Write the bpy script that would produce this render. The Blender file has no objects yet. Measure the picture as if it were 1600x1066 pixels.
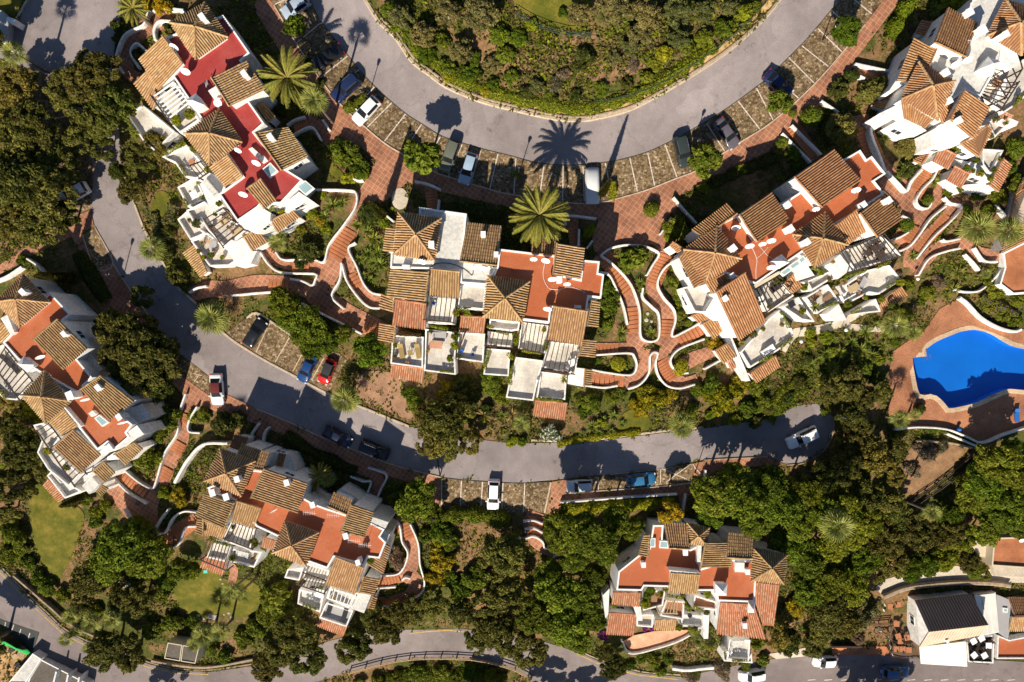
import bpy, math, random
import numpy as np
from mathutils import Vector, Matrix
from mathutils import geometry as mgeo

random.seed(7)
RNG = np.random.default_rng(7)
SC = bpy.context.scene
COL = SC.collection

# ------------------------------------------------------------------ camera, sky, sun, exposure
FPX = 1066.67            # focal length in photograph pixels (1600 wide)
CAMZ = 100.0             # the drone hovers 100 m above the middle road
cam_d = bpy.data.cameras.new('drone_camera')
cam_d.sensor_width = 36.0
cam_d.lens = 24.0
cam_d.clip_start = 1.0
cam_d.clip_end = 4000.0
cam = bpy.data.objects.new('drone_camera', cam_d)
COL.objects.link(cam)
cam.location = (0, 0, CAMZ)
cam.rotation_euler = (0, 0, 0)
SC.camera = cam

SUN_EL = math.radians(33.0)
SUN_H = Vector((-0.32, -1.0, 0)).normalized()      # where the sun stands (towards the lower edge of the picture)
world = bpy.data.worlds.new('World')
SC.world = world
world.use_nodes = True
wn = world.node_tree.nodes
wn.clear()
w_out = wn.new('ShaderNodeOutputWorld')
w_bg = wn.new('ShaderNodeBackground')
w_sky = wn.new('ShaderNodeTexSky')
w_sky.sky_type = 'NISHITA'
w_sky.sun_disc = False
w_sky.sun_elevation = SUN_EL
w_sky.sun_rotation = math.atan2(SUN_H.x, SUN_H.y)
w_sky.altitude = 200
w_sky.air_density = 1.0
w_sky.dust_density = 0.3
w_sky.ozone_density = 3.0
w_bg.inputs['Strength'].default_value = 0.06
world.node_tree.links.new(w_sky.outputs[0], w_bg.inputs['Color'])
world.node_tree.links.new(w_bg.outputs[0], w_out.inputs['Surface'])

sun_d = bpy.data.lights.new('sun', 'SUN')
sun_d.energy = 5.0
sun_d.angle = math.radians(0.5)
sun_d.color = (1.0, 0.90, 0.74)
sun = bpy.data.objects.new('sun', sun_d)
COL.objects.link(sun)
sun_dir = Vector((-SUN_H.x * math.cos(SUN_EL), -SUN_H.y * math.cos(SUN_EL), -math.sin(SUN_EL)))
sun.rotation_euler = sun_dir.to_track_quat('-Z', 'Y').to_euler()
sun.location = (0, -60, 80)

SC.cycles.max_bounces = 5
SC.cycles.diffuse_bounces = 3
SC.cycles.glossy_bounces = 2
SC.cycles.transmission_bounces = 2
SC.cycles.transparent_max_bounces = 6
SC.view_settings.view_transform = 'Standard'
SC.view_settings.look = 'None'
SC.view_settings.exposure = 0.65
SC.view_settings.gamma = 1.0
SC.view_settings.use_curve_mapping = False

# ------------------------------------------------------------------ pixel <-> place
VIEWS = {'A1': (180, 0, 5.0), 'A2': (200, 200, 5.0), 'B1': (590, 320, 4.442), 'B2': (590, 450, 4.442),
         'C1': (1020, 210, 4.0), 'C2': (1020, 350, 4.0), 'D1': (1330, 0, 5.922), 'D2': (1330, 150, 5.922),
         'E1': (0, 400, 5.33), 'E2': (0, 590, 5.33), 'F1': (280, 660, 4.442), 'F2': (280, 770, 4.442),
         'G1': (930, 800, 5.0), 'G2': (930, 853, 5.0), 'R': (1360, 880, 5.729), 'H': (1400, 200, 3.805),
         'px': (0, 0, 1.0)}
for _r, _y in enumerate((0, 265, 530, 796)):
    for _c in range(4):
        VIEWS['t%d%d' % (_r, _c)] = (400 * _c, _y, 3.9475)

def V(view, pts):
    ox, oy, s = VIEWS[view]
    return [(ox + x / s, oy + y / s) for x, y in pts]

def bp(p, z):
    k = (CAMZ - z) / FPX
    return Vector(((p[0] - 800) * k, (533 - p[1]) * k, z))

# ground heights known at places of the picture (px, py, z)
CTRL = [(520, 0, 7), (600, 100, 7), (800, 205, 7), (1000, 195, 7.5), (1200, 70, 8.5), (1290, 0, 9.2),
        (570, 60, 7.1), (690, 175, 7), (900, 220, 7.1), (1100, 150, 8), (640, 150, 7),
        (900, 0, 12.5), (750, 40, 11.5), (1060, 50, 12), (850, 100, 10.5), (950, 110, 10.2), (700, 70, 9.5), (900, -120, 16),
        (470, 60, 6.8), (520, 150, 6.6), (600, 230, 6.5), (700, 270, 6.3), (800, 290, 6.1), (930, 300, 6.2), (1050, 260, 6.6),
        (1150, 210, 7.0), (1250, 130, 8), (1340, 40, 9), (1420, 20, 9),
        (330, 200, 5), (260, 60, 5.8), (420, 240, 5.2), (300, 380, 2.2), (230, 250, 3.4), (450, 350, 4.2), (400, 60, 6.3),
        (770, 380, 5), (640, 330, 5.8), (900, 360, 5.6), (970, 350, 5.7), (700, 520, 2.6), (860, 540, 2.4), (770, 620, 0.6), (640, 600, 0.8),
        (540, 390, 4.2), (500, 460, 3), (430, 500, 1.2), (330, 450, 1.6), (600, 500, 2.8),
        (990, 450, 4.4), (1000, 560, 2.6), (1060, 590, 2), (1030, 640, 0.4), (920, 640, 0.3),
        (1240, 340, 5.2), (1130, 380, 5), (1320, 290, 6), (1170, 540, 2), (1330, 480, 1.8), (1240, 520, 2),
        (1500, 150, 7), (1380, 150, 7.6), (1400, 240, 6.4), (1440, 300, 5), (1460, 370, 3.4), (1500, 60, 8), (1590, 220, 4.5), (1580, 60, 7.5), (1510, 330, 3.4),
        (1430, 420, 2), (1560, 400, 1.6), (1590, 420, 1.4), (1500, 440, 0.4), (1340, 560, 0), (1280, 600, -0.5),
        (60, 30, 5.4), (150, 60, 5.2), (20, 80, 5.4), (150, 150, 4.4), (165, 250, 3.2), (190, 340, 2.2), (240, 440, 1.3), (300, 530, 0.5), (60, 200, 4.4), (20, 330, 3.2), (90, 300, 3.2),
        (390, 590, 0), (460, 620, -0.2), (600, 680, -0.4), (700, 710, -0.6), (850, 722, -0.7), (980, 710, -0.8), (1100, 695, -1), (1200, 685, -1.3), (1270, 680, -1.5),
        (460, 560, 0.2), (340, 600, 0.2), (770, 775, -1), (980, 755, -1), (1100, 735, -1.2), (560, 610, 0.2), (1120, 650, -0.6),
        (100, 540, -0.6), (160, 480, 0.6), (30, 420, 1.8), (180, 420, 1.5), (60, 640, -2.5), (170, 650, -1.2), (100, 740, -4), (20, 720, -4.8),
        (280, 680, -1.5), (250, 760, -3), (220, 820, -4.2), (270, 840, -4.4), (80, 830, -6), (20, 840, -7),
        (380, 720, -1.6), (520, 740, -1.8), (600, 760, -1.8), (460, 830, -3.2), (340, 830, -4), (560, 900, -5), (420, 920, -6), (340, 930, -6.3), (540, 970, -8), (650, 860, -3.2), (650, 920, -4.8), (310, 990, -8.5),
        (170, 900, -7), (200, 980, -8.8), (760, 860, -3.5), (740, 930, -6), (850, 850, -3), (900, 900, -4.5), (900, 800, -1.8), (860, 970, -8.5),
        (1080, 850, -3.4), (1180, 830, -3.4), (1000, 900, -5), (1220, 920, -6), (1080, 960, -7.5), (1020, 1010, -9.5), (1150, 1010, -9.8), (1150, 780, -2), (1250, 800, -3.2),
        (0, 920, -9), (50, 960, -9.6), (110, 1010, -10), (200, 1045, -10.3), (300, 1060, -10.6), (450, 1045, -10.8), (600, 1010, -11), (700, 1005, -11), (800, 1020, -11.4), (900, 1050, -12), (1050, 1075, -12.6), (1180, 1050, -13), (1300, 1045, -13.6), (1450, 1050, -13.8), (1600, 1055, -14),
        (20, 1050, -10.6), (650, 1066, -12.5), (800, 1066, -12.2), (1500, 1000, -13.2), (1400, 980, -12.6), (1590, 980, -13), (1420, 915, -11.2), (1520, 900, -10.8), (1590, 900, -10.6), (1380, 920, -11.4), (1560, 850, -9),
        (1430, 540, -1.5), (1590, 640, -1.5), (1440, 650, -1.5), (1590, 520, -1.5), (1500, 480, -1.4), (1520, 590, -1.5), (1400, 600, -1.5), (1530, 670, -1.5), (1600, 580, -1.5), (1400, 650, -1.6),
        (1450, 740, -4.6), (1590, 740, -4.6), (1350, 720, -3), (1340, 640, -1.6), (1450, 820, -8), (1350, 830, -6.5), (1300, 930, -9), (1560, 800, -7), (1290, 760, -3.4),
        (-250, 0, 6), (-250, 500, 0), (-250, 1000, -12), (1850, 0, 7), (1850, 520, -2), (1850, 1050, -15), (400, -250, 9), (1200, -250, 15), (800, -300, 18), (400, 1300, -16), (1200, 1300, -20), (800, 1250, -18)]
_cp = np.array([tuple(bp((a, b), c)) for a, b, c in CTRL])
def _tps(r2):
    return 0.5 * r2 * np.log(r2 + 1e-6)
_n = len(_cp)
_d2 = ((_cp[:, None, :2] - _cp[None, :, :2]) ** 2).sum(-1)
_A = np.zeros((_n + 3, _n + 3))
_A[:_n, :_n] = _tps(_d2) + np.eye(_n) * 40.0          # a little smoothing
_A[:_n, _n] = 1; _A[:_n, _n + 1:] = _cp[:, :2]
_A[_n, :_n] = 1; _A[_n + 1:, :_n] = _cp[:, :2].T
_w = np.linalg.solve(_A, np.concatenate([_cp[:, 2], np.zeros(3)]))

def tzn(x, y):
    x = np.asarray(x, float); y = np.asarray(y, float)
    sh = x.shape
    x = np.clip(x.ravel(), -140, 140); y = np.clip(y.ravel(), -115, 115)
    out = np.empty(len(x))
    for i in range(0, len(x), 20000):
        xs, ys = x[i:i + 20000], y[i:i + 20000]
        r2 = (xs[:, None] - _cp[None, :, 0]) ** 2 + (ys[:, None] - _cp[None, :, 1]) ** 2
        out[i:i + 20000] = _tps(r2) @ _w[:_n] + _w[_n] + _w[_n + 1] * xs + _w[_n + 2] * ys
    return out.reshape(sh)

def tz(x, y):
    return float(tzn(np.array([x]), np.array([y]))[0])

def gpn(pts, h=0.0):
    """points of the picture -> points h above the ground"""
    p = np.asarray(pts, float)
    z = np.zeros(len(p))
    for _ in range(14):
        k = (CAMZ - z) / FPX
        x = (p[:, 0] - 800) * k; y = (533 - p[:, 1]) * k
        z = 0.35 * z + 0.65 * (tzn(x, y) + h)
    k = (CAMZ - z) / FPX
    x = (p[:, 0] - 800) * k; y = (533 - p[:, 1]) * k
    return np.stack([x, y, tzn(x, y) + h], 1)

def gp(p, h=0.0):
    return Vector(gpn([p], h)[0])

# ------------------------------------------------------------------ materials
MATS = {}
def nodes(name):
    m = bpy.data.materials.new(name)
    m.use_nodes = True
    nt = m.node_tree
    b = nt.nodes['Principled BSDF']
    b.inputs['Specular IOR Level'].default_value = 0.15
    MATS[name] = m
    return m, nt, b

def N(nt, t, **kw):
    n = nt.nodes.new(t)
    for k, v in kw.items():
        setattr(n, k, v)
    return n

def ramp(nt, stops, src, interp='LINEAR'):
    r = N(nt, 'ShaderNodeValToRGB')
    r.color_ramp.interpolation = interp
    e = r.color_ramp.elements
    while len(e) < len(stops):
        e.new(0.5)
    for el, (p, c) in zip(e, stops):
        el.position = p
        el.color = (*c, 1)
    nt.links.new(src, r.inputs[0])
    return r

def noise(nt, scale, detail=4, coord=None, rough=0.55):
    n = N(nt, 'ShaderNodeTexNoise')
    n.inputs['Scale'].default_value = scale
    n.inputs['Detail'].default_value = detail
    n.inputs['Roughness'].default_value = rough
    if coord is None:
        coord = N(nt, 'ShaderNodeTexCoord').outputs['Object']
    nt.links.new(coord, n.inputs['Vector'])
    return n

def mixc(nt, fac, a, b, mode='MIX'):
    m = N(nt, 'ShaderNodeMix', data_type='RGBA', blend_type=mode)
    for sock, v in ((m.inputs[0], fac), (m.inputs[6], a), (m.inputs[7], b)):
        if isinstance(v, (int, float)):
            sock.default_value = v
        elif isinstance(v, tuple):
            sock.default_value = (*v, 1)
        else:
            nt.links.new(v, sock)
    return m.outputs[2]

def bump(nt, b, h, strength=0.4, dist=0.03):
    n = N(nt, 'ShaderNodeBump')
    n.inputs['Strength'].default_value = strength
    n.inputs['Distance'].default_value = dist
    nt.links.new(h, n.inputs['Height'])
    nt.links.new(n.outputs[0], b.inputs['Normal'])

def simple(name, col, rough=0.7, var=0.12, scale=1.5, metallic=0.0, spec=0.3, fine=None):
    m, nt, b = nodes(name)
    n1 = noise(nt, scale)
    c = ramp(nt, [(0.3, tuple(x * (1 - var) for x in col)), (0.7, tuple(min(1, x * (1 + var)) for x in col))], n1.outputs[0]).outputs[0]
    if fine:
        n2 = noise(nt, fine, 3)
        c2 = ramp(nt, [(0.35, (0.72, 0.72, 0.72)), (0.65, (1.1, 1.1, 1.1))], n2.outputs[0]).outputs[0]
        c = mixc(nt, 0.7, c, c2, 'MULTIPLY')
        bump(nt, b, n2.outputs[0], 0.3, 0.02)
    nt.links.new(c, b.inputs['Base Color'])
    b.inputs['Roughness'].default_value = rough
    b.inputs['Metallic'].default_value = metallic
    b.inputs['Specular IOR Level'].default_value = spec
    return m

def asphalt(name, col, crack=True):
    m, nt, b = nodes(name)
    big = noise(nt, 0.09, 5)
    mid = noise(nt, 0.7, 4)
    fine = noise(nt, 9.0, 3)
    c = ramp(nt, [(0.28, tuple(x * 0.72 for x in col)), (0.5, col), (0.72, tuple(x * 1.18 for x in col))], big.outputs[0]).outputs[0]
    c = mixc(nt, 0.8, c, ramp(nt, [(0.3, (0.86, 0.85, 0.84)), (0.7, (1.08, 1.08, 1.08))], mid.outputs[0]).outputs[0], 'MULTIPLY')
    c = mixc(nt, 0.8, c, ramp(nt, [(0.3, (0.78, 0.78, 0.78)), (0.7, (1.16, 1.16, 1.16))], fine.outputs[0]).outputs[0], 'MULTIPLY')
    pv = N(nt, 'ShaderNodeTexVoronoi'); pv.inputs['Scale'].default_value = 0.13
    pn = noise(nt, 0.3, 3)
    pm = N(nt, 'ShaderNodeMix', data_type='VECTOR'); pm.inputs[0].default_value = 0.2
    ps = N(nt, 'ShaderNodeVectorMath', operation='SCALE'); ps.inputs['Scale'].default_value = 14
    nt.links.new(N(nt, 'ShaderNodeTexCoord').outputs['Object'], pm.inputs[4]); nt.links.new(pn.outputs['Color'], ps.inputs[0]); nt.links.new(ps.outputs[0], pm.inputs[5])
    nt.links.new(pm.outputs[1], pv.inputs['Vector'])
    sp_ = N(nt, 'ShaderNodeSeparateColor'); nt.links.new(pv.outputs['Color'], sp_.inputs[0])
    c = mixc(nt, 0.75, c, ramp(nt, [(0.1, (0.84, 0.83, 0.82)), (0.5, (1, 1, 1)), (0.9, (1.1, 1.1, 1.1))], sp_.outputs[0]).outputs[0], 'MULTIPLY')
    st = noise(nt, 0.55, 6, rough=0.7)
    c = mixc(nt, 0.8, c, ramp(nt, [(0.30, (0.55, 0.53, 0.5)), (0.40, (1, 1, 1))], st.outputs[0]).outputs[0], 'MULTIPLY')
    if crack:
        vo = N(nt, 'ShaderNodeTexVoronoi', feature='DISTANCE_TO_EDGE')
        vo.inputs['Scale'].default_value = 0.06
        tc = N(nt, 'ShaderNodeTexCoord')
        dn = noise(nt, 0.5, 5)
        v = N(nt, 'ShaderNodeMix', data_type='VECTOR')
        v.inputs[0].default_value = 0.12
        nt.links.new(tc.outputs['Object'], v.inputs[4]); 
        sc_ = N(nt, 'ShaderNodeVectorMath', operation='SCALE'); sc_.inputs['Scale'].default_value = 30
        nt.links.new(dn.outputs['Color'], sc_.inputs[0]); nt.links.new(sc_.outputs[0], v.inputs[5])
        nt.links.new(v.outputs[1], vo.inputs['Vector'])
        cr = ramp(nt, [(0.0, (0.72, 0.71, 0.7)), (0.006, (1, 1, 1))], vo.outputs[0]).outputs[0]
        c = mixc(nt, 0.8, c, cr, 'MULTIPLY')
    nt.links.new(c, b.inputs['Base Color'])
    b.inputs['Roughness'].default_value = 0.85
    b.inputs['Specular IOR Level'].default_value = 0.25
    bump(nt, b, fine.outputs[0], 0.25, 0.01)
    return m

asphalt('road_concrete', (0.258, 0.222, 0.220))
asphalt('road_asphalt', (0.20, 0.165, 0.16))
asphalt('dark_asphalt', (0.05, 0.055, 0.055), False)
simple('pale_concrete', (0.50, 0.43, 0.34), 0.85, 0.15, 0.5, fine=6)

def brick_mat(name, c1, c2, mortar, w, h, rot=0.0, msize=0.03, rough=0.75, offset=0.0):
    m, nt, b = nodes(name)
    tc = N(nt, 'ShaderNodeTexCoord')
    mp = N(nt, 'ShaderNodeMapping')
    mp.inputs['Rotation'].default_value = (0, 0, rot)
    nt.links.new(tc.outputs['Object'], mp.inputs[0])
    br = N(nt, 'ShaderNodeTexBrick')
    br.offset = offset
    br.inputs['Scale'].default_value = 1
    br.inputs['Brick Width'].default_value = w
    br.inputs['Row Height'].default_value = h
    br.inputs['Mortar Size'].default_value = msize
    br.inputs['Mortar Smooth'].default_value = 0.3
    br.inputs['Color1'].default_value = (*c1, 1)
    br.inputs['Color2'].default_value = (*c2, 1)
    br.inputs['Mortar'].default_value = (*mortar, 1)
    nt.links.new(mp.outputs[0], br.inputs['Vector'])
    n1 = noise(nt, 0.35, 5)
    n2 = noise(nt, 5, 3)
    c = mixc(nt, 0.9, br.outputs['Color'], ramp(nt, [(0.3, (0.62, 0.58, 0.56)), (0.65, (1.15, 1.12, 1.08))], n1.outputs[0]).outputs[0], 'MULTIPLY')
    c = mixc(nt, 0.7, c, ramp(nt, [(0.3, (0.75, 0.74, 0.72)), (0.7, (1.12, 1.12, 1.12))], n2.outputs[0]).outputs[0], 'MULTIPLY')
    nt.links.new(c, b.inputs['Base Color'])
    b.inputs['Roughness'].default_value = rough
    bump(nt, b, br.outputs['Fac'], -0.4, 0.02)
    return m

brick_mat('terracotta_paving', (0.37, 0.160, 0.092), (0.265, 0.118, 0.074), (0.44, 0.28, 0.19), 0.62, 0.62, math.radians(35), 0.035)
brick_mat('terracotta_plain', (0.47, 0.185, 0.085), (0.43, 0.165, 0.075), (0.40, 0.17, 0.09), 0.4, 0.4, math.radians(20), 0.02)
brick_mat('deck_paving', (0.38, 0.17, 0.09), (0.33, 0.14, 0.075), (0.42, 0.22, 0.13), 0.4, 0.4, math.radians(20), 0.02)
brick_mat('terrace_pink', (0.62, 0.34, 0.22), (0.56, 0.29, 0.18), (0.52, 0.3, 0.2), 0.6, 0.6, 0.1, 0.02)
brick_mat('pale_tiles', (0.66, 0.63, 0.58), (0.60, 0.575, 0.53), (0.5, 0.48, 0.44), 0.5, 0.5, 0.12, 0.015)
brick_mat('coping_stone', (0.66, 0.50, 0.34), (0.60, 0.45, 0.30), (0.45, 0.33, 0.22), 0.7, 0.35, 0.1, 0.02)
brick_mat('wood_deck', (0.20, 0.135, 0.08), (0.15, 0.10, 0.06), (0.05, 0.035, 0.025), 3.0, 0.25, math.radians(80), 0.02)
brick_mat('dark_deck', (0.05, 0.04, 0.033), (0.035, 0.03, 0.026), (0.015, 0.012, 0.01), 3.0, 0.25, math.radians(85), 0.02)
def worn(name, col, fade, stain):
    m, nt, b = nodes(name)
    n1 = noise(nt, 0.22, 6, rough=0.65); n2 = noise(nt, 0.9, 6, rough=0.7); n3 = noise(nt, 6, 3)
    c = mixc(nt, ramp(nt, [(0.46, (0, 0, 0)), (0.66, (.75, .75, .75))], n1.outputs[0]).outputs[0], col, fade)
    c = mixc(nt, ramp(nt, [(0.30, (.7, .7, .7)), (0.42, (0, 0, 0))], n2.outputs[0]).outputs[0], c, stain)
    c = mixc(nt, 0.7, c, ramp(nt, [(0.3, (0.8, 0.8, 0.8)), (0.7, (1.12, 1.12, 1.12))], n3.outputs[0]).outputs[0], 'MULTIPLY')
    nt.links.new(c, b.inputs['Base Color']); b.inputs['Roughness'].default_value = 0.75
    b.inputs['Specular IOR Level'].default_value = 0.25
    bump(nt, b, n3.outputs[0], 0.2, 0.01)
worn('roof_floor', (0.43, 0.118, 0.046), (0.50, 0.17, 0.085), (0.29, 0.085, 0.042))
worn('red_paint', (0.35, 0.044, 0.040), (0.43, 0.095, 0.080), (0.24, 0.032, 0.030))
simple('white_wall', (0.79, 0.765, 0.735), 0.85, 0.10, 0.5, fine=2.2)
simple('garden_plaster', (0.70, 0.67, 0.635), 0.85, 0.16, 0.7, fine=3.0)
simple('white_trim', (0.82, 0.81, 0.79), 0.6, 0.03, 2)
simple('pale_roof', (0.62, 0.60, 0.56), 0.85, 0.08, 0.6, fine=3)
simple('grey_roof', (0.36, 0.35, 0.35), 0.8, 0.08, 0.5)
simple('beige_wall', (0.62, 0.53, 0.38), 0.8, 0.06, 0.8)
simple('yellow_wall', (0.60, 0.45, 0.20), 0.8, 0.08, 0.8)
simple('stone_kerb', (0.47, 0.37, 0.27), 0.85, 0.18, 1.2, fine=5)
simple('dry_stone', (0.34, 0.26, 0.18), 0.9, 0.25, 1.5, fine=4)
simple('road_paint', (0.56, 0.48, 0.42), 0.8, 0.25, 2.5, fine=5)
simple('yellow_paint', (0.46, 0.28, 0.05), 0.8, 0.3, 2, fine=5)
simple('dark_wood', (0.055, 0.035, 0.026), 0.7, 0.2, 3)
simple('mid_wood', (0.25, 0.15, 0.08), 0.7, 0.2, 3)
simple('pale_wood', (0.46, 0.33, 0.19), 0.7, 0.15, 3)
simple('dark_metal', (0.03, 0.03, 0.032), 0.45, 0.1, 3, 0.4)
simple('chrome', (0.6, 0.6, 0.62), 0.25, 0.05, 3, 0.9)
simple('rubber', (0.015, 0.015, 0.016), 0.85, 0.1, 5)
simple('lamp_white', (0.85, 0.85, 0.83), 0.4, 0.02, 3)
simple('bark', (0.14, 0.10, 0.07), 0.9, 0.3, 3, fine=12)
simple('pale_bark', (0.30, 0.25, 0.19), 0.9, 0.25, 3, fine=12)
simple('clay_pot', (0.42, 0.17, 0.08), 0.8, 0.15, 4)
simple('tan_cushion', (0.30, 0.21, 0.08), 0.9, 0.1, 3)
simple('blue_fabric', (0.02, 0.12, 0.42), 0.8, 0.1, 3)
simple('black_fabric', (0.02, 0.02, 0.024), 0.8, 0.1, 3)
simple('net_green', (0.01, 0.30, 0.06), 0.8, 0.2, 2)
simple('fence_green', (0.03, 0.07, 0.05), 0.7, 0.1, 2)
simple('turquoise', (0.1, 0.6, 0.5), 0.6, 0.05, 2)
simple('stone_white', (0.45, 0.40, 0.33), 0.85, 0.2, 2)
simple('hut_roof', (0.13, 0.11, 0.09), 0.9, 0.15, 0.6, fine=3)
simple('rubble', (0.42, 0.25, 0.11), 0.95, 0.35, 0.5, fine=1.5)
simple('number_plate', (0.75, 0.75, 0.72), 0.5, 0.02, 2)
simple('head_lamp', (0.75, 0.77, 0.8), 0.15, 0.02, 2, 0.3)
simple('tail_lamp', (0.35, 0.01, 0.01), 0.2, 0.05, 2)
simple('bougainvillea', (0.30, 0.01, 0.26), 0.7, 0.2, 4)
simple('hill_earth', (0.20, 0.115, 0.058), 0.95, 0.4, 0.6, fine=3)
simple('bark_chips', (0.30, 0.17, 0.10), 0.95, 0.25, 0.8, fine=4)

def seam_mat(name, col, spacing, rot, dark=0.6):
    m, nt, b = nodes(name)
    n1 = noise(nt, 0.5, 4)
    c = ramp(nt, [(0.3, tuple(x * 0.88 for x in col)), (0.7, tuple(x * 1.1 for x in col))], n1.outputs[0]).outputs[0]
    nt.links.new(c, b.inputs['Base Color'])
    b.inputs['Roughness'].default_value = 0.5
    return m
seam_mat('dark_metal_roof', (0.085, 0.068, 0.064), 0.5, 0)
seam_mat('beige_metal_roof', (0.58, 0.44, 0.33), 0.5, 0)
seam_mat('white_metal_roof', (0.72, 0.69, 0.63), 0.5, 0)

def glass_mat(name, col, rough=0.08):
    m, nt, b = nodes(name)
    b.inputs['Base Color'].default_value = (*col, 1)
    b.inputs['Roughness'].default_value = rough
    b.inputs['Specular IOR Level'].default_value = 0.35
    return m
glass_mat('car_glass', (0.012, 0.014, 0.017))
glass_mat('window_glass', (0.03, 0.035, 0.045))
glass_mat('skylight_glass', (0.30, 0.44, 0.46), 0.15)

def attr_mat(name, rough=0.85, var=0.2, trans=0.0, hue=0.0):
    """colour from the per-piece attribute 'col', varied a little per object"""
    m, nt, b = nodes(name)
    a = N(nt, 'ShaderNodeAttribute', attribute_name='col')
    oi = N(nt, 'ShaderNodeObjectInfo')
    c = a.outputs['Color']
    if var:
        r = ramp(nt, [(0.0, (1 - var, 1 - var * 0.6, 1 - var)), (0.35, (1, 1.06, 1)), (0.65, (1, 1, 1)), (1.0, (1 + var * 0.9, 1 + var * 0.45, 1 + var * 0.2))], oi.outputs['Random']).outputs[0]
        c = mixc(nt, 1.0, c, r, 'MULTIPLY')
    nt.links.new(c, b.inputs['Base Color'])
    b.inputs['Roughness'].default_value = rough
    b.inputs['Specular IOR Level'].default_value = 0.06
    if trans:
        t = N(nt, 'ShaderNodeBsdfTranslucent')
        nt.links.new(c, t.inputs['Color'])
        ms = N(nt, 'ShaderNodeMixShader')
        ms.inputs[0].default_value = trans
        nt.links.new(b.outputs[0], ms.inputs[1]); nt.links.new(t.outputs[0], ms.inputs[2])
        nt.links.new(ms.outputs[0], nt.nodes['Material Output'].inputs['Surface'])
    return m
attr_mat('roof_tile', 0.85, 0.1)
attr_mat('leaf', 0.6, 0.42, 0.30)
attr_mat('palm_leaf', 0.5, 0.2, 0.15)

def cobble_mat():
    m, nt, b = nodes('cobbles')
    vo = N(nt, 'ShaderNodeTexVoronoi')
    vo.inputs['Scale'].default_value = 3.6
    tc = N(nt, 'ShaderNodeTexCoord')
    nt.links.new(tc.outputs['Object'], vo.inputs['Vector'])
    ve = N(nt, 'ShaderNodeTexVoronoi', feature='DISTANCE_TO_EDGE')
    ve.inputs['Scale'].default_value = 3.6
    nt.links.new(tc.outputs['Object'], ve.inputs['Vector'])
    big = noise(nt, 0.3, 5)
    sep = N(nt, 'ShaderNodeSeparateColor')
    nt.links.new(vo.outputs['Color'], sep.inputs[0])
    c = ramp(nt, [(0.0, (0.10, 0.065, 0.036)), (0.45, (0.20, 0.14, 0.08)), (0.85, (0.29, 0.21, 0.13)), (1.0, (0.44, 0.35, 0.25))], sep.outputs[0]).outputs[0]
    c = mixc(nt, 0.9, c, ramp(nt, [(0.0, (0.40, 0.38, 0.28)), (0.12, (1, 1, 1))], ve.outputs[0]).outputs[0], 'MULTIPLY')
    c = mixc(nt, 0.8, c, ramp(nt, [(0.3, (0.62, 0.6, 0.54)), (0.7, (1.18, 1.16, 1.1))], big.outputs[0]).outputs[0], 'MULTIPLY')
    nt.links.new(c, b.inputs['Base Color'])
    b.inputs['Roughness'].default_value = 0.9
    bump(nt, b, ve.outputs[0], 0.5, 0.05)
cobble_mat()

def ground_mat():
    m, nt, b = nodes('garden_soil')
    n1 = noise(nt, 0.07, 5); n2 = noise(nt, 0.4, 6, rough=0.65); n3 = noise(nt, 3.0, 5, rough=0.7)
    soil = ramp(nt, [(0.25, (0.085, 0.052, 0.028)), (0.5, (0.20, 0.115, 0.055)), (0.75, (0.33, 0.20, 0.105))], n3.outputs[0]).outputs[0]
    green = ramp(nt, [(0.3, (0.030, 0.036, 0.008)), (0.55, (0.075, 0.082, 0.018)), (0.8, (0.15, 0.13, 0.04))], n3.outputs[0]).outputs[0]
    f = N(nt, 'ShaderNodeMath', operation='ADD')
    nt.links.new(n1.outputs[0], f.inputs[0]); nt.links.new(n2.outputs[0], f.inputs[1])
    fac = ramp(nt, [(0.47, (0, 0, 0)), (0.56, (1, 1, 1))], None or f.outputs[0]).outputs[0] if False else None
    h = N(nt, 'ShaderNodeMath', operation='MULTIPLY'); h.inputs[1].default_value = 0.5
    nt.links.new(f.outputs[0], h.inputs[0])
    fac = ramp(nt, [(0.45, (0, 0, 0)), (0.55, (1, 1, 1))], h.outputs[0]).outputs[0]
    c = mixc(nt, fac, soil, green)
    nt.links.new(c, b.inputs['Base Color'])
    b.inputs['Roughness'].default_value = 0.95
    b.inputs['Specular IOR Level'].default_value = 0.1
    bump(nt, b, n3.outputs[0], 0.8, 0.12)
    m, nt, b = nodes('lawn_grass')
    n1 = noise(nt, 0.45, 7, rough=0.7); n3 = noise(nt, 7.0, 4)
    c = ramp(nt, [(0.32, (0.055, 0.070, 0.008)), (0.5, (0.11, 0.105, 0.013)), (0.66, (0.20, 0.155, 0.028))], n1.outputs[0]).outputs[0]
    c = mixc(nt, 0.8, c, ramp(nt, [(0.3, (0.7, 0.7, 0.65)), (0.7, (1.2, 1.2, 1.2))], n3.outputs[0]).outputs[0], 'MULTIPLY')
    nt.links.new(c, b.inputs['Base Color'])
    b.inputs['Roughness'].default_value = 0.9
    bump(nt, b, n3.outputs[0], 0.6, 0.05)
    m, nt, b = nodes('dry_verge')
    n3 = noise(nt, 1.6, 6, rough=0.7)
    c = ramp(nt, [(0.25, (0.16, 0.10, 0.03)), (0.5, (0.42, 0.27, 0.11)), (0.7, (0.62, 0.42, 0.22))], n3.outputs[0]).outputs[0]
    nt.links.new(c, b.inputs['Base Color'])
    b.inputs['Roughness'].default_value = 0.95
    bump(nt, b, n3.outputs[0], 0.8, 0.1)
ground_mat()

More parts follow.
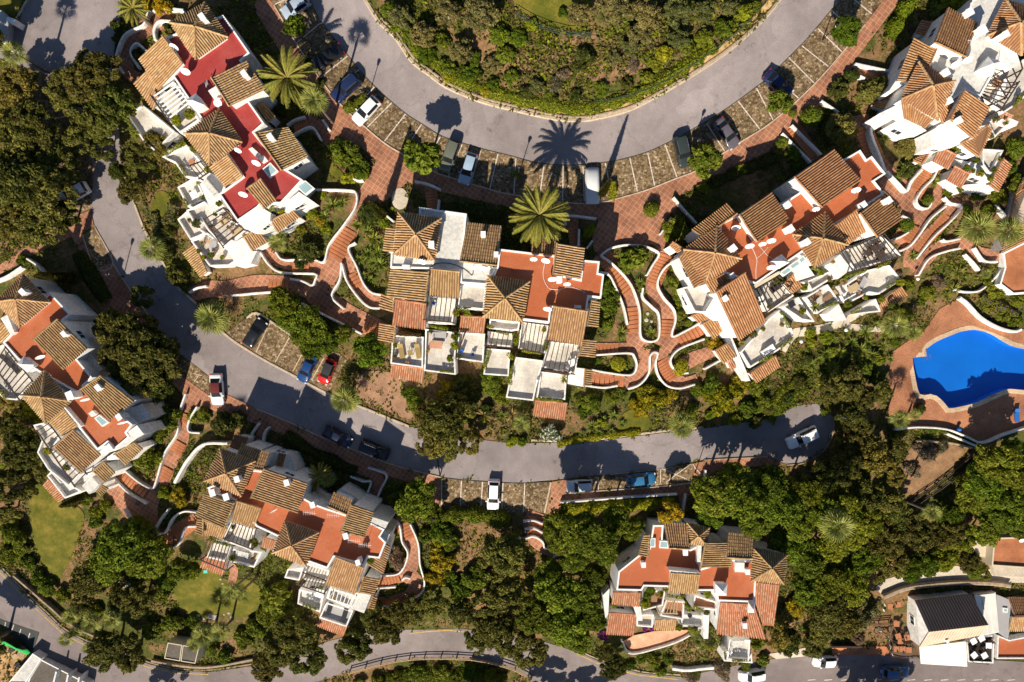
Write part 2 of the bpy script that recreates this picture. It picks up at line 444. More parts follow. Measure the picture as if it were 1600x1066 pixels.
def pool_mats():
    simple('pool_basin', (0.001, 0.145, 0.56), 0.6, 0.10, 0.25)
    m, nt, b = nodes('pool_water')
    nt.nodes.remove(b)
    tr = N(nt, 'ShaderNodeBsdfTransparent'); tr.inputs[0].default_value = (0.88, 0.96, 1.0, 1)
    gl = N(nt, 'ShaderNodeBsdfGlossy'); gl.inputs['Roughness'].default_value = 0.06
    n1 = noise(nt, 1.8, 3)
    bm = N(nt, 'ShaderNodeBump'); bm.inputs['Strength'].default_value = 0.25; bm.inputs['Distance'].default_value = 0.05
    nt.links.new(n1.outputs[0], bm.inputs['Height'])
    nt.links.new(bm.outputs[0], gl.inputs['Normal'])
    ms = N(nt, 'ShaderNodeMixShader')
    ms.inputs[0].default_value = 0.035; nt.links.new(tr.outputs[0], ms.inputs[1]); nt.links.new(gl.outputs[0], ms.inputs[2])
    nt.links.new(ms.outputs[0], nt.nodes['Material Output'].inputs['Surface'])
pool_mats()

PAINTS = {}
def car_paint(col, rough=0.3):
    key = tuple(col)
    if key not in PAINTS:
        m, nt, b = nodes('car_paint_%d' % len(PAINTS))
        n1 = noise(nt, 1.5, 3)
        c = ramp(nt, [(0.3, tuple(x * 0.93 for x in col)), (0.7, tuple(min(1, x * 1.05) for x in col))], n1.outputs[0]).outputs[0]
        nt.links.new(c, b.inputs['Base Color'])
        b.inputs['Roughness'].default_value = rough
        b.inputs['Coat Weight'].default_value = 0.5
        b.inputs['Coat Roughness'].default_value = 0.08
        PAINTS[key] = m.name
    return PAINTS[key]

# ------------------------------------------------------------------ object helpers
def mk(name, verts, faces, mat, parent=None, smooth=False, cols=None, loc=None):
    me = bpy.data.meshes.new(name)
    me.from_pydata([tuple(v) for v in verts], [], faces)
    return link_mesh(name, me, mat, parent, smooth, cols)

def link_mesh(name, me, mat, parent=None, smooth=False, cols=None):
    if mat:
        me.materials.append(MATS[mat])
    if smooth:
        me.polygons.foreach_set('use_smooth', [True] * len(me.polygons))
    if cols is not None:
        at = me.attributes.new('col', 'FLOAT_COLOR', 'POINT')
        a = np.ones((len(me.vertices), 4), np.float32)
        a[:, :3] = np.asarray(cols, np.float32)
        at.data.foreach_set('color', a.ravel())
    me.update()
    o = bpy.data.objects.new(name, me)
    COL.objects.link(o)
    if parent is not None:
        o.parent = parent
        if parent.get('_w'):
            o.matrix_parent_inverse = Matrix.Translation(-Vector(parent.location))
    return o

def empty(name, loc=(0, 0, 0), rz=0.0, world_parts=False):
    e = bpy.data.objects.new(name, None)
    COL.objects.link(e)
    e.location = loc
    e.rotation_euler = (0, 0, rz)
    e.empty_display_size = 0.5
    if world_parts:
        e['_w'] = 1
    return e

def tag(o, label=None, cat=None, group=None, kind=None):
    if label: o['label'] = label
    if cat: o['category'] = cat
    if group: o['group'] = group
    if kind: o['kind'] = kind
    return o

def boxv(cx, cy, cz, sx, sy, sz, rz=0.0):
    """box vertices, cz = bottom"""
    c, s = math.cos(rz), math.sin(rz)
    vs = []
    for z in (cz, cz + sz):
        for dx, dy in ((-1, -1), (1, -1), (1, 1), (-1, 1)):
            x, y = dx * sx / 2, dy * sy / 2
            vs.append((cx + x * c - y * s, cy + x * s + y * c, z))
    return vs
BOXF = [(0, 3, 2, 1), (4, 5, 6, 7), (0, 1, 5, 4), (1, 2, 6, 5), (2, 3, 7, 6), (3, 0, 4, 7)]

class MB:
    def __init__(s):
        s.v = []; s.f = []; s.c = []
    def add(s, vs, fs, col=None):
        n = len(s.v)
        s.v += [tuple(v) for v in vs]
        s.f += [tuple(i + n for i in f) for f in fs]
        if col is not None:
            s.c += [col] * len(vs)
    def box(s, *a, col=None):
        s.add(boxv(*a), BOXF, col)
    def beam(s, p, q, w, h, col=None):
        """bar from p to q, w wide, h deep (top at p/q height)"""
        p = Vector(p); q = Vector(q)
        d = (q - p).normalized()
        side = d.cross(Vector((0, 0, 1)))
        side = side.normalized() if side.length > 1e-4 else Vector((1, 0, 0))
        up = side.cross(d).normalized()
        vs = []
        for e in (p, q):
            for a, b in ((-1, -1), (1, -1), (1, 0), (-1, 0)):
                vs.append(e + side * (a * w / 2) + up * (b * h))
        s.add(vs, [(0, 1, 2, 3), (7, 6, 5, 4), (0, 4, 5, 1), (1, 5, 6, 2), (2, 6, 7, 3), (3, 7, 4, 0)], col)
    def tube(s, pts, rads, seg=7, col=None, cap=True):
        pts = [Vector(p) for p in pts]
        n0 = len(s.v); m = len(pts)
        for i, p in enumerate(pts):
            d = (pts[min(i + 1, m - 1)] - pts[max(i - 1, 0)]).normalized()
            a = d.orthogonal().normalized() if abs(d.z) < 0.9 else Vector((1, 0, 0))
            b = d.cross(a).normalized(); a = b.cross(d)
            for k in range(seg):
                t = 2 * math.pi * k / seg
                s.v.append(tuple(p + (a * math.cos(t) + b * math.sin(t)) * rads[i]))
        for i in range(m - 1):
            for k in range(seg):
                k2 = (k + 1) % seg
                s.f.append((n0 + i * seg + k, n0 + i * seg + k2, n0 + (i + 1) * seg + k2, n0 + (i + 1) * seg + k))
        if cap:
            s.f.append(tuple(n0 + k for k in reversed(range(seg))))
            s.f.append(tuple(n0 + (m - 1) * seg + k for k in range(seg)))
        if col is not None:
            s.c += [col] * (len(s.v) - n0)
    def mesh(s, name):
        me = bpy.data.meshes.new(name)
        me.from_pydata(s.v, [], s.f)
        return me
    def build(s, name, mat, parent=None, smooth=False):
        return mk(name, s.v, s.f, mat, parent, smooth, s.c if s.c else None)

def area2(pts):
    return sum(pts[i][0] * pts[(i + 1) % len(pts)][1] - pts[(i + 1) % len(pts)][0] * pts[i][1] for i in range(len(pts)))

def inset(pts, d):
    """pts CCW (x, y) -> polygon moved inwards by d"""
    n = len(pts); out = []
    for i in range(n):
        a, b, c = Vector(pts[i - 1][:2]), Vector(pts[i][:2]), Vector(pts[(i + 1) % n][:2])
        e1 = (b - a).normalized(); e2 = (c - b).normalized()
        n1 = Vector((-e1.y, e1.x)); n2 = Vector((-e2.y, e2.x))
        m = n1 + n2
        if m.length < 1e-3:
            m = n1
        m.normalize()
        k = max(0.45, m.dot(n1))
        out.append(b + m * (d / k))
    return [(p.x, p.y) for p in out]

def inside(pts, x, y):
    """vectorised point in polygon"""
    x = np.asarray(x); y = np.asarray(y)
    r = np.zeros(x.shape, bool)
    n = len(pts)
    for i in range(n):
        x1, y1 = pts[i][:2]; x2, y2 = pts[(i + 1) % n][:2]
        if y1 == y2:
            continue
        c = ((y1 > y) != (y2 > y)) & (x < (x2 - x1) * (y - y1) / (y2 - y1) + x1)
        r ^= c
    return r

def spline(pts, step=6.0, closed=False):
    """Catmull-Rom through the points, sampled about every step"""
    P = [np.array(p, float) for p in pts]
    n = len(P); out = []
    rng = range(n if closed else n - 1)
    for i in rng:
        p0 = P[(i - 1) % n] if closed or i > 0 else 2 * P[0] - P[1]
        p1 = P[i]; p2 = P[(i + 1) % n]
        p3 = P[(i + 2) % n] if closed or i < n - 2 else 2 * P[-1] - P[-2]
        L = np.linalg.norm((p2 - p1)[:2]); k = max(1, int(math.ceil(L / step)))
        for j in range(k):
            t = j / k
            out.append(0.5 * ((2 * p1) + (-p0 + p2) * t + (2 * p0 - 5 * p1 + 4 * p2 - p3) * t * t + (-p0 + 3 * p1 - 3 * p2 + p3) * t ** 3))
    if not closed:
        out.append(P[-1])
    return out

HARD = []          # picture polygons of everything paved or built (no plants scatter there)

def drape(name, poly_px, mat, off, holes_px=(), step=1.6, kind='structure', parent=None, smooth_step=None):
    """a sheet laid over the ground inside the picture polygon"""
    poly = poly_px if smooth_step is None else [tuple(p) for p in spline(poly_px, smooth_step, True)]
    HARD.append(poly)
    loops = []
    for lp in [poly] + list(holes_px):
        g = gpn(lp)[:, :2]
        pts = []
        for i in range(len(g)):
            a, b = g[i], g[(i + 1) % len(g)]
            k = max(1, int(np.linalg.norm(b - a) / step))
            pts += [a + (b - a) * j / k for j in range(k)]
        loops.append(np.array(pts))
    o = loops[0]
    xs = np.arange(o[:, 0].min() + step * 0.4, o[:, 0].max(), step)
    ys = np.arange(o[:, 1].min() + step * 0.4, o[:, 1].max(), step)
    gx, gy = np.meshgrid(xs, ys)
    gx = gx.ravel(); gy = gy.ravel()
    ok = inside(o, gx, gy)
    for h in loops[1:]:
        ok &= ~inside(h, gx, gy)
    allp = [p for l in loops for p in l]
    bd = np.array(allp)
    if ok.any():
        ix, iy = gx[ok], gy[ok]
        far = np.array([((bd[:, 0] - a) ** 2 + (bd[:, 1] - b) ** 2).min() > (0.35 * step) ** 2 for a, b in zip(ix, iy)])
        ix, iy = ix[far], iy[far]
    else:
        ix = iy = np.array([])
    vs = [Vector((p[0], p[1])) for p in allp] + [Vector((a, b)) for a, b in zip(ix, iy)]
    es = []; n = 0
    for l in loops:
        es += [(n + i, n + (i + 1) % len(l)) for i in range(len(l))]
        n += len(l)
    v2, e2, f2, *_ = mgeo.delaunay_2d_cdt(vs, es, [], 0, 1e-4)
    V2 = np.array([(v.x, v.y) for v in v2])
    F = np.array([f for f in f2 if len(f) == 3])
    cen = V2[F].mean(1)
    keep = inside(o, cen[:, 0], cen[:, 1])
    for h in loops[1:]:
        keep &= ~inside(h, cen[:, 0], cen[:, 1])
    F = F[keep]
    z = tzn(V2[:, 0], V2[:, 1]) + off
    ob = mk(name, np.column_stack([V2, z]), [tuple(int(i) for i in f) for f in F], mat, parent, True)
    if parent is None:
        tag(ob, kind=kind)
    return ob

def ribbon(name, pts, mat, off, step=6.0, kind='structure', parent=None, hard=True):
    """pts (px, py, width px): a strip laid over the ground"""
    sp = spline(pts, step)
    L = []; R = []; rows = []
    for i, p in enumerate(sp):
        d = sp[min(i + 1, len(sp) - 1)][:2] - sp[max(i - 1, 0)][:2]
        d = d / (np.linalg.norm(d) + 1e-9)
        nrm = np.array([-d[1], d[0]])
        w = p[2] / 2
        rows.append([p[:2] + nrm * w * t for t in (-1, -0.33, 0.33, 1)])
        L.append(tuple(rows[-1][0])); R.append(tuple(rows[-1][3]))
    if hard:
        HARD.append(L + R[::-1])
    g = gpn(np.array(rows).reshape(-1, 2), 0)
    g[:, 2] += off
    F = []
    for i in range(len(rows) - 1):
        for j in range(3):
            a = i * 4 + j
            F.append((a, a + 1, a + 5, a + 4))
    o = mk(name, g, F, mat, parent, True)
    if parent is None:
        tag(o, kind=kind)
    return o

def sweep_wall(name, pts_px, mat, h=0.9, w=0.34, step=4.0, base=-0.5, parent=None, hs=None, round_top=True):
    """a wall standing on the ground along a picture polyline (drawn at its top)"""
    sp = np.array(spline(pts_px, step))
    g = gpn(sp[:, :2], h)
    vs = []
    n = len(g)
    for i in range(n):
        d = g[min(i + 1, n - 1)][:2] - g[max(i - 1, 0)][:2]
        d = d / (np.linalg.norm(d) + 1e-9)
        nx, ny = -d[1], d[0]
        x, y, z = g[i]
        prof = ((-w / 2, base - h), (-w / 2, -0.10), (-w * 0.3, 0), (w * 0.3, 0), (w / 2, -0.10), (w / 2, base - h))
        for a, b in prof:
            vs.append((x + nx * a, y + ny * a, z + b))
    F = []
    for i in range(n - 1):
        for j in range(5):
            a = i * 6 + j
            F.append((a, a + 6, a + 7, a + 1))
    F.append(tuple(range(6))); F.append(tuple(reversed(range((n - 1) * 6, n * 6))))
    return mk(name, vs, F, mat, parent)

# ------------------------------------------------------------------ roads, parking, paths, lawns
KERB_N = [(570, -2), (592, 33), (618, 58), (643, 94), (671, 116), (696, 134), (729, 149), (760, 160), (800, 170), (838, 179), (876, 186), (909, 187), (932, 184), (977, 173), (1010, 158), (1053, 134), (1086, 114), (1124, 89), (1155, 65), (1180, 42), (1200, 22), (1219, -2)]
ROAD_S = [(484, -2), (501, 33), (539, 81), (570, 119), (600, 149), (633, 177), (661, 195), (691, 213), (724, 224), (755, 233), (800, 244), (838, 254), (880, 258), (914, 257), (962, 251), (1010, 238), (1053, 218), (1099, 192), (1139, 167), (1180, 137), (1200, 121), (1251, 71), (1276, 43), (1301, 13), (1311, -2)]
WALK_N = [(420, -2), (428, 8), (463, 68), (499, 122), (534, 165), (570, 198), (603, 225), (630, 241), (679, 268), (691, 273), (762, 295), (800, 304), (889, 317), (939, 316), (962, 311), (1010, 297), (1053, 280), (1091, 265), (1132, 238), (1160, 220), (1200, 195), (1248, 155), (1296, 106), (1352, 38), (1382, -2)]
def out(pts, dx, dy):
    return [(x + dx, y + dy) for x, y in pts]
upper_road = drape('road', [(560, -40)] + KERB_N + [(1245, -40), (1340, -40)] + ROAD_S[::-1] + [(460, -40)], 'road_concrete', 0.0)
upper_bays = drape('parking_area', [(460, -40)] + ROAD_S + [(1340, -40), (1410, -40)] + WALK_N[::-1] + [(405, -40)], 'cobbles', 0.02)
drape('brick_walk', [(395, -40)] + WALK_N + [(1412, -40), (1425, -40), (1408, 0), (1390, 22), (1340, 88), (1310, 128), (1290, 152), (1260, 190), (1235, 212), (1200, 237), (1130, 272), (1080, 297), (1050, 312), (1022, 338), (960, 345), (885, 338), (800, 325), (740, 312), (690, 300), (650, 290), (600, 262), (562, 228), (528, 215), (500, 180), (470, 130), (437, 80), (400, 20)][0:], 'terracotta_paving', 0.05)

MID_N = [(190, -2), (188, 30), (178, 80), (180, 120), (181, 160), (186, 200), (190, 262), (213, 328), (228, 364), (253, 407), (269, 440), (301, 470), (350, 521), (400, 554), (461, 588), (514, 616), (565, 636), (641, 667), (700, 680), (750, 687), (800, 693), (889, 692), (937, 689), (1041, 676), (1099, 670), (1200, 655), (1246, 634), (1276, 631), (1299, 646), (1302, 672), (1289, 702), (1258, 722), (1230, 726)]
MID_S = [(1200, 713), (1119, 716), (1099, 718), (1028, 733), (952, 741), (876, 749), (820, 754), (800, 754), (722, 749), (689, 745), (641, 733), (603, 722), (552, 702), (501, 682), (451, 659), (400, 638), (355, 616), (327, 588), (286, 556), (277, 550), (252, 522), (238, 505), (203, 452), (175, 411), (149, 356), (142, 326), (147, 265), (135, 230), (118, 150), (62, 112), (0, 92), (-40, 80), (-40, 55), (14, 52), (25, 40), (46, -2), (60, -40), (195, -40)]
middle_road = drape('road', MID_N + MID_S, 'road_concrete', 0.0)
side_bays = drape('parking_area', [(62, 112), (118, 150), (135, 230), (147, 265), (142, 326), (100, 345), (85, 300), (68, 250), (62, 165), (40, 150)], 'cobbles', 0.02)
mid_bays = drape('parking_area', [(352, 522), (372, 505), (385, 497), (400, 490), (430, 508), (456, 526), (490, 545), (530, 552), (542, 563), (524, 593), (514, 616), (461, 588), (400, 554)], 'cobbles', 0.02)
lower_bays = drape('parking_area', [(690, 746), (722, 750), (800, 755), (861, 753), (851, 802), (688, 797)], 'cobbles', 0.02)
roadside_bays = drape('parking_area', [(884, 771), (886, 749), (952, 742), (1028, 734), (1083, 724), (1083, 754)], 'cobbles', 0.02)
corner_bay = drape('parking_area', [(127, 366), (149, 357), (175, 410), (149, 420)], 'cobbles', 0.02)
verge_bay = drape('parking_area', [(273, 578), (286, 557), (327, 589), (327, 617)], 'cobbles', 0.02)
drape('brick_walk', [(-40, 432), (0, 414), (58, 374), (100, 345), (142, 328), (147, 353), (127, 365), (149, 420), (175, 411), (203, 453), (240, 505), (252, 522), (277, 550), (262, 570), (273, 579), (327, 618), (340, 612), (355, 617), (400, 638), (451, 660), (501, 683), (552, 703), (603, 723), (641, 734), (689, 746), (688, 797), (675, 795), (665, 762), (640, 753), (603, 743), (577, 733), (544, 723), (489, 700), (420, 670), (367, 650), (335, 642), (310, 632), (290, 620), (262, 592), (230, 555), (205, 510), (180, 488), (112, 370), (55, 397), (0, 429), (-40, 445)], 'terracotta_paving', 0.05)
drape('brick_walk', [(853, 804), (861, 770), (862, 753), (886, 749), (884, 772), (1083, 755), (1084, 724), (1119, 717), (1200, 714), (1230, 727), (1200, 727), (1120, 735), (1103, 747), (1098, 768), (1076, 775), (1070, 795), (1064, 795), (1060, 774), (877, 790), (868, 804)], 'terracotta_paving', 0.05)

LOW_N = [(-40, 860), (-5, 884), (18, 905), (46, 935), (76, 963), (101, 986), (139, 1006), (177, 1018), (236, 1039), (279, 1048), (329, 1050), (400, 1040), (460, 1020), (520, 1000), (600, 984), (668, 984), (717, 982), (780, 990), (850, 1003), (906, 1020), (932, 1032), (998, 1052), (1063, 1058), (1140, 1042), (1213, 1029), (1273, 1024), (1360, 1023), (1436, 1026), (1555, 1032), (1640, 1036)]
LOW_S = [(1640, 1095), (860, 1095), (820, 1055), (800, 1045), (755, 1033), (717, 1029), (653, 1029), (603, 1035), (542, 1050), (470, 1074), (400, 1095), (150, 1095), (132, 1068), (89, 1040), (61, 1027), (51, 1020), (62, 988), (8, 970), (-40, 950)]
lower_road = drape('road', LOW_N + LOW_S, 'road_asphalt', 0.0)
new_bays = drape('parking_area', V('px', [(-10, 962), (8, 970), (61, 988), (52, 1020), (45, 1016), (0, 975)]), 'dark_asphalt', 0.02)
drape('alley', [(1368, 918), (1385, 905), (1440, 890), (1490, 884), (1550, 890), (1640, 893), (1640, 912), (1555, 910), (1480, 908), (1430, 914), (1380, 933)], 'pale_concrete', 0.0)
drape('pavement', [(1200, 1022), (1260, 1012), (1273, 1024), (1213, 1030)], 'pale_concrete', 0.03)
drape('pavement', [(1300, 1012), (1400, 1010), (1400, 1024), (1300, 1023)], 'terracotta_plain', 0.03)

POOL = [(1426, 559), (1446, 557), (1447, 545), (1456, 538), (1468, 531), (1485, 524), (1501, 518), (1524, 515), (1547, 521), (1562, 530), (1580, 540), (1600, 545), (1630, 550), (1655, 562), (1660, 585), (1640, 606), (1600, 610), (1577, 608), (1555, 616), (1527, 629), (1499, 636), (1481, 638), (1474, 629), (1463, 619), (1453, 616), (1436, 616), (1428, 581)]
drape('pool_deck', [(1468, 483), (1504, 463), (1512, 468), (1529, 490), (1555, 508), (1582, 518), (1606, 513), (1680, 500), (1680, 680), (1606, 668), (1537, 691), (1481, 671), (1433, 668), (1400, 668), (1388, 650), (1388, 590), (1395, 550), (1425, 528), (1443, 518)], 'deck_paving', 0.03, holes_px=[POOL])

# winding brick paths between the houses
PATHS = [
    [(617, 262, 60), (592, 292, 50), (568, 318, 30), (555, 343, 24), (543, 368, 28), (528, 393, 34), (518, 418, 32), (507, 442, 34), (497, 460, 40), (520, 478, 34), (553, 497, 32), (604, 521, 30)],
    [(535, 398, 26), (552, 437, 22), (577, 465, 22), (600, 473, 20)],
    [(505, 417, 22), (461, 414, 20), (425, 402, 20), (403, 380, 20)],
    [(500, 455, 28), (451, 446, 28), (400, 444, 28), (355, 452, 26), (327, 452, 26), (296, 462, 22)],
    [(935, 396, 34), (955, 415, 26), (972, 435, 24), (985, 460, 24), (990, 490, 24), (990, 520, 28), (1004, 545, 40)],
    [(1030, 372, 30), (1044, 390, 24), (1035, 405, 22), (1025, 425, 22), (1020, 450, 24), (1027, 465, 24), (1040, 490, 26), (1042, 515, 26), (1030, 540, 44)],
    [(1012, 545, 44), (1006, 575, 26), (985, 597, 24), (955, 593, 20), (905, 590, 18)],
    [(990, 545, 20), (960, 545, 18), (915, 545, 18)],
    [(1028, 545, 30), (1036, 570, 26), (1050, 592, 24), (1070, 600, 22), (1090, 592, 16)],
    [(1040, 545, 20), (1075, 524, 20), (1107, 507, 18)],
    [(1052, 578, 22), (1085, 560, 22), (1124, 545, 16)],
    [(1342, 180, 30), (1346, 200, 30), (1355, 225, 30), (1372, 258, 32), (1397, 290, 36), (1418, 310, 42), (1428, 336, 42), (1418, 362, 32), (1400, 380, 24)],
    [(1425, 308, 24), (1438, 288, 24), (1452, 262, 22)],
    [(1436, 330, 24), (1458, 318, 22), (1470, 296, 20), (1474, 284, 20)],
    [(1497, 312, 20), (1478, 341, 20), (1448, 371, 20), (1424, 398, 22), (1422, 418, 22)],
    [(1520, 392, 16), (1501, 380, 20), (1468, 386, 20), (1445, 406, 20), (1425, 424, 20)],
    [(1512, 384, 20), (1530, 397, 22), (1560, 400, 18)],
    [(268, 28, 26), (232, 42, 28), (205, 66, 28), (194, 92, 28), (206, 118, 22), (222, 125, 20)],
    [(312, 618, 26), (298, 634, 24), (286, 652, 24), (283, 687, 24), (268, 717, 24), (256, 745, 24), (240, 770, 26), (232, 800, 30), (240, 830, 26), (262, 842, 26), (285, 826, 26), (308, 812, 22)],
    [(168, 752, 20), (190, 775, 28), (208, 798, 30), (226, 818, 28)],
    [(180, 733, 20), (205, 752, 20), (236, 774, 20)],
    [(622, 806, 22), (632, 826, 22), (643, 848, 24), (646, 870, 22), (638, 895, 26), (650, 912, 24), (640, 930, 20), (615, 939, 18), (580, 943, 18)],
    [(634, 898, 20), (610, 905, 18), (588, 910, 16)],
    [(560, 731, 16), (588, 744, 18), (592, 760, 16), (577, 787, 16)],
    [(418, 662, 18), (402, 694, 15)],
    [(838, 800, 26), (832, 820, 28), (838, 842, 26), (856, 858, 18), (885, 868, 22), (922, 864, 18)],
    [(1232, 190, 24), (1252, 218, 22), (1276, 248, 22)],
    [(1318, 106, 18), (1345, 113, 16), (1375, 120, 14)],
    [(672, 283, 22), (674, 300, 20), (677, 330, 18)],
    [(894, 336, 18), (896, 362, 18), (900, 390, 18)],
    [(1058, 310, 20), (1040, 325, 24), (1028, 345, 26), (1034, 374, 24)],
    [(456, 200, 20), (480, 190, 22), (505, 205, 26), (522, 222, 26)],
    [(1236, 520, 10), (1228, 512, 12)],
    [(352, 882, 10), (366, 890, 13), (360, 918, 12)],
]
path_objs = [ribbon('brick_path', p, 'terracotta_paving', 0.062 + 0.004 * (i % 9)) for i, p in enumerate(PATHS)]
drape('brick_path', [(889, 318), (939, 317), (962, 312), (1010, 298), (1012, 302), (1010, 330), (1018, 345), (1034, 365), (1036, 380), (1004, 384), (975, 381), (950, 388), (936, 398), (928, 392), (925, 370), (935, 345), (930, 338), (886, 338)], 'terracotta_paving', 0.10)
ribbon('stone_path', [(1222, 548, 12), (1240, 522, 14), (1262, 518, 14), (1300, 510, 14), (1345, 488, 12), (1372, 478, 10)], 'pale_concrete', 0.05)
ribbon('dirt_path', [(1300, 505, 8), (1340, 512, 10), (1385, 514, 9), (1410, 505, 8)], 'pale_concrete', 0.03)
drape('stone_patio', [(625 + 13 * math.cos(a), 311 + 17 * math.sin(a)) for a in np.linspace(0, 6.28, 16)[:-1]], 'pale_concrete', 0.11)

drape('lawn', [(46, 770), (58, 755), (80, 765), (100, 778), (130, 800), (128, 825), (112, 868), (95, 902), (82, 900), (62, 872), (51, 840), (46, 800)], 'lawn_grass', 0.03, smooth_step=8)
drape('lawn', [(270, 930), (276, 900), (300, 876), (330, 882), (352, 905), (385, 905), (408, 922), (402, 950), (378, 966), (345, 958), (310, 968), (284, 952)], 'lawn_grass', 0.03, smooth_step=8)
drape('lawn', [(237, 318), (246, 300), (262, 302), (270, 318), (266, 342), (257, 360), (243, 345)], 'lawn_grass', 0.03, smooth_step=6)
drape('lawn', [(505, 252), (512, 246), (528, 262), (540, 278), (524, 280)], 'lawn_grass', 0.03, smooth_step=6)
drape('lawn', [(-20, -20), (44, -20), (24, 28), (0, 18), (-20, 8)], 'lawn_grass', 0.03)
drape('lawn', [(965, 672), (975, 645), (1000, 640), (1015, 655), (1012, 672), (990, 678)], 'lawn_grass', 0.05, smooth_step=6)
for p in ([(1430, -5), (1408, -5), (1396, 30), (1390, 58), (1398, 50), (1415, 25)],):
    pass
_hill = len(HARD)
drape('dry_verge', [(640, 88), (671, 113), (696, 131), (729, 146), (760, 157), (800, 167), (838, 176), (876, 183), (909, 184), (932, 181), (977, 170), (1010, 155), (1053, 131), (1086, 111), (1124, 86), (1155, 62), (1180, 39), (1205, 10), (1216, -5), (1204, -5), (1170, 34), (1140, 60), (1110, 80), (1070, 102), (1040, 122), (1000, 140), (985, 150), (970, 160), (935, 172), (925, 172), (880, 170), (840, 164), (800, 155), (770, 150), (730, 140), (700, 125), (670, 108)], 'dry_verge', 0.02, step=1.2)
drape('planting_bed', [(560, 585), (600, 580), (655, 600), (660, 640), (640, 655), (600, 640), (560, 622), (555, 600)], 'bark_chips', 0.02, smooth_step=8)
del HARD[_hill:]

def blob(cx, cy, rx, ry, seed):
    q = random.Random(seed)
    return [(cx + rx * q.uniform(.7, 1.2) * math.cos(a), cy + ry * q.uniform(.7, 1.2) * math.sin(a)) for a in np.linspace(0, 6.283, 15)[:-1]]
for i, b_ in enumerate([(880, 105, 40, 22), (945, 112, 30, 20), (985, 105, 22, 14), (700, 18, 18, 12), (815, 92, 24, 12), (910, 62, 36, 10), (1075, 30, 26, 10), (1120, 18, 16, 10)]):
    drape('bare_earth', blob(*b_, i), 'hill_earth', 0.03, smooth_step=6); HARD.pop()
drape('grass_slope', [(800, -20), (808, 10), (832, 26), (870, 42), (905, 47), (920, 30), (910, -20)], 'lawn_grass', 0.03, smooth_step=8)
drape('bare_earth', [(1412, 720), (1432, 692), (1470, 690), (1505, 702), (1498, 722), (1470, 748), (1440, 770), (1415, 778), (1406, 750)], 'hill_earth', 0.04, smooth_step=8)
# ground sheet
xs = np.concatenate([-np.geomspace(900, 100, 14), np.arange(-96, 96.1, 0.8), np.geomspace(100, 900, 14)])
ys = np.concatenate([-np.geomspace(900, 74, 14), np.arange(-70, 70.1, 0.8), np.geomspace(74, 900, 14)])
gx, gy = np.meshgrid(xs, ys)
gz = tzn(gx, gy)
rad = np.maximum(np.abs(gx) / 140, np.abs(gy) / 115)
gz = gz - 0.07 + np.where(rad > 1, -np.minimum((rad - 1) * 8, 30) * (gy < 0), 0)
pool_g = gpn(POOL)
pc = pool_g[:, :2].mean(0)
pool_grow = [tuple(pc + (p - pc) * (1 + 1.6 / np.linalg.norm(p - pc))) for p in pool_g[:, :2]]
gz = np.where(inside(pool_grow, gx, gy), gz - 2.6, gz)
ny_, nx_ = gx.shape
gf = [(j * nx_ + i, j * nx_ + i + 1, (j + 1) * nx_ + i + 1, (j + 1) * nx_ + i) for j in range(ny_ - 1) for i in range(nx_ - 1)]
tag(mk('ground', np.column_stack([gx.ravel(), gy.ravel(), gz.ravel()]), gf, 'garden_soil', None, True), kind='structure')

# kerbs and painted lines
def kerb(pts, h=0.14, w=0.3, mat='stone_kerb'):
    o = sweep_wall('kerb', pts, mat, h, w, 8, -0.2)
    tag(o, kind='structure')
    return o
kerb(KERB_N, 0.16, 0.55)
kerb(out(KERB_N[1:], 3, -5), 0.25, 0.3, 'dry_stone')
kerb([(190, 262), (213, 328), (228, 364), (253, 407), (269, 440), (301, 470), (350, 521), (400, 555), (461, 588), (514, 616), (565, 636), (641, 667)], 0.14, 0.35)
kerb([(830, 688), (889, 689), (937, 686), (1041, 673), (1099, 668)], 0.2, 0.35, 'stone_kerb')
kerb(ROAD_S[1:-1], 0.05, 0.12, 'dark_asphalt')
kerb(WALK_N[1:-1], 0.14, 0.2, 'stone_kerb')
kerb([(400, 639), (451, 660), (501, 683), (552, 703), (603, 723), (641, 734), (689, 746)], 0.13, 0.18, 'stone_kerb')
kerb([(175, 411), (203, 453), (240, 505)], 0.13, 0.18, 'stone_kerb')
kerb([(127, 365), (149, 420), (176, 411), (148, 355)], 0.13, 0.15, 'stone_kerb')
kerb([(689, 746), (722, 750), (800, 755), (861, 753)], 0.04, 0.15, 'dark_asphalt')
kerb([(861, 754), (851, 802)], 0.14, 0.3, 'stone_kerb')
kerb([(884, 771), (1083, 754), (1083, 725)], 0.14, 0.2, 'stone_kerb')
kerb(out([(952, 741), (1028, 733), (1083, 724)], 0, 1), 0.05, 0.12, 'stone_kerb')
kerb([(1230, 727), (1258, 723), (1289, 703), (1303, 672), (1300, 645)], 0.14, 0.2, 'dry_stone')
kerb([(1100, 719), (1200, 714)], 0.14, 0.2, 'dry_stone')
kerb([(25, 28), (46, -8)], 0.2, 0.3)
kerb([(385, 497), (400, 489), (430, 507), (456, 525)], 0.2, 0.35)
kerb([(0, 884), (18, 903), (46, 932), (76, 960), (101, 983), (139, 1003), (177, 1015), (236, 1036), (279, 1045), (329, 1047), (400, 1037)], 0.15, 0.25, 'dry_stone')
kerb([(904, 1016), (932, 1029), (998, 1049), (1063, 1055)], 0.15, 0.25, 'stone_kerb')

def line(parent, p, q, w=1.7, mat='road_paint', name='parking_line', off=0.036):
    o = ribbon(name, [(p[0], p[1], w), ((p[0] + q[0]) / 2, (p[1] + q[1]) / 2, w), (q[0], q[1], w)], mat, off, 8, parent=parent, hard=False)
    return o
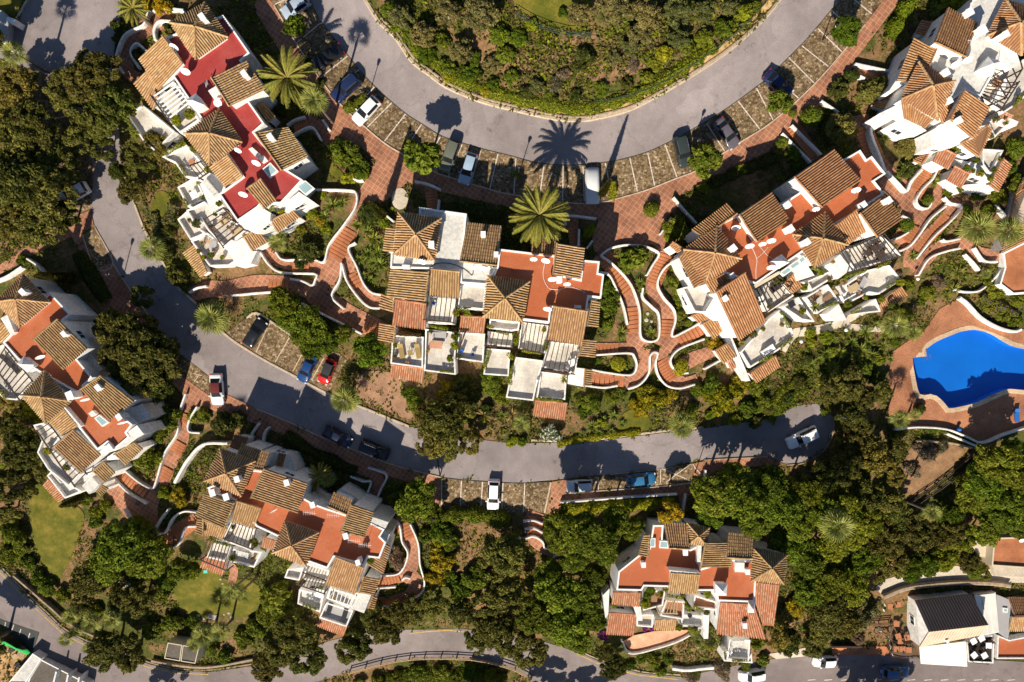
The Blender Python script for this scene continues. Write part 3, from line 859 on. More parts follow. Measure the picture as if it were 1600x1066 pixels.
# bays along the upper road
for p, q in [((428, 8), (470, -12)), ((463, 68), (501, 36)), ((500, 122), (543, 88)), ((534, 165), (562, 110)) if 0 else ((518, 146), (562, 108)),
             ((548, 178), (585, 136)), ((573, 200), (613, 160)), ((600, 222), (634, 178)), ((636, 229), (659, 194)), ((663, 258), (688, 214)),
             ((700, 277), (722, 226)), ((735, 287), (751, 236)), ((765, 297), (778, 241)), ((803, 303), (806, 248)), ((843, 309), (850, 257)), ((879, 314), (880, 259)),
             ((913, 315), (911, 259)), ((957, 312), (946, 255)), ((996, 300), (984, 247)), ((1023, 291), (1012, 239)), ((1058, 278), (1039, 226)), ((1085, 266), (1070, 210)), ((1133, 238), (1104, 193)), ((1187, 202), (1153, 158)), ((1208, 188), (1182, 138)),
             ((1248, 154), (1206, 118)), ((1272, 130), (1232, 90)), ((1294, 104), (1253, 72)), ((1316, 82), (1278, 45)), ((1338, 56), (1299, 16)), ((1362, 22), (1330, -4))]:
    line(upper_bays, p, q)
for p, q in [((690, 790), (690, 748)), ((719, 797), (721, 751)), ((751, 799), (754, 753)), ((784, 800), (786, 755)), ((818, 800), (820, 755)), ((851, 801), (860, 754))]:
    line(lower_bays, p, q)
for p, q in [((430, 566), (452, 528)), ((458, 580), (476, 546)), ((487, 594), (506, 560)), ((400, 551), (418, 512))]:
    line(mid_bays, p, q, 1.5, 'stone_kerb')
for p, q in [((1032, 734), (1032, 756)), ((1034, 732), (1080, 752)), ((1078, 726), (1040, 754)), ((935, 745), (935, 766))]:
    line(roadside_bays, p, q, 1.3)
for p, q in [((66, 188), (118, 180)), ((66, 222), (120, 212)), ((68, 252), (132, 238))]:
    line(side_bays, p, q, 1.2)
for p, q in [((9, 972), (8, 978)), ((22, 976), (18, 987)), ((33, 983), (30, 992)), ((47, 989), (44, 999))]:
    line(new_bays, p, q, 1.4)
line(verge_bay, (304, 597), (312, 584), 1.4, 'stone_kerb')
line(middle_road, (63, 112), (40, 152), 1.2, 'yellow_paint', 'road_line', 0.01)
for i in range(len(LOW_N[1:11]) - 1):
    a, b = LOW_N[1 + i], LOW_N[2 + i]
    line(lower_road, (a[0] - 3, a[1] + 4), (b[0] - 3, b[1] + 4), 1.2, 'yellow_paint', 'road_line', 0.012)
for a, b in [((640, 990), (668, 987)), ((668, 987), (700, 985)), ((700, 985), (730, 988)), ((902, 1022), (932, 1036)), ((932, 1036), (965, 1047)), ((965, 1047), (998, 1055)), ((998, 1055), (1060, 1062))]:
    line(lower_road, a, b, 1.2, 'yellow_paint', 'road_line', 0.012)
for x in range(1262, 1600, 26):
    line(lower_road, (x, 1063), (x + 12, 1062), 1.2, 'road_paint', 'road_line', 0.012)

# steps of the stair flights (each step a piece of its path)
def flight(p, q, w, n, parent):
    a, b = gp(p), gp(q)
    d = (b - a); d.z = 0
    L = d.length; d.normalize()
    rz = math.atan2(d.y, d.x)
    k = (CAMZ - (a.z + b.z) / 2) / FPX
    me = None
    for i in range(n):
        c = a.lerp(b, (i + 0.5) / n)
        z = tz(c.x, c.y)
        if me is None:
            mb = MB(); mb.box(0, 0, -0.5, L / n * 0.86, w * k, 0.5)
            me = mb.mesh('step'); me.materials.append(MATS['terracotta_plain'])
        o = bpy.data.objects.new('step', me)
        COL.objects.link(o)
        o.parent = parent
        o.location = (c.x, c.y, z + 0.26)
        o.rotation_euler = (0, 0, rz)
for pi, p, q, w, n in [(2, (458, 414), (484, 417), 21, 5), (1, (549, 428), (560, 449), 20, 4), (0, (546, 358), (523, 404), 27, 9), (0, (570, 505), (600, 518), 28, 5),
                       (5, (1040, 398), (1021, 448), 21, 10), (4, (944, 404), (985, 458), 22, 11), (5, (1041, 500), (1038, 526), 26, 5), (4, (989, 480), (992, 520), 23, 6),
                       (7, (924, 545), (966, 545), 17, 7), (6, (914, 590), (975, 596), 18, 8), (14, (1430, 392), (1480, 338), 18, 14), (12, (1431, 299), (1451, 264), 22, 9),
                       (11, (1346, 198), (1366, 246), 28, 9), (26, (1238, 198), (1272, 243), 21, 11), (9, (1060, 534), (1100, 511), 19, 7), (8, (1034, 562), (1052, 594), 24, 8),
                       (20, (184, 736), (230, 770), 18, 9), (18, (290, 646), (286, 660), 22, 3), (18, (282, 690), (274, 706), 22, 4), (18, (262, 730), (253, 748), 22, 4),
                       (18, (250, 836), (272, 838), 24, 4), (18, (274, 836), (306, 813), 22, 8), (22, (590, 909), (624, 901), 16, 7), (21, (584, 942), (618, 938), 16, 6), (21, (628, 818), (640, 842), 20, 5),
                       (25, (838, 806), (834, 838), 24, 7), (28, (674, 300), (677, 328), 17, 6), (3, (420, 446), (452, 447), 24, 5), (11, (1424, 350), (1408, 374), 28, 6), (31, (460, 198), (482, 192), 20, 5), (29, (895, 355), (899, 386), 16, 6)]:
    flight(p, q, w, n, path_objs[pi])

# white garden walls
WALLS = [
    ('along the path below the red-roofed house', [(494, 296), (542, 297), (556, 302), (555, 323), (537, 351), (514, 382), (505, 409), (484, 404), (443, 406), (430, 394)]),
    ('hooking round the foot of the red-roofed house', [(403, 389), (420, 414), (441, 426), (491, 428), (492, 437), (487, 446), (473, 440), (453, 436)]),
    ('bordering the shrub bed left of the central house', [(555, 379), (544, 389), (557, 417), (567, 442), (580, 457), (598, 461)]),
    ('left side of the narrow planting strip between two paths', [(533, 411), (530, 437), (518, 463), (537, 483)]),
    ('right side of the narrow planting strip between two paths', [(534, 413), (542, 440), (562, 468), (577, 480), (593, 482)]),
    ('above the trees of the middle parking bays', [(470, 474), (501, 490), (527, 503), (565, 522)]),
    ('straight and low above the round bright tree', [(360, 462), (400, 458), (428, 456)]),
    ('short end by the bend of the middle road', [(295, 457), (307, 450), (322, 447)]),
    ('arching over the planter in front of the plaza', [(939, 399), (952, 389), (975, 383), (1003, 384), (1020, 389), (1030, 397), (1020, 414), (1011, 430)]),
    ('long one winding down between the two central paths', [(939, 399), (957, 412), (977, 432), (990, 452), (1000, 485), (1003, 528), (1028, 530), (1030, 493), (1020, 480), (1005, 465), (1005, 450)]),
    ('right of the winding central path', [(1056, 406), (1038, 420), (1028, 442), (1036, 463), (1053, 483), (1056, 500), (1051, 518), (1053, 526), (1074, 516), (1096, 504)]),
    ('beside the hedge right of the central house', [(937, 425), (952, 430), (965, 455), (975, 480), (981, 508)]),
    ('loop round the small round topiary below the central path', [(929, 555), (982, 552), (992, 558), (995, 573), (986, 586), (952, 583), (924, 578)]),
    ('short low one below the loop wall', [(911, 602), (942, 606), (965, 603)]),
    ('curving S round the foot of the central paths', [(982, 608), (1000, 601), (1014, 583), (1017, 555), (1028, 552), (1025, 568), (1030, 588), (1043, 603), (1063, 607), (1086, 601)]),
    ('hook beside the bright yellow-green bush', [(1101, 530), (1063, 545), (1049, 560), (1051, 573), (1063, 583), (1076, 583)]),
    ('short diagonal under the yellow-green bush', [(1127, 563), (1101, 577)]),
    ('V-shaped beside the big right-hand path', [(1387, 268), (1403, 285), (1417, 298), (1425, 283), (1441, 265)]),
    ('J-shaped round the pot shrub at the right-hand path', [(1466, 265), (1458, 280), (1443, 295), (1433, 312), (1438, 323), (1451, 325), (1458, 313)]),
    ('left wall of the long stepped ramp', [(1479, 322), (1456, 341), (1438, 366), (1423, 384), (1408, 392)]),
    ('right wall of the long stepped ramp', [(1477, 308), (1486, 317), (1504, 323), (1486, 346), (1461, 369), (1433, 404)]),
    ('short one left of the two fan palms', [(1474, 374), (1480, 377), (1501, 373)]),
    ('arched one below the two fan palms', [(1501, 388), (1479, 393), (1453, 404), (1436, 430)]),
    ('round bed at the end of the right-hand house', [(1410, 337), (1423, 344), (1423, 359), (1410, 369), (1393, 376)]),
    ('sweeping up from the pool to the orange terrace', [(1491, 452), (1509, 456), (1532, 454), (1555, 435), (1569, 417)]),
    ('thick one along the upper side of the pool', [(1501, 465), (1514, 475), (1534, 496), (1560, 511), (1585, 518), (1597, 515)]),
    ('tapering one between the fan palms and the orange terrace', [(1524, 387), (1539, 407), (1560, 409)]),
    ('broken diagonal one above the pool garden', [(1509, 397), (1520, 408), (1532, 422)]),
    ('along the lower side of the pool deck', [(1400, 672), (1433, 668), (1479, 671), (1510, 682), (1537, 692), (1570, 680), (1606, 668)]),
    ('outer strip below the pool deck wall', [(1481, 678), (1505, 688), (1529, 698)]),
    ('tall curved one left of the topiaries at the top right house', [(1376, 181), (1362, 201), (1365, 218), (1374, 241), (1384, 268)]),
    ('right side of the stair down from the upper walk', [(1238, 195), (1261, 218), (1284, 241)]),
    ('left side of the stair down from the upper walk', [(1223, 208), (1246, 231), (1268, 253)]),
    ('upper side of the entrance bridge at the top right', [(1337, 99), (1393, 111)]),
    ('lower side of the entrance bridge at the top right', [(1329, 111), (1352, 122)]),
    ('short one above the two big topiaries', [(1284, 157), (1311, 175)]),
    ('beside the entrance of the right-hand house', [(1053, 308), (1068, 326), (1089, 349)]),
    ('outer curve round the forecourt of the red-roofed house', [(286, 15), (260, 13), (232, 19), (223, 38), (196, 52), (184, 74), (180, 96), (190, 112)]),
    ('wide curve against the red-roofed house', [(266, 33), (248, 33), (240, 46), (242, 62)]),
    ('small loop in the forecourt of the red-roofed house', [(224, 76), (212, 67), (203, 82), (216, 106)]),
    ('upper side of the stair right of the red-roofed house', [(448, 195), (460, 187), (476, 182)]),
    ('lower side of the stair right of the red-roofed house', [(458, 210), (486, 198), (501, 218)]),
    ('short one at the foot of the leaning palm', [(504, 187), (514, 203)]),
    ('broad ramp wall above the left-edge house', [(-10, 440), (10, 432), (33, 417)]),
    ('arching behind the bright shrub at the left-edge house', [(41, 404), (56, 414), (68, 427)]),
    ('long one left of the stepped path at lower left', [(289, 616), (277, 652), (276, 677), (256, 710), (243, 753), (236, 764), (215, 753), (187, 730)]),
    ('corner one below the white car with the dark red roof', [(307, 636), (295, 657), (294, 674), (312, 677)]),
    ('tall sloping one right of the stepped path at lower left', [(355, 693), (317, 695), (294, 717), (281, 738), (272, 755)]),
    ('lower side of the stair at the left-edge house', [(177, 748), (200, 771), (228, 788)]),
    ('outer curve round the spiral steps', [(193, 796), (218, 834), (241, 852), (263, 858), (279, 849), (289, 826), (309, 823)]),
    ('inner curve round the spiral steps', [(263, 796), (251, 811), (241, 831), (256, 834), (269, 811), (286, 800), (306, 801)]),
    ('inner side of the path right of the lower-left house', [(603, 809), (623, 821), (628, 847), (637, 867), (625, 895), (603, 900), (590, 899)]),
    ('outer side of the path right of the lower-left house', [(641, 820), (653, 849), (656, 882), (663, 913), (653, 933), (615, 948), (585, 948)]),
    ('between the two stair flights of the lower-left house', [(587, 920), (618, 918)]),
    ('tiny hook at the path right of the lower-left house', [(628, 907), (634, 903), (641, 905)]),
    ('zigzag one at the sunken entrance court', [(547, 745), (567, 753), (579, 755), (567, 786)]),
    ('outer one at the sunken entrance court', [(575, 731), (603, 743), (594, 766), (585, 788)]),
    ('right rail of the short entrance bridge', [(420, 668), (413, 676), (410, 690)]),
    ('left rail of the short entrance bridge', [(404, 662), (393, 678), (388, 694)]),
    ('upper arc of the steps among the trees', [(818, 816), (833, 814), (848, 819)]),
    ('middle arc of the steps among the trees', [(820, 828), (833, 826), (848, 833)]),
    ('lower wavy end of the steps among the trees', [(809, 837), (815, 844), (833, 839), (848, 847), (851, 857), (862, 857)]),
    ('hook at the left of the tree-covered path', [(881, 866), (866, 872), (868, 902)]),
    ('arc at the tree-covered path', [(882, 890), (886, 875), (901, 869), (922, 872)]),
    ('low one below the roadside bays', [(876, 786), (977, 778), (1058, 773)]),
    ('stub at the gate below the roadside bays', [(1072, 773), (1068, 798)]),
    ('stub beside the big dense tree by the roadside walk', [(1103, 735), (1101, 773)]),
    ('curved parapet below the pink terrace', [(972, 1003), (986, 1022), (1030, 1013), (1062, 1002), (1082, 991)]),
    ('at the small stair up to the central house', [(648, 283), (668, 287), (688, 296)]),
    ('short one right of the small stair up to the central house', [(686, 312), (684, 328)]),
    ('frame of the entrance court beside the large date palm', [(884, 352), (886, 337), (932, 341)]),
    ('right wall of the entrance court beside the large date palm', [(905, 358), (904, 384)]),
    ('oblique one under the oval bush by the plaza', [(926, 376), (917, 388)]),
    ('short one under the pale patio', [(600, 334), (615, 346)]),
    ('little arc at the foot of the conifer bed', [(550, 278), (560, 282), (567, 281)]),
    ('low one under the entrance tree of the right-hand house', [(1032, 366), (1050, 340)]),
    ('retaining one beside the pool path', [(1556, 318), (1566, 330), (1575, 340)]),
]
for lab, pts in WALLS:
    thick = 0.42 if any(k in lab for k in ('tall', 'broad', 'thick', 'wide', 'V-shaped')) else 0.28
    hh = 1.5 if 'tall' in lab else 0.9
    o = sweep_wall('garden_wall', pts, 'garden_plaster', hh, thick, 3.5, -0.8)
    tag(o, 'white garden wall ' + lab if not lab[0].isdigit() else lab, 'garden wall', 'white garden walls', 'thing')

tag(sweep_wall('retaining_wall', V('t33', [(715, 545), (850, 492), (1000, 470), (1200, 455), (1400, 460), (1500, 475)]), 'dry_stone', 0.9, 0.7, 6, -3.0), 'curved stone retaining wall between the alley and the restaurant', 'wall', None, 'thing')
tag(sweep_wall('retaining_wall', [(20, 900), (50, 926), (80, 952), (104, 973), (142, 993), (180, 1005)], 'dry_stone', 0.8, 0.4, 6, -1.0), 'brown low retaining wall above the lower road at bottom left', 'wall', None, 'thing')
tag(sweep_wall('retaining_wall', [(236, 1033), (279, 1041), (329, 1043), (400, 1030)], 'dry_stone', 0.6, 0.4, 6, -1.0), 'curved low stone wall below the flat-roofed utility hut', 'wall', None, 'thing')
tag(sweep_wall('retaining_wall', [(950, 1040), (975, 1046)], 'white_wall', 0.8, 0.4), 'white stub wall hidden under the thin dark tree by the lower road', 'wall') if 0 else None
tag(sweep_wall('retaining_wall', V('t32', [(990, 985), (1080, 995), (1180, 985), (1245, 980)]), 'white_wall', 1.0, 0.5, 4, -0.5), 'white gate wall between the lower road and the bottom right house', 'wall', None, 'thing')
tag(sweep_wall('retaining_wall', V('t33', [(400, 850), (580, 850)]), 'dark_wood', 1.0, 0.4), 'short dark-topped wall beside the white car on the lower road', 'wall', None, 'thing')
tag(sweep_wall('retaining_wall', [(1433, 690), (1480, 692), (1520, 700)], 'dry_stone', 0.7, 0.3), 'brown low wall of the bare bed below the pool', 'wall', None, 'thing')
tag(sweep_wall('retaining_wall', [(1372, 598), (1390, 580), (1396, 555)], 'dry_stone', 0.4, 0.3), 'low garden edging left of the shaded pool deck', 'wall') if 0 else None

# swimming pool
pz = float(np.mean(pool_g[:, 2]))
pr = empty('swimming_pool', (pc[0], pc[1], pz), 0, True)
tag(pr, 'large kidney shaped swimming pool with bright blue water', 'pool')
psm = np.array(spline([tuple(p) for p in pool_g[:, :2]], 1.2, True))
if area2(psm) < 0: psm = psm[::-1]
n = len(psm)
vs = [(x, y, pz + 0.06) for x, y in psm] + [(x, y, pz - 1.5) for x, y in psm]
mk('basin', vs, [(i, (i + 1) % n, n + (i + 1) % n, n + i) for i in range(n)] + [tuple(range(n, 2 * n))], 'pool_basin', pr)
wp = inset([tuple(p) for p in psm], 0.01)
mk('water', [(x, y, pz - 0.06) for x, y in wp], [tuple(range(n))], 'pool_water', pr)
op = inset([tuple(p) for p in psm], -0.62)
ip = inset([tuple(p) for p in psm], 0.03)
vs = [(x, y, pz + 0.12) for x, y in ip] + [(x, y, pz + 0.12) for x, y in op] + [(x, y, pz - 0.25) for x, y in op] + [(x, y, pz - 0.02) for x, y in ip]
F = []
for i in range(n):
    j = (i + 1) % n
    F += [(i, n + i, n + j, j), (n + i, 2 * n + i, 2 * n + j, n + j), (i, j, 3 * n + j, 3 * n + i)]
mk('coping', vs, F, 'coping_stone', pr)
lp = bp((1446, 560), pz)
mb = MB()
for dx in (-0.25, 0.25):
    mb.tube([(lp.x + dx, lp.y + 0.6, pz + 0.1), (lp.x + dx, lp.y + 0.5, pz + 0.8), (lp.x + dx, lp.y, pz + 0.75), (lp.x + dx, lp.y - 0.3, pz - 0.8)], [0.035] * 4, 6)
for k in range(3):
    mb.beam((lp.x - 0.25, lp.y - 0.22, pz - 0.1 - 0.3 * k), (lp.x + 0.25, lp.y - 0.22, pz - 0.1 - 0.3 * k), 0.06, 0.04)
mb.build('ladder', 'chrome', pr)

# ------------------------------------------------------------------ houses
PAL = {'old': [(0.437, 0.288, 0.148), (0.386, 0.232, 0.109), (0.487, 0.336, 0.187), (0.302, 0.176, 0.09), (0.42, 0.216, 0.101), (0.235, 0.152, 0.086)], 'tan': [(0.47, 0.296, 0.148), (0.437, 0.248, 0.113), (0.504, 0.344, 0.195), (0.37, 0.184, 0.082), (0.302, 0.168, 0.086)], 'pink': [(0.42, 0.168, 0.094), (0.462, 0.208, 0.125), (0.487, 0.256, 0.164), (0.37, 0.136, 0.074), (0.504, 0.32, 0.218)], 'orange': [(0.409, 0.217, 0.103), (0.378, 0.178, 0.082), (0.446, 0.279, 0.155), (0.333, 0.147, 0.069), (0.287, 0.14, 0.074)], 'dark': [(0.202, 0.112, 0.062), (0.252, 0.144, 0.078), (0.168, 0.096, 0.058)]}

def tile_rib(mb, p0, p1, side, nrm, pal, w=0.11, h=0.115, tl=0.5):
    L = (p1 - p0).length
    if L < 0.25:
        return
    nt = max(1, int(round(L / tl)))
    d = (p1 - p0) / L
    fs = [(0, 1, 6, 5), (1, 2, 7, 6), (2, 3, 8, 7), (3, 4, 9, 8), (5, 6, 7, 8, 9)]
    for k in range(nt):
        a = p0 + d * (L * k / nt)
        b = p0 + d * (L * (k + 1) / nt + 0.05)
        vs = []
        jit = random.uniform(-0.015, 0.015)
        for e, ww, hh in ((a, w * 0.85, h * 0.72), (b, w, h * 1.1)):
            for u, v in ((-1, -0.02), (-0.66, 0.72), (0, 1), (0.66, 0.72), (1, -0.02)):
                vs.append(e + side * (ww * u + jit) + nrm * (hh * v))
        c = random.choice(pal); c2 = pal[0]
        c = [a_ * .6 + b_ * .4 for a_, b_ in zip(c, c2)]
        s = random.uniform(0.86, 1.08)
        mb.add(vs, fs, (c[0] * s, c[1] * s, c[2] * s))

class House:
    def __init__(s, label, cat, at_px, name='house', lift=None):
        p = gp(at_px)
        s.lift = lift
        s.root = empty(name, p, 0, True)
        tag(s.root, label, cat)
        s.walls = []
    def m(s, z):
        """upper storeys are lifted, the lowest terraces keep to the ground"""
        if s.lift is None: return z
        z0, z1, d = s.lift
        return z + d * min(1.0, max(0.0, (z - z0) / (z1 - z0)))
    # -- volumes
    def ground_min(s, xy):
        a = np.array(xy)
        c = a.mean(0)
        q = np.vstack([a, (a + c) / 2, [c]])
        return float(tzn(q[:, 0], q[:, 1]).min())
    def world(s, view, pts, z):
        w = [bp(p, z) for p in V(view, pts)]
        xy = [(p.x, p.y) for p in w]
        if area2(xy) < 0:
            xy = xy[::-1]
        return xy
    def prism(s, xy, z0, z1, mat='white_wall', name='wall', top=True):
        n = len(xy)
        vs = [(x, y, z0) for x, y in xy] + [(x, y, z1) for x, y in xy]
        F = [(i, (i + 1) % n, n + (i + 1) % n, n + i) for i in range(n)]
        if top:
            F.append(tuple(range(n, 2 * n)))
        return mk(name, vs, F, mat, s.root)
    def block(s, view, pts, z, mat='white_wall', zb=None, name='wall'):
        z = s.m(z)
        HARD.append(V(view, pts))
        xy = s.world(view, pts, z)
        z0 = s.ground_min(xy) - 0.4 if zb is None else zb
        o = s.prism(xy, min(z0, z - 0.5), z, mat, name)
        s.walls.append((xy, z0, z))
        return o
    def flat(s, view, pts, z, floor, par=0.28, thick=0.22, wall='white_wall', name='flat_roof', zb=None, cap='white_trim'):
        z = s.m(z)
        HARD.append(V(view, pts))
        xy = s.world(view, pts, z)
        z0 = s.ground_min(xy) - 0.4 if zb is None else zb
        z0 = min(z0, z - 0.6)
        s.prism(xy, z0, z, wall, 'wall', False)
        s.walls.append((xy, z0, z))
        n = len(xy)
        inn = inset(xy, thick)
        mk(name, [(x, y, z + 0.01) for x, y in inset(xy, 0.02)], [tuple(range(n))], floor, s.root)
        if par > 0:
            vs = [(x, y, z) for x, y in xy] + [(x, y, z + par) for x, y in xy] + [(x, y, z + par) for x, y in inn] + [(x, y, z) for x, y in inn]
            F = []
            for i in range(n):
                j = (i + 1) % n
                F += [(i, j, n + j, n + i), (n + i, n + j, 2 * n + j, 2 * n + i), (2 * n + i, 2 * n + j, 3 * n + j, 3 * n + i)]
            mk('parapet', vs, F, cap, s.root)
    def terr(s, view, pts, z, floor='pale_tiles', par=0.55, zb=None):
        s.flat(view, pts, z, floor, par, 0.2, name='terrace_floor', zb=zb, cap='white_wall')
    # -- roofs
    def roof_slab(s, top, mat_edge, under=0.16):
        n = len(top)
        vs = [tuple(p) for p in top] + [(p.x, p.y, p.z - under) for p in top]
        F = [tuple(range(n)), tuple(reversed(range(n, 2 * n)))] + [(i, n + i, n + (i + 1) % n, (i + 1) % n) for i in range(n)]
        return mk('tile_roof', vs, F, mat_edge, s.root, cols=[(0.20, 0.105, 0.055)] * n + [(0.5, 0.42, 0.34)] * n)
    def shed(s, view, hi, lo, zh, zl, pal='old', wall=True, zb=None, sp=0.31):
        """hi = two points of the high edge, lo = the two below them, in the same order"""
        zh, zl = s.m(zh), s.m(zl)
        HARD.append(V(view, [hi[0], hi[1], lo[1], lo[0]]))
        h = [bp(p, zh) for p in V(view, hi)]
        l = [bp(p, zl) for p in V(view, lo)]
        quad = [h[0], h[1], l[1], l[0]]
        xy = [(p.x, p.y) for p in quad]
        if area2(xy) < 0:
            h = h[::-1]; l = l[::-1]
            quad = [h[0], h[1], l[1], l[0]]
            xy = [(p.x, p.y) for p in quad]
        if wall:
            ins = inset(xy, 0.22)
            z0 = s.ground_min(xy) - 0.4 if zb is None else zb
            zs = [zh - 0.15, zh - 0.15, zl - 0.15, zl - 0.15]
            vs = [(x, y, min(z0, zl - 0.8)) for x, y in ins] + [(ins[i][0], ins[i][1], zs[i]) for i in range(4)]
            mk('wall', vs, [(i, (i + 1) % 4, 4 + (i + 1) % 4, 4 + i) for i in range(4)], 'white_wall', s.root)
            s.walls.append((ins, z0, min(zs)))
        r = s.roof_slab(quad, 'roof_tile')
        mb = MB()
        e = ((h[1] - h[0]).length + (l[1] - l[0]).length) / 2
        nr = max(2, int(round(e / sp)))
        nrm = (h[1] - h[0]).cross(l[0] - h[0]).normalized()
        if nrm.z < 0: nrm.negate()
        for i in range(nr):
            t = (i + 0.5) / nr
            a = h[0].lerp(h[1], t); b = l[0].lerp(l[1], t)
            d = (b - a).normalized()
            tile_rib(mb, a, b + d * 0.08, d.cross(nrm).normalized(), nrm, PAL[pal])
        d = (h[1] - h[0]).normalized()
        tile_rib(mb, h[0], h[1], d.cross(nrm).normalized(), nrm, PAL[pal], 0.13, 0.2)
        t = mb.build('roof_tiles', 'roof_tile', r)
        t['kind'] = 'stuff'
        return r
    def hip(s, view, quad, apex, ze, za, pal='old', wall=True, sp=0.31):
        ze, za = s.m(ze), s.m(za)
        HARD.append(V(view, quad))
        q = [bp(p, ze) for p in V(view, quad)]
        xy = [(p.x, p.y) for p in q]
        if area2(xy) < 0:
            q = q[::-1]; xy = xy[::-1]
        ap = bp(V(view, [apex])[0], za)
        if wall:
            z0 = s.ground_min(xy) - 0.4
            ins = inset(xy, 0.25)
            s.prism(ins, min(z0, ze - 0.8), ze - 0.1, 'white_wall', 'wall', False)
            s.walls.append((ins, z0, ze))
        vs = [tuple(p) for p in q] + [(p.x, p.y, p.z - 0.16) for p in q] + [tuple(ap)]
        F = [(i, (i + 1) % 4, 8) for i in range(4)] + [(i, 4 + i, 4 + (i + 1) % 4, (i + 1) % 4) for i in range(4)] + [(7, 6, 5, 4)]
        r = mk('tile_roof', vs, F, 'roof_tile', s.root, cols=[(0.20, 0.105, 0.055)] * 4 + [(0.5, 0.42, 0.34)] * 4 + [(0.2, 0.105, 0.055)])
        mb = MB()
        for i in range(4):
            a, b = q[i], q[(i + 1) % 4]
            L = (b - a).length
            e = (b - a) / L
            nrm = (b - a).cross(ap - a).normalized()
            if nrm.z < 0: nrm.negate()
            up = nrm.cross(e).normalized()
            if up.z < 0: up.negate()
            sa = (ap - a).dot(e); H = (ap - a).dot(up)
            nr = int(L / sp)
            for k in range(nr):
                t = (k + 0.5) * L / nr
                ln = H * t / sa if t < sa else H * (L - t) / (L - sa)
                p1 = a + e * t - up * 0.08
                p0 = a + e * t + up * max(0.1, ln - 0.05)
                tile_rib(mb, p0, p1, e, nrm, PAL[pal])
            d = (a - ap).normalized()
            sd = d.cross(Vector((0, 0, 1))).normalized()
            tile_rib(mb, ap + d * 0.05, a, sd, sd.cross(d) if sd.cross(d).z > 0 else d.cross(sd), PAL['tan'], 0.16, 0.22)
        t = mb.build('roof_tiles', 'roof_tile', r)
        t['kind'] = 'stuff'
        return r
    # -- details
    def perg(s, view, quad, z, n, mat='dark_wood', zf=None, w=0.1, posts=True):
        z = s.m(z); zf = None if zf is None else s.m(zf)
        a, b, c, d = [bp(p, z) for p in V(view, quad)]
        pg = empty('pergola', (0, 0, 0)); pg.parent = s.root
        pg.matrix_parent_inverse = Matrix.Translation(-Vector(s.root.location))
        for i in range(n):
            t = i / (n - 1)
            mb = MB(); mb.beam(a.lerp(b, t), d.lerp(c, t), w, 0.14)
            mb.build('beam', mat, pg)
        for p, q in ((a, b), (d, c)):
            mb = MB(); e = (q - p).normalized() * 0.25
            lo = Vector((0, 0, 0.145))
            mb.beam(p - e - lo, q + e - lo, w * 1.4, 0.16)
            mb.build('cross_beam', mat, pg)
        if posts and zf is not None:
            for p in (c, d):
                mb = MB(); mb.box(p.x, p.y, zf, 0.14, 0.14, z - 0.3 - zf)
                mb.build('post', mat, pg)
    def chim(s, view, x, y, z, sz=0.75, h=1.2, rz=0.0):
        z = s.m(z)
        p = bp(V(view, [(x, y)])[0], z + h)
        sz *= 0.82
        mb = MB(); mb.box(p.x, p.y, z - 0.8, sz * 0.8, sz, h + 0.55, rz)
        c = mb.build('chimney', 'white_wall', s.root)
        mb = MB()
        for dx in (-0.32, 0.32):
            for dy in (-0.34, 0.34):
                cc, ss = math.cos(rz), math.sin(rz)
                X, Y = dx * sz * 0.8, dy * sz
                mb.box(p.x + X * cc - Y * ss, p.y + X * ss + Y * cc, z + h - 0.25, 0.14, 0.14, 0.22, rz)
        mb.box(p.x, p.y, z + h - 0.035, sz * 0.95, sz * 1.15, 0.12, rz)
        mb.build('cap', 'white_trim', c)
    def turret(s, view, quad, z, h=1.2):
        z = s.m(z)
        xy = s.world(view, quad, z)
        s.prism(xy, z - h - 2, z, 'white_wall', 'wall', False)
        c = np.array(xy).mean(0)
        big = inset(xy, -0.1)
        vs = [(x, y, z - 0.003) for x, y in big] + [(c[0], c[1], z + 0.75)]
        mk('turret_roof', vs, [(i, (i + 1) % 4, 4) for i in range(4)] + [(3, 2, 1, 0)], 'white_wall', s.root)
    def skyl(s, view, quad, z, mat='skylight_glass'):
        z = s.m(z)
        xy = s.world(view, quad, z)
        fr = s.prism(xy, z - 0.5, z, 'white_trim', 'skylight')
        ins = inset(xy, 0.14)
        mk('pane', [(x, y, z + 0.012) for x, y in ins], [tuple(range(4))], mat, fr)
    def window(s, p, ang, w=1.0, h=1.2, mat='window_glass', frame='white_trim', name='window'):
        """p = centre of the window on the wall, ang = direction of the outward normal"""
        c, sn = math.cos(ang), math.sin(ang)
        def pt(u, n, v):
            return (p.x + n * c - u * sn, p.y + n * sn + u * c, p.z + v)
        mb = MB()
        for u0, u1, v0, v1 in ((-w / 2 - .08, -w / 2, -h / 2, h / 2), (w / 2, w / 2 + .08, -h / 2, h / 2), (-w / 2 - .1, w / 2 + .1, h / 2, h / 2 + .1), (-w / 2 - .14, w / 2 + .14, -h / 2 - .1, -h / 2)):
            vs = [pt(u, n, v) for n in (-0.05, 0.07) for u, v in ((u0, v0), (u1, v0), (u1, v1), (u0, v1))]
            mb.add(vs, BOXF)
        f = mb.build(name, frame, s.root)
        mk('pane', [pt(-w / 2, 0.02, -h / 2), pt(w / 2, 0.02, -h / 2), pt(w / 2, 0.02, h / 2), pt(-w / 2, 0.02, h / 2)], [(0, 1, 2, 3)], mat, f)
        mb = MB(); mb.add([pt(u, n, v) for n in (0.021, 0.05) for u, v in ((-.025, -h / 2), (.025, -h / 2), (.025, h / 2), (-.025, h / 2))], BOXF)
        mb.build('mullion', frame, f)
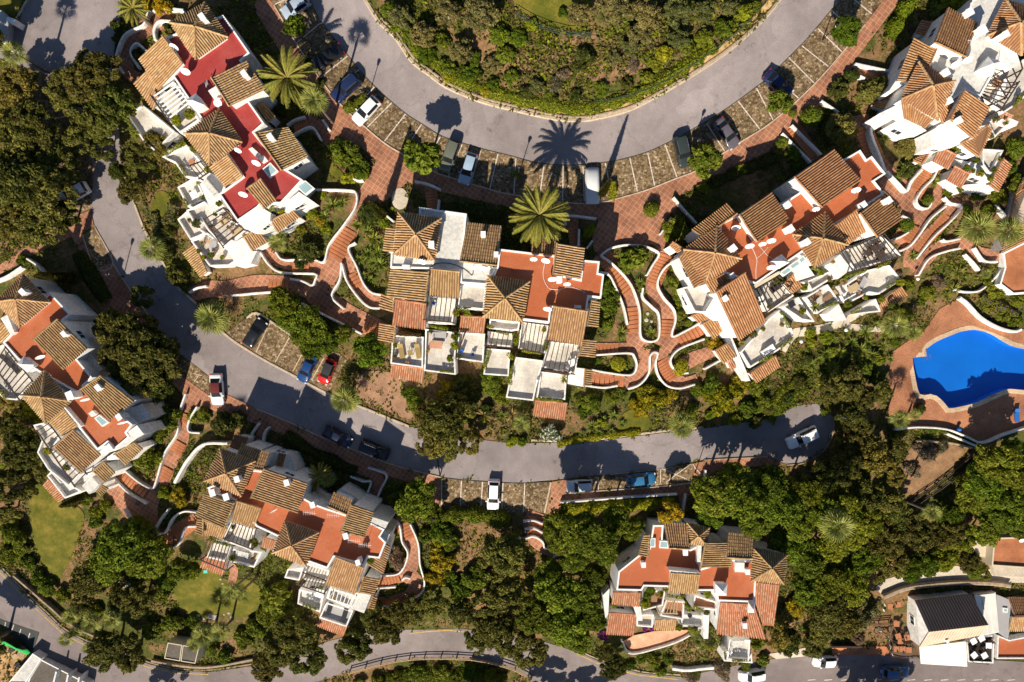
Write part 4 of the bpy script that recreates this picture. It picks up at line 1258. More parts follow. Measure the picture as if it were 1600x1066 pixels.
    def line(s, view, pts, z, r, mat, name='cable'):
        z = s.m(z)
        mb = MB(); w = [bp((p[0], p[1]), z + .05) for p in spline(V(view, pts), 3)]
        mb.tube([tuple(p) for p in w], [r] * len(w), 5); mb.build(name, mat, s.root)
    def auto_windows(s, limit=18):
        """windows in the free wall faces that look towards the viewer"""
        done = 0
        cand = []
        for wi, (xy, z0, z1) in enumerate(s.walls):
            n = len(xy)
            for i in range(n):
                a, b = Vector(xy[i]), Vector(xy[(i + 1) % n])
                L = (b - a).length
                if L < 2.2: continue
                m = (a + b) / 2
                nr = Vector(((b - a).y, -(b - a).x)).normalized()
                if nr.dot(-m.normalized()) < 0.25 and nr.y > -0.6: continue
                q = m + nr * 0.5
                g = tz(q.x, q.y)
                zz = z1 - 1.25
                if zz - 0.8 < g: continue
                blocked = False
                for wj, (xy2, a0, a1) in enumerate(s.walls):
                    if wj != wi and a1 > zz - 0.9 and (inside(xy2, np.array([q.x]), np.array([q.y]))[0] or inside(xy2, np.array([m.x + nr.x * 0.06]), np.array([m.y + nr.y * 0.06]))[0]):
                        blocked = True; break
                if blocked: continue
                cand.append((L, m, nr, zz))
        cand.sort(key=lambda t: -t[0])
        for L, m, nr, zz in cand[:limit]:
            s.window(Vector((m.x, m.y, zz)), math.atan2(nr.y, nr.x), min(1.3, L * 0.4), 1.1)

HN = {}
def hz(view, z):
    h_ = HN.get(view[0])
    return h_.m(z) if h_ is not None and view[0] in 'ABCDEFGR' else z
# --- the red-roofed house, top left
h = House('big white house with dark red painted flat roof and tiled pavilions', 'house', (330, 220), lift=(3.3, 10, 1.0)); HN['A'] = h
R = 10.0
h.flat('A1', [(400, 300), (850, 125), (1055, 420), (990, 480), (1175, 690), (1050, 800), (1170, 970), (1090, 1040), (1310, 1310), (1470, 1410), (1300, 1595), (1150, 1590), (1120, 1625), (960, 1735), (815, 1520), (1000, 1385), (880, 1210), (690, 955), (570, 770), (455, 600), (530, 510)], R, 'red_paint')
h.hip('A1', [(430, 180), (700, 25), (880, 290), (630, 465)], (620, 205), R + .9, R + 2.5)
h.shed('A1', [(370, 280), (527, 495)], [(185, 455), (345, 690)], R + .9, R - .5, 'tan')
h.shed('A1', [(245, 550), (365, 685)], [(145, 645), (300, 860)], R - .8, R - 1.6, 'tan')
h.shed('A1', [(750, 605), (890, 830)], [(1015, 475), (1165, 700)], R + 2.1, R + 1.0)
h.hip('A1', [(540, 1045), (810, 855), (990, 1110), (735, 1290)], (735, 1040), R + .9, R + 2.5)
h.shed('A2', [(775, 205), (897, 375)], [(640, 300), (775, 475)], R + .8, R - .3, 'tan')
h.shed('A2', [(990, 35), (1200, 330)], [(1240, -10), (1400, 228)], R + 2.0, R + .9)
h.shed('A2', [(925, 475), (1040, 395)], [(1060, 632), (1158, 558)], R + 1.6, R + .7)
h.shed('A2', [(1105, 725), (1290, 640)], [(1165, 815), (1342, 692)], 8.2, 7.6)
h.shed('A2', [(900, 855), (1010, 783)], [(965, 960), (1090, 887)], 7.0, 6.2)
h.shed('px', [(304, 381), (324, 425)], [(286, 394), (314, 433)], 4.0, 3.3, 'tan')
h.shed('A1', [(1110, 830), (1150, 800)], [(1190, 960), (1250, 900)], 8.6, 8.2)
h.terr('A1', [(100, 910), (215, 820), (480, 1040), (330, 1195), (240, 1120)], 6.2)
h.terr('A1', [(285, 760), (455, 640), (570, 775), (670, 950), (520, 1050), (420, 945)], 7.6)
h.perg('A1', [(290, 760), (410, 930), (575, 800), (455, 645)], 9.6, 7, 'white_trim', 7.6, 0.16)
h.perg('A1', [(275, 745), (300, 770), (430, 960), (405, 935)], 9.75, 2, 'dark_wood')
h.turret('A1', [(560, 785), (630, 735), (692, 820), (625, 858)], 11.6)
h.block('A1', [(725, 710), (790, 670), (825, 735), (770, 775)], 10.9)
h.terr('A2', [(280, 235), (470, 140), (640, 340), (550, 405), (460, 390), (380, 280)], 6.2)
h.block('A2', [(560, 440), (650, 350), (790, 480), (725, 525), (745, 610), (650, 650)], 7.6)
h.terr('A2', [(400, 470), (540, 390), (620, 560), (480, 625)], 4.6)
h.terr('A2', [(470, 650), (610, 580), (690, 665), (850, 745), (950, 795), (765, 935), (640, 810), (580, 720), (545, 780)], 5.2)
h.perg('A2', [(590, 715), (735, 925), (900, 790), (740, 625)], 7.4, 7, 'dark_wood', 5.2)
h.perg('A2', [(480, 290), (560, 260), (630, 340), (555, 390)], 8.3, 4, 'dark_wood', 6.2)
h.terr('A2', [(400, 720), (480, 650), (560, 780), (620, 830), (500, 880)], 4.0)
h.terr('A2', [(505, 890), (625, 820), (765, 935), (910, 1010), (800, 1080), (650, 1085)], 3.7)
h.block('A2', [(860, 745), (1020, 625), (1065, 635), (1115, 665), (1110, 725), (1000, 805), (950, 805)], 9.0)
h.block('A2', [(1190, 615), (1335, 500), (1412, 550), (1225, 655)], 9.3)
h.block('A2', [(765, 935), (905, 850), (970, 965), (1010, 960), (960, 1060), (850, 1080)], 5.0)
h.skyl('A2', [(1050, 320), (1110, 270), (1170, 335), (1105, 390)], R + .45)
h.skyl('A2', [(1312, 460), (1385, 410), (1455, 470), (1385, 525)], R - .2)
h.chim('A1', 675, 130, R + 1.8, .9, 1.2, .6); h.chim('A1', 1005, 575, R + 1.5, .9, 1.1, .6); h.chim('A2', 1110, 70, R + 1.7, .9, 1.1, .6)
h.block('A2', [(940, 165), (970, 150), (1030, 205), (1000, 230)], R + .6); h.block('A2', [(1005, 230), (1060, 215), (1085, 250), (1050, 272)], R + .55)
h.auto_windows()
# --- the central house
h = House('white terraced house in the middle with half pale half terracotta flat roof', 'house', (770, 470), lift=(1.8, 9.2, 2.6)); HN['B'] = h
R = 9.2
h.flat('B1', [(290, 20), (620, 65), (588, 380), (825, 440), (765, 560), (575, 545), (575, 465), (370, 448), (90, 440), (95, 345), (285, 230)], R, 'pale_roof')
h.flat('B1', [(845, 308), (1235, 355), (1225, 480), (1405, 520), (1425, 385), (1540, 395), (1530, 475), (1570, 485), (1550, 650), (1465, 640), (1450, 745), (1205, 712), (1192, 822), (1015, 800), (770, 570), (830, 430)], R + .06, 'roof_floor')
h.hip('B1', [(145, 55), (440, 95), (395, 388), (110, 345)], (265, 205), R + .9, R + 2.5, 'tan')
h.shed('B1', [(143, 165), (112, 330)], [(65, 155), (42, 322)], R + .7, R + .3, 'tan')
h.shed('B1', [(568, 392), (825, 422)], [(620, 130), (862, 155)], R + 2.2, R + .9)
h.shed('B1', [(355, 465), (330, 672)], [(95, 445), (70, 642)], R + .5, R - .5)
h.shed('B1', [(370, 445), (572, 465)], [(358, 622), (568, 645)], R + .9, R - .1, 'tan')
h.shed('B1', [(125, 660), (342, 690)], [(100, 832), (335, 862)], 8.2, 7.3, 'pink')
h.shed('B1', [(112, 648), (110, 748)], [(25, 612), (15, 722)], 7.8, 7.3)
h.shed('B1', [(122, 838), (112, 962)], [(18, 820), (8, 942)], 6.0, 5.4)
h.terr('B1', [(575, 550), (755, 572), (740, 732), (555, 712)], 7.8)
h.terr('B2', [(355, 55), (548, 72), (522, 252), (338, 242)], 6.6)
h.perg('B2', [(350, 30), (550, 45), (525, 240), (325, 220)], 8.8, 7, 'dark_wood', 6.6)
h.terr('B2', [(108, 328), (322, 340), (318, 555), (93, 525)], 4.5)
h.shed('B2', [(95, 532), (322, 560)], [(84, 612), (312, 652)], 4.1, 3.4, 'pink')
h.terr('B2', [(335, 285), (558, 310), (540, 480), (545, 602), (325, 575)], 4.2)
h.shed('B2', [(578, 195), (752, 205)], [(565, 300), (738, 312)], 6.5, 5.8, 'pink')
h.terr('B2', [(563, 308), (746, 318), (734, 518), (550, 492)], 4.3)
h.perg('B2', [(575, 290), (620, 295), (600, 330), (560, 440)], 6.2, 4, 'dark_wood')
h.hip('B1', [(765, 495), (1052, 535), (1005, 812), (733, 777)], (885, 648), R + .9, R + 2.5, 'tan')
h.shed('B1', [(1245, 265), (1218, 482)], [(1432, 295), (1405, 517)], R + 2.1, R + 1.1)
h.shed('B1', [(1065, 335), (1230, 352)], [(1075, 215), (1242, 240)], R + .3, R - .3, 'old', False)
h.shed('B1', [(1220, 705), (1462, 740)], [(1180, 930), (1422, 972)], R + 1.7, R + .6, 'tan')
h.shed('B1', [(1482, 660), (1452, 842)], [(1540, 670), (1524, 852)], 9.0, 8.5)
h.shed('B1', [(1422, 932), (1395, 1050)], [(1514, 940), (1504, 1062)], 6.8, 6.2)
h.shed('B2', [(1440, 560), (1430, 680)], [(1485, 565), (1478, 682)], 4.4, 4.0)
h.terr('B2', [(780, 215), (988, 235), (980, 292), (930, 302), (772, 282)], 6.6)
h.terr('B2', [(1005, 232), (1188, 260), (1160, 455), (975, 425)], 5.8)
h.perg('B2', [(1010, 235), (1190, 258), (1150, 455), (985, 425)], 8.3, 7, 'dark_wood', 5.8)
h.terr('B2', [(768, 300), (952, 312), (932, 412), (758, 396)], 5.0)
h.perg('B2', [(775, 300), (945, 315), (925, 415), (750, 400)], 7.2, 6, 'dark_wood', 5.0)
h.terr('B2', [(758, 420), (922, 432), (910, 612), (735, 600)], 3.6)
h.terr('B2', [(1195, 370), (1397, 395), (1372, 592), (1145, 552)], 4.8)
h.perg('B2', [(1200, 368), (1395, 392), (1360, 600), (1150, 570)], 7.1, 7, 'dark_wood', 4.8)
h.terr('B2', [(960, 480), (1150, 505), (1122, 600), (1100, 692), (1080, 782), (890, 760), (920, 620)], 3.4)
h.terr('B2', [(1130, 580), (1312, 602), (1300, 775), (1102, 760)], 3.0)
h.shed('B2', [(1095, 780), (1318, 802)], [(1076, 882), (1302, 912)], 2.5, 1.8, 'pink')
h.block('B2', [(1330, 550), (1447, 562), (1430, 687), (1320, 667)], 3.8, 'white_wall')
h.chim('B1', 372, 275, R + 1.5, .9, 1.1); h.chim('B1', 733, 205, R + 1.2, .8, 1.1); h.chim('B1', 822, 345, R + 1.5, .75, .9); h.chim('B1', 1262, 520, R + .3, .9, 1.4)
h.block('B1', [(170, 415), (225, 418), (222, 445), (168, 442)], R + .7); h.block('B1', [(1368, 695), (1415, 700), (1412, 720), (1366, 715)], R + .6)
h.auto_windows()
h.line('B1', [(365, 440), (400, 410), (480, 405), (560, 425), (620, 460), (655, 490), (665, 455)], R, .05, 'rubber', 'hose')
h.line('B1', [(1160, 400), (1150, 500), (1190, 580), (1260, 592), (1240, 620)], R + .06, .03, 'white_trim'); h.line('B1', [(1260, 592), (1330, 570), (1400, 590), (1440, 612)], R + .06, .02, 'white_trim')
# --- the house right of the central paths
h = House('white terraced house right of the centre, terracotta roof terrace with seven tiled roofs', 'house', (1240, 420), lift=(2.2, 9.3, 2.4)); HN['C'] = h
R = 9.3
h.flat('C1', [(420, 560), (530, 505), (700, 480), (800, 440), (945, 345), (1190, 160), (1290, 100), (1330, 160), (1362, 138), (1450, 250), (1380, 295), (1442, 372), (1285, 480), (1145, 560), (1000, 640), (932, 737), (640, 938), (440, 865), (400, 700)], R, 'roof_floor')
h.hip('C1', [(195, 720), (400, 575), (552, 777), (330, 928)], (390, 740), R + .9, R + 2.5, 'orange')
h.shed('C1', [(195, 725), (330, 925)], [(165, 765), (262, 962)], R + .5, R + .1, 'orange')
h.shed('C1', [(330, 930), (445, 868)], [(370, 995), (475, 905)], R + .5, R + .1, 'orange')
h.shed('C1', [(312, 645), (525, 497)], [(245, 600), (470, 433)], R + .9, R + .2, 'orange')
h.shed('C1', [(125, 670), (200, 720)], [(105, 690), (160, 740)], R - .6, R - 1, 'orange')
h.shed('C1', [(540, 500), (652, 672)], [(735, 363), (852, 542)], R + 2.1, R + 1.0, 'orange')
h.shed('C1', [(885, 265), (1057, 457)], [(1125, 95), (1297, 292)], R + 2.3, R + 1.1, 'orange')
h.shed('C1', [(1295, 490), (1402, 642)], [(1440, 378), (1562, 532)], R + 1.8, R + .8, 'orange')
h.hip('C1', [(875, 625), (1075, 490), (1217, 690), (1010, 832)], (1065, 650), R + .9, R + 2.5, 'orange')
h.shed('C1', [(1140, 570), (1275, 468)], [(1210, 690), (1337, 600)], R + .9, R - .1, 'orange')
h.shed('C2', [(395, 425), (580, 303)], [(535, 727), (707, 605)], R + 1.6, R - .4, 'orange')
h.shed('C2', [(310, 627), (400, 573)], [(375, 717), (447, 655)], 5.6, 5.0, 'orange')
h.shed('C2', [(388, 792), (470, 743)], [(437, 872), (527, 822)], 4.2, 3.6, 'orange')
h.shed('C2', [(240, 575), (330, 543)], [(282, 617), (357, 582)], 6.2, 5.8, 'orange')
h.shed('C2', [(605, 935), (770, 823)], [(645, 992), (797, 885)], 3.0, 2.3, 'orange')
h.shed('C2', [(1408, 490), (1555, 388)], [(1432, 552), (1592, 440)], 3.3, 2.6, 'orange')
h.shed('C2', [(820, 375), (887, 300)], [(870, 432), (932, 385)], 7.4, 6.8, 'orange')
h.shed('C2', [(460, 850), (490, 840)], [(490, 920), (520, 890)], 3.4, 3.1, 'pink')
h.block('C2', [(330, 545), (400, 430), (492, 592), (425, 602)], 8.2)
h.terr('C2', [(175, 402), (312, 370), (392, 420), (330, 560), (252, 552)], 6.6)
h.block('C2', [(885, 272), (952, 240), (1012, 322), (922, 352)], 8.2)
h.skyl('C1', [(795, 862), (848, 825), (872, 850), (820, 887)], R + .2); h.skyl('C1', [(850, 822), (905, 785), (925, 812), (872, 848)], R + .2); h.skyl('C1', [(907, 783), (940, 757), (960, 785), (926, 812)], R + .2)
h.block('C1', [(635, 940), (790, 855), (800, 870), (645, 960)], R + .3, 'beige_wall')
h.terr('C2', [(650, 402), (785, 330), (872, 452), (715, 552)], 5.8)
h.perg('C2', [(650, 405), (770, 335), (870, 440), (715, 550)], 8.1, 7, 'dark_wood', 5.8)
h.terr('C2', [(710, 600), (785, 540), (862, 660), (872, 712), (772, 792), (600, 900), (540, 800), (640, 690)], 3.6)
h.terr('C2', [(800, 520), (900, 458), (1002, 612), (922, 602)], 4.4)
h.terr('C2', [(940, 460), (1082, 380), (1152, 480), (1020, 562)], 4.9)
h.terr('C2', [(950, 362), (1092, 300), (1112, 342), (982, 422)], 6.0)
h.block('C2', [(1090, 562), (1162, 500), (1212, 602), (1130, 605)], 4.0)
h.terr('C2', [(1190, 382), (1335, 290), (1465, 260), (1542, 352), (1402, 442), (1340, 432), (1222, 492)], 4.4)
h.terr('C2', [(1170, 172), (1420, 70), (1552, 205), (1250, 292)], 6.2, 'pale_tiles', .4)
h.perg('C2', [(1180, 170), (1450, 60), (1560, 200), (1255, 300)], 8.5, 13, 'dark_wood', 6.2)
h.block('C2', [(1100, 252), (1170, 190), (1242, 282), (1162, 342)], 7.2)
h.terr('C2', [(1210, 572), (1382, 470), (1412, 550), (1300, 562)], 3.4)
h.block('C2', [(430, 670), (470, 650), (610, 980), (580, 985)], 3.6); 
h.turret('C1', [(745, 795), (805, 755), (848, 800), (790, 835)], R + 1.2)
h.chim('C1', 505, 710, R + 1.6, .9, 1.1, .7); h.chim('C1', 862, 590, R + .4, 1.0, 1.3, .6); h.chim('C1', 965, 672, R + 1.5, .9, 1.2, .6); h.chim('C1', 1320, 437, R + .4, .8, 1.1, .6); h.chim('C1', 1475, 412, R + 1.3, .9, 1, .6); h.chim('C1', 845, 440, R + .2, .9, 1.2, .6); h.chim('C2', 455, 465, R + .7, .8, 1.1, .6); h.chim('C1', 500, 882, R + .2, .7, .8, .6)
h.auto_windows()
h.line('C1', [(620, 705), (650, 780), (645, 840), (645, 905)], R, .03, 'white_trim'); h.line('C1', [(650, 775), (690, 740), (720, 705)], R, .025, 'white_trim'); h.line('C1', [(660, 690), (720, 760), (770, 790)], R, .02, 'white_trim')
# --- the white-roofed house, top right
h = House('bright white house with pale grey flat roof in the top right corner', 'house', (1500, 160), lift=(6, 11.3, 1.8)); HN['D'] = h
R = 11.3
h.flat('D1', [(1035, 135), (1115, 0), (1200, -80), (1700, -80), (1700, 60), (1430, 10), (1262, 335), (1392, 425), (1370, 570), (1182, 905), (1042, 842), (905, 952), (725, 605), (785, 462), (768, 395)], R, 'pale_roof')
h.shed('D1', [(770, 392), (1057, 528)], [(890, 75), (1172, 226)], R + 2.1, R + .9, 'orange')
h.shed('D1', [(790, 457), (655, 760)], [(590, 350), (432, 748)], R + .8, R + .1, 'orange')
h.hip('D1', [(465, 915), (627, 580), (957, 752), (800, 1112)], (760, 790), R + 1.0, R + 2.7, 'orange')
h.shed('D2', [(465, 32), (795, 195)], [(490, 200), (690, 292)], R + .4, R - .3, 'orange')
h.shed('D2', [(800, 130), (875, 58)], [(845, 262), (942, 92)], R + .4, R - .2, 'orange')
h.shed('D2', [(913, 217), (1050, -60)], [(1120, 392), (1282, 100)], R + 1.4, R + .3, 'orange')
h.shed('D2', [(1010, 442), (1265, 265)], [(1172, 567), (1307, 300)], 10.0, 9.2, 'orange')
h.hip('D1', [(1265, 325), (1427, -5), (1740, 110), (1575, 512)], (1570, 205), R + 1.0, R + 2.7, 'orange')
h.shed('D1', [(395, 850), (350, 1010)], [(340, 850), (185, 985)], 8.6, 8.0, 'orange')
h.shed('D1', [(745, 200), (690, 330)], [(660, 185), (600, 310)], 9.4, 9.0, 'pink')
h.block('D2', [(720, 332), (902, 228), (1132, 392), (900, 482), (742, 472)], 10.0)
h.block('D2', [(268, 158), (440, 75), (512, 130), (342, 242)], 10.4); h.block('D2', [(370, 262), (500, 190), (702, 322), (560, 345)], 9.4)
h.block('D1', [(415, 745), (500, 770), (390, 850), (350, 840)], 10.6)
h.turret('D1', [(1185, 642), (1270, 530), (1372, 572), (1302, 692)], 12.4)
h.block('D1', [(1392, 424), (1540, 510), (1562, 580), (1480, 640), (1372, 565)], 11.5)
h.terr('D1', [(1172, 905), (1345, 640), (1700, 520), (1700, 800), (1500, 985), (1380, 1062)], 8.2)
h.perg('D1', [(1215, 770), (1190, 880), (1400, 1010), (1560, 760)], 10.6, 6, 'dark_wood', 8.2); h.perg('D1', [(1320, 700), (1570, 560), (1590, 640), (1440, 900)], 10.8, 4, 'dark_wood', 8.2)
h.shed('D1', [(1345, 720), (1400, 760)], [(1290, 770), (1360, 820)], 9.4, 9.0, 'orange')
h.shed('D2', [(820, 473), (977, 545)], [(755, 600), (902, 677)], 9.0, 8.4, 'pink'); h.shed('D2', [(955, 650), (1102, 720)], [(880, 770), (1022, 852)], 7.8, 7.2, 'pink')
h.shed('D2', [(1410, 573), (1273, 822)], [(1484, 630), (1352, 887)], 7.0, 6.3, 'pink'); h.shed('D2', [(1390, 130), (1500, 180)], [(1370, 190), (1470, 230)], 8.4, 8.0, 'pink')
h.shed('D2', [(740, 510), (650, 635)], [(700, 520), (575, 600)], 7.8, 7.4, 'orange')
h.block('D2', [(690, 600), (825, 480), (755, 602), (850, 660), (790, 692)], 7.6) if 0 else None
h.block('D2', [(955, 585), (1160, 620), (1285, 795), (1100, 715)], 7.4); h.block('D2', [(855, 770), (960, 830), (1000, 900), (900, 870)], 5.8)
h.terr('D2', [(1190, 500), (1385, 512), (1262, 742), (1190, 642)], 7.0); h.block('D2', [(1060, 822), (1282, 800), (1292, 905), (1132, 862)], 6.2)
h.terr('D2', [(1225, 235), (1330, 220), (1400, 300), (1300, 400)], 8.0)
h.block('D2', [(1460, 200), (1550, 240), (1530, 275), (1470, 250)], 8.2)
h.chim('D1', 1435, 315, R + 1.5, .9, 1.5, .5); h.chim('D1', 1220, 275, R + .5, 1.2, 1.8, .5); h.chim('D1', 880, 670, R + .4, 1.0, 1.5, .5); h.chim('D2', 1000, 225, R + .8, .9, 1.1, .5); h.chim('D1', 1100, 110, R + .3, 1.0, 1.5, .5); h.chim('D1', 910, 930, R + .2, .9, .8, .5)
h.auto_windows()
# --- the left-edge house
h = House('white house at the left edge with tall shaded right wall and terracotta roof', 'house', (110, 600), lift=(-0.3, 5.2, 1.3)); HN['E'] = h
R = 5.2
h.flat('E1', [(35, 722), (420, 300), (597, 487), (535, 535), (742, 772), (650, 860), (777, 1012), (705, 1080), (1112, 1402), (1062, 1470), (1087, 1507), (962, 1612), (905, 1552), (820, 1617), (530, 1262), (650, 1140), (400, 1005), (160, 862)], R, 'roof_floor')
h.hip('E1', [(-35, 380), (195, 155), (412, 387), (165, 592)], (130, 360), R + .9, R + 2.5)
h.shed('E1', [(10, 545), (100, 642)], [(-70, 650), (0, 732)], R, R - .8, 'tan')
h.shed('E1', [(275, 697), (480, 523)], [(520, 947), (727, 767)], R + 2.0, R + .9)
h.hip('E2', [(180, 147), (375, -55), (592, 198), (380, 378)], (345, 160), R + .9, R + 2.5)
h.shed('E2', [(525, 250), (648, 402)], [(402, 360), (528, 482)], R + .8, R - .3, 'tan')
h.shed('E2', [(670, 97), (840, -17)], [(905, 357), (1117, 195)], R + 2.0, R + .9)
h.shed('E2', [(445, 582), (612, 433)], [(670, 792), (837, 640)], R + .4, R - .6)
h.shed('E2', [(950, 640), (1122, 540)], [(1040, 727), (1188, 590)], 3.0, 2.4)
h.shed('E2', [(770, 782), (872, 700)], [(865, 872), (957, 790)], 2.6, 2.0); h.shed('E2', [(808, 950), (850, 893)], [(830, 982), (902, 922)], 1.0, 0.6)
h.shed('E2', [(400, 843), (552, 1002)], [(360, 890), (492, 1037)], .4, -.3, 'pink')
h.turret('E1', [(148, 895), (200, 842), (282, 907), (228, 962)], 6.2)
h.terr('E1', [(-60, 780), (50, 738), (160, 872), (245, 965), (285, 1050), (160, 1200), (60, 1190), (-60, 1080)], 2.6)
h.perg('E1', [(-60, 920), (160, 1210), (290, 1080), (40, 765)], 4.8, 10, 'dark_wood', 2.6)
h.terr('E2', [(298, 392), (392, 370), (525, 490), (452, 590), (685, 802), (592, 902), (420, 760), (330, 620), (370, 520)], 1.4)
h.perg('E2', [(300, 450), (610, 905), (710, 800), (400, 385)], 3.6, 13, 'dark_wood', 1.4)
h.terr('E2', [(410, 812), (472, 750), (622, 892), (702, 942), (560, 1002)], .6)
h.block('E2', [(682, 902), (760, 822), (822, 892), (742, 972)], 1.4, 'pale_roof')
h.block('E2', [(690, 800), (955, 622), (1012, 682), (870, 690), (700, 870)], 2.4)
h.block('E2', [(1030, 272), (1182, 222), (1262, 322), (1130, 402)], 4.0, 'pale_roof'); h.block('E1', [(640, 852), (740, 782), (852, 942), (780, 1012)], 3.6, 'pale_roof')
h.block('E2', [(1065, 452), (1140, 397), (1197, 470), (1090, 492)], 6.0); h.block('E2', [(828, 620), (905, 545), (945, 598), (850, 640)], 5.8)
h.block('E2', [(530, 250), (540, 245), (675, 405), (655, 415)], R + .9); h.block('E1', [(5, 520), (60, 490), (120, 635), (90, 660)], R + .8)
h.skyl('E2', [(785, 340), (825, 310), (905, 375), (850, 410)], R + .4); h.block('E2', [(735, 300), (770, 275), (800, 305), (760, 328)], R + .7)
h.chim('E1', 185, 300, R + 1.6, .9, 1.1, .8); h.chim('E1', 530, 650, R + 1.4, .8, 1, .7); h.chim('E2', 815, 85, R + 1.4, .9, 1, .7); h.chim('E2', 580, 150, R + .9, 1.2, 1.3, .4); h.chim('E2', 990, 330, R + .3, .9, 1.1, .6)
_a, _b = bp((55, 440), R), bp((112, 492), R)
h.auto_windows(8)
# --- the house below the middle road
h = House('white house below the middle road at left with terracotta roof and five chimneys', 'house', (460, 830), lift=(-4.6, 3.2, 2.2)); HN['F'] = h
R = 3.2
h.flat('F1', [(200, 452), (512, 328), (572, 335), (882, 420), (862, 520), (932, 560), (1012, 590), (1162, 640), (1322, 690), (1427, 740), (1397, 790), (1437, 830), (1392, 942), (1312, 932), (1282, 992), (1077, 932), (1032, 1012), (892, 962), (652, 892), (692, 792), (542, 722), (392, 542), (222, 482)], R, 'roof_floor')
h.hip('F1', [(285, 183), (527, 270), (430, 512), (178, 405)], (325, 355), R + .9, R + 2.4)
h.shed('F1', [(590, 320), (498, 525)], [(887, 420), (817, 632)], R + 2.0, R + 1.0)
h.shed('F1', [(400, 222), (520, 272)], [(430, 150), (557, 195)], R + .5, R, 'old'); h.shed('F1', [(515, 322), (582, 332)], [(552, 195), (627, 215)], R + .6, R)
h.shed('F1', [(350, 165), (442, 192)], [(385, 88), (482, 110)], 1.4, .9, 'dark'); h.shed('F1', [(668, 296), (717, 307)], [(690, 215), (742, 225)], 2.2, 2.0, 'dark')
h.shed('F1', [(382, 560), (312, 742)], [(180, 495), (118, 652)], R + 1.3, R + .5)
h.shed('F1', [(400, 545), (572, 600)], [(362, 682), (522, 727)], R + .9, R + .1, 'tan')
h.shed('F2', [(165, 190), (335, 250)], [(150, 282), (300, 322)], 1.9, 1.3, 'tan'); h.shed('F1', [(168, 672), (166, 792)], [(130, 668), (116, 772)], 2.0, 1.7)
h.hip('F1', [(735, 683), (967, 765), (880, 997), (648, 907)], (780, 855), R + .9, R + 2.4)
h.shed('F2', [(582, 305), (692, 340)], [(572, 372), (660, 397)], 2.0, 1.5, 'pink')
h.shed('F1', [(1195, 570), (1120, 760)], [(1347, 620), (1282, 802)], R + 1.7, R + 1.0); h.shed('F1', [(1030, 582), (1172, 642)], [(1070, 488), (1202, 545)], R + .5, R)
h.shed('F2', [(1085, 445), (1282, 520)], [(1013, 632), (1222, 702)], R + 1.3, R + .1, 'tan')
h.shed('F2', [(1405, 340), (1310, 502)], [(1462, 370), (1412, 562)], 2.2, 1.6); h.shed('F2', [(1280, 580), (1248, 692)], [(1387, 600), (1347, 712)], .4, -.1); h.shed('F2', [(1345, 715), (1310, 800)], [(1370, 725), (1345, 810)], -1.6, -1.9)
h.shed('F2', [(975, 860), (1167, 930)], [(958, 922), (1142, 992)], -3.9, -4.6, 'pink')
h.terr('F2', [(370, 200), (535, 250), (502, 392), (308, 322)], .7); h.perg('F2', [(375, 195), (535, 248), (498, 395), (312, 325)], 2.9, 8, 'dark_wood', .7)
h.terr('F2', [(380, 382), (585, 402), (530, 512), (368, 472)], -.7); h.terr('F2', [(250, 330), (372, 362), (332, 472), (200, 442)], -1.0)
h.perg('F2', [(195, 330), (372, 370), (325, 545), (140, 470)], 1.0, 9, 'dark_wood', -1.0); h.shed('F2', [(180, 432), (332, 482)], [(143, 512), (302, 572)], -1.6, -2.2, 'pink')
h.terr('F2', [(890, 480), (1052, 532), (1022, 622), (868, 592)], 1.0); h.perg('F2', [(862, 560), (1035, 622), (1000, 705), (820, 642)], 1.8, 10, 'dark_wood', 0)
h.terr('F2', [(840, 662), (1012, 702), (985, 822), (828, 762)], -1.6)
h.terr('F2', [(1050, 652), (1222, 702), (1185, 792), (1028, 722)], -.8); h.perg('F2', [(1055, 650), (1225, 700), (1190, 790), (1035, 740)], 1.3, 7, 'white_trim', -.8)
h.terr('F2', [(1028, 752), (1212, 812), (1167, 922), (978, 860)], -3.4, 'grey_roof')
h.block('F2', [(1230, 692), (1332, 712), (1282, 837), (1188, 802)], -1.0, 'pale_roof'); h.terr('F2', [(760, 522), (872, 512), (842, 602), (738, 582)], -.3)
h.block('F2', [(1330, 165), (1452, 205), (1432, 247), (1318, 207)], 3.4, 'pale_roof'); h.block('F2', [(1402, 265), (1462, 290), (1442, 332), (1388, 302)], 2.9, 'pale_roof')
h.block('F1', [(600, 200), (772, 230), (812, 330), (792, 380), (588, 310)], 1.2, 'pale_roof'); h.block('F1', [(1130, 458), (1212, 510), (1342, 600), (1190, 562), (1090, 482)], 1.4, 'pale_roof')
h.block('F2', [(385, 50), (400, 40), (582, 100), (575, 120)], R + 1.0) if 0 else None
h.block('F2', [(1370, 235), (1455, 120), (1460, 140), (1385, 250)], 2.0) if 0 else None
h.chim('F1', 400, 395, R + 1.5, .9, 1, .3); h.chim('F1', 745, 420, R + 1.4, .9, 1, .3); h.chim('F1', 925, 575, R + .2, .9, 1.2, .3); h.chim('F1', 1155, 790, R + .5, .9, 1.2, .3); h.chim('F2', 1240, 485, R + .7, .8, 1.1, .3); h.chim('F1', 230, 490, R + .9, 1.0, 1.0, .3); h.chim('F1', 325, 518, R + .4, 1.0, .7, .3)
h.auto_windows()
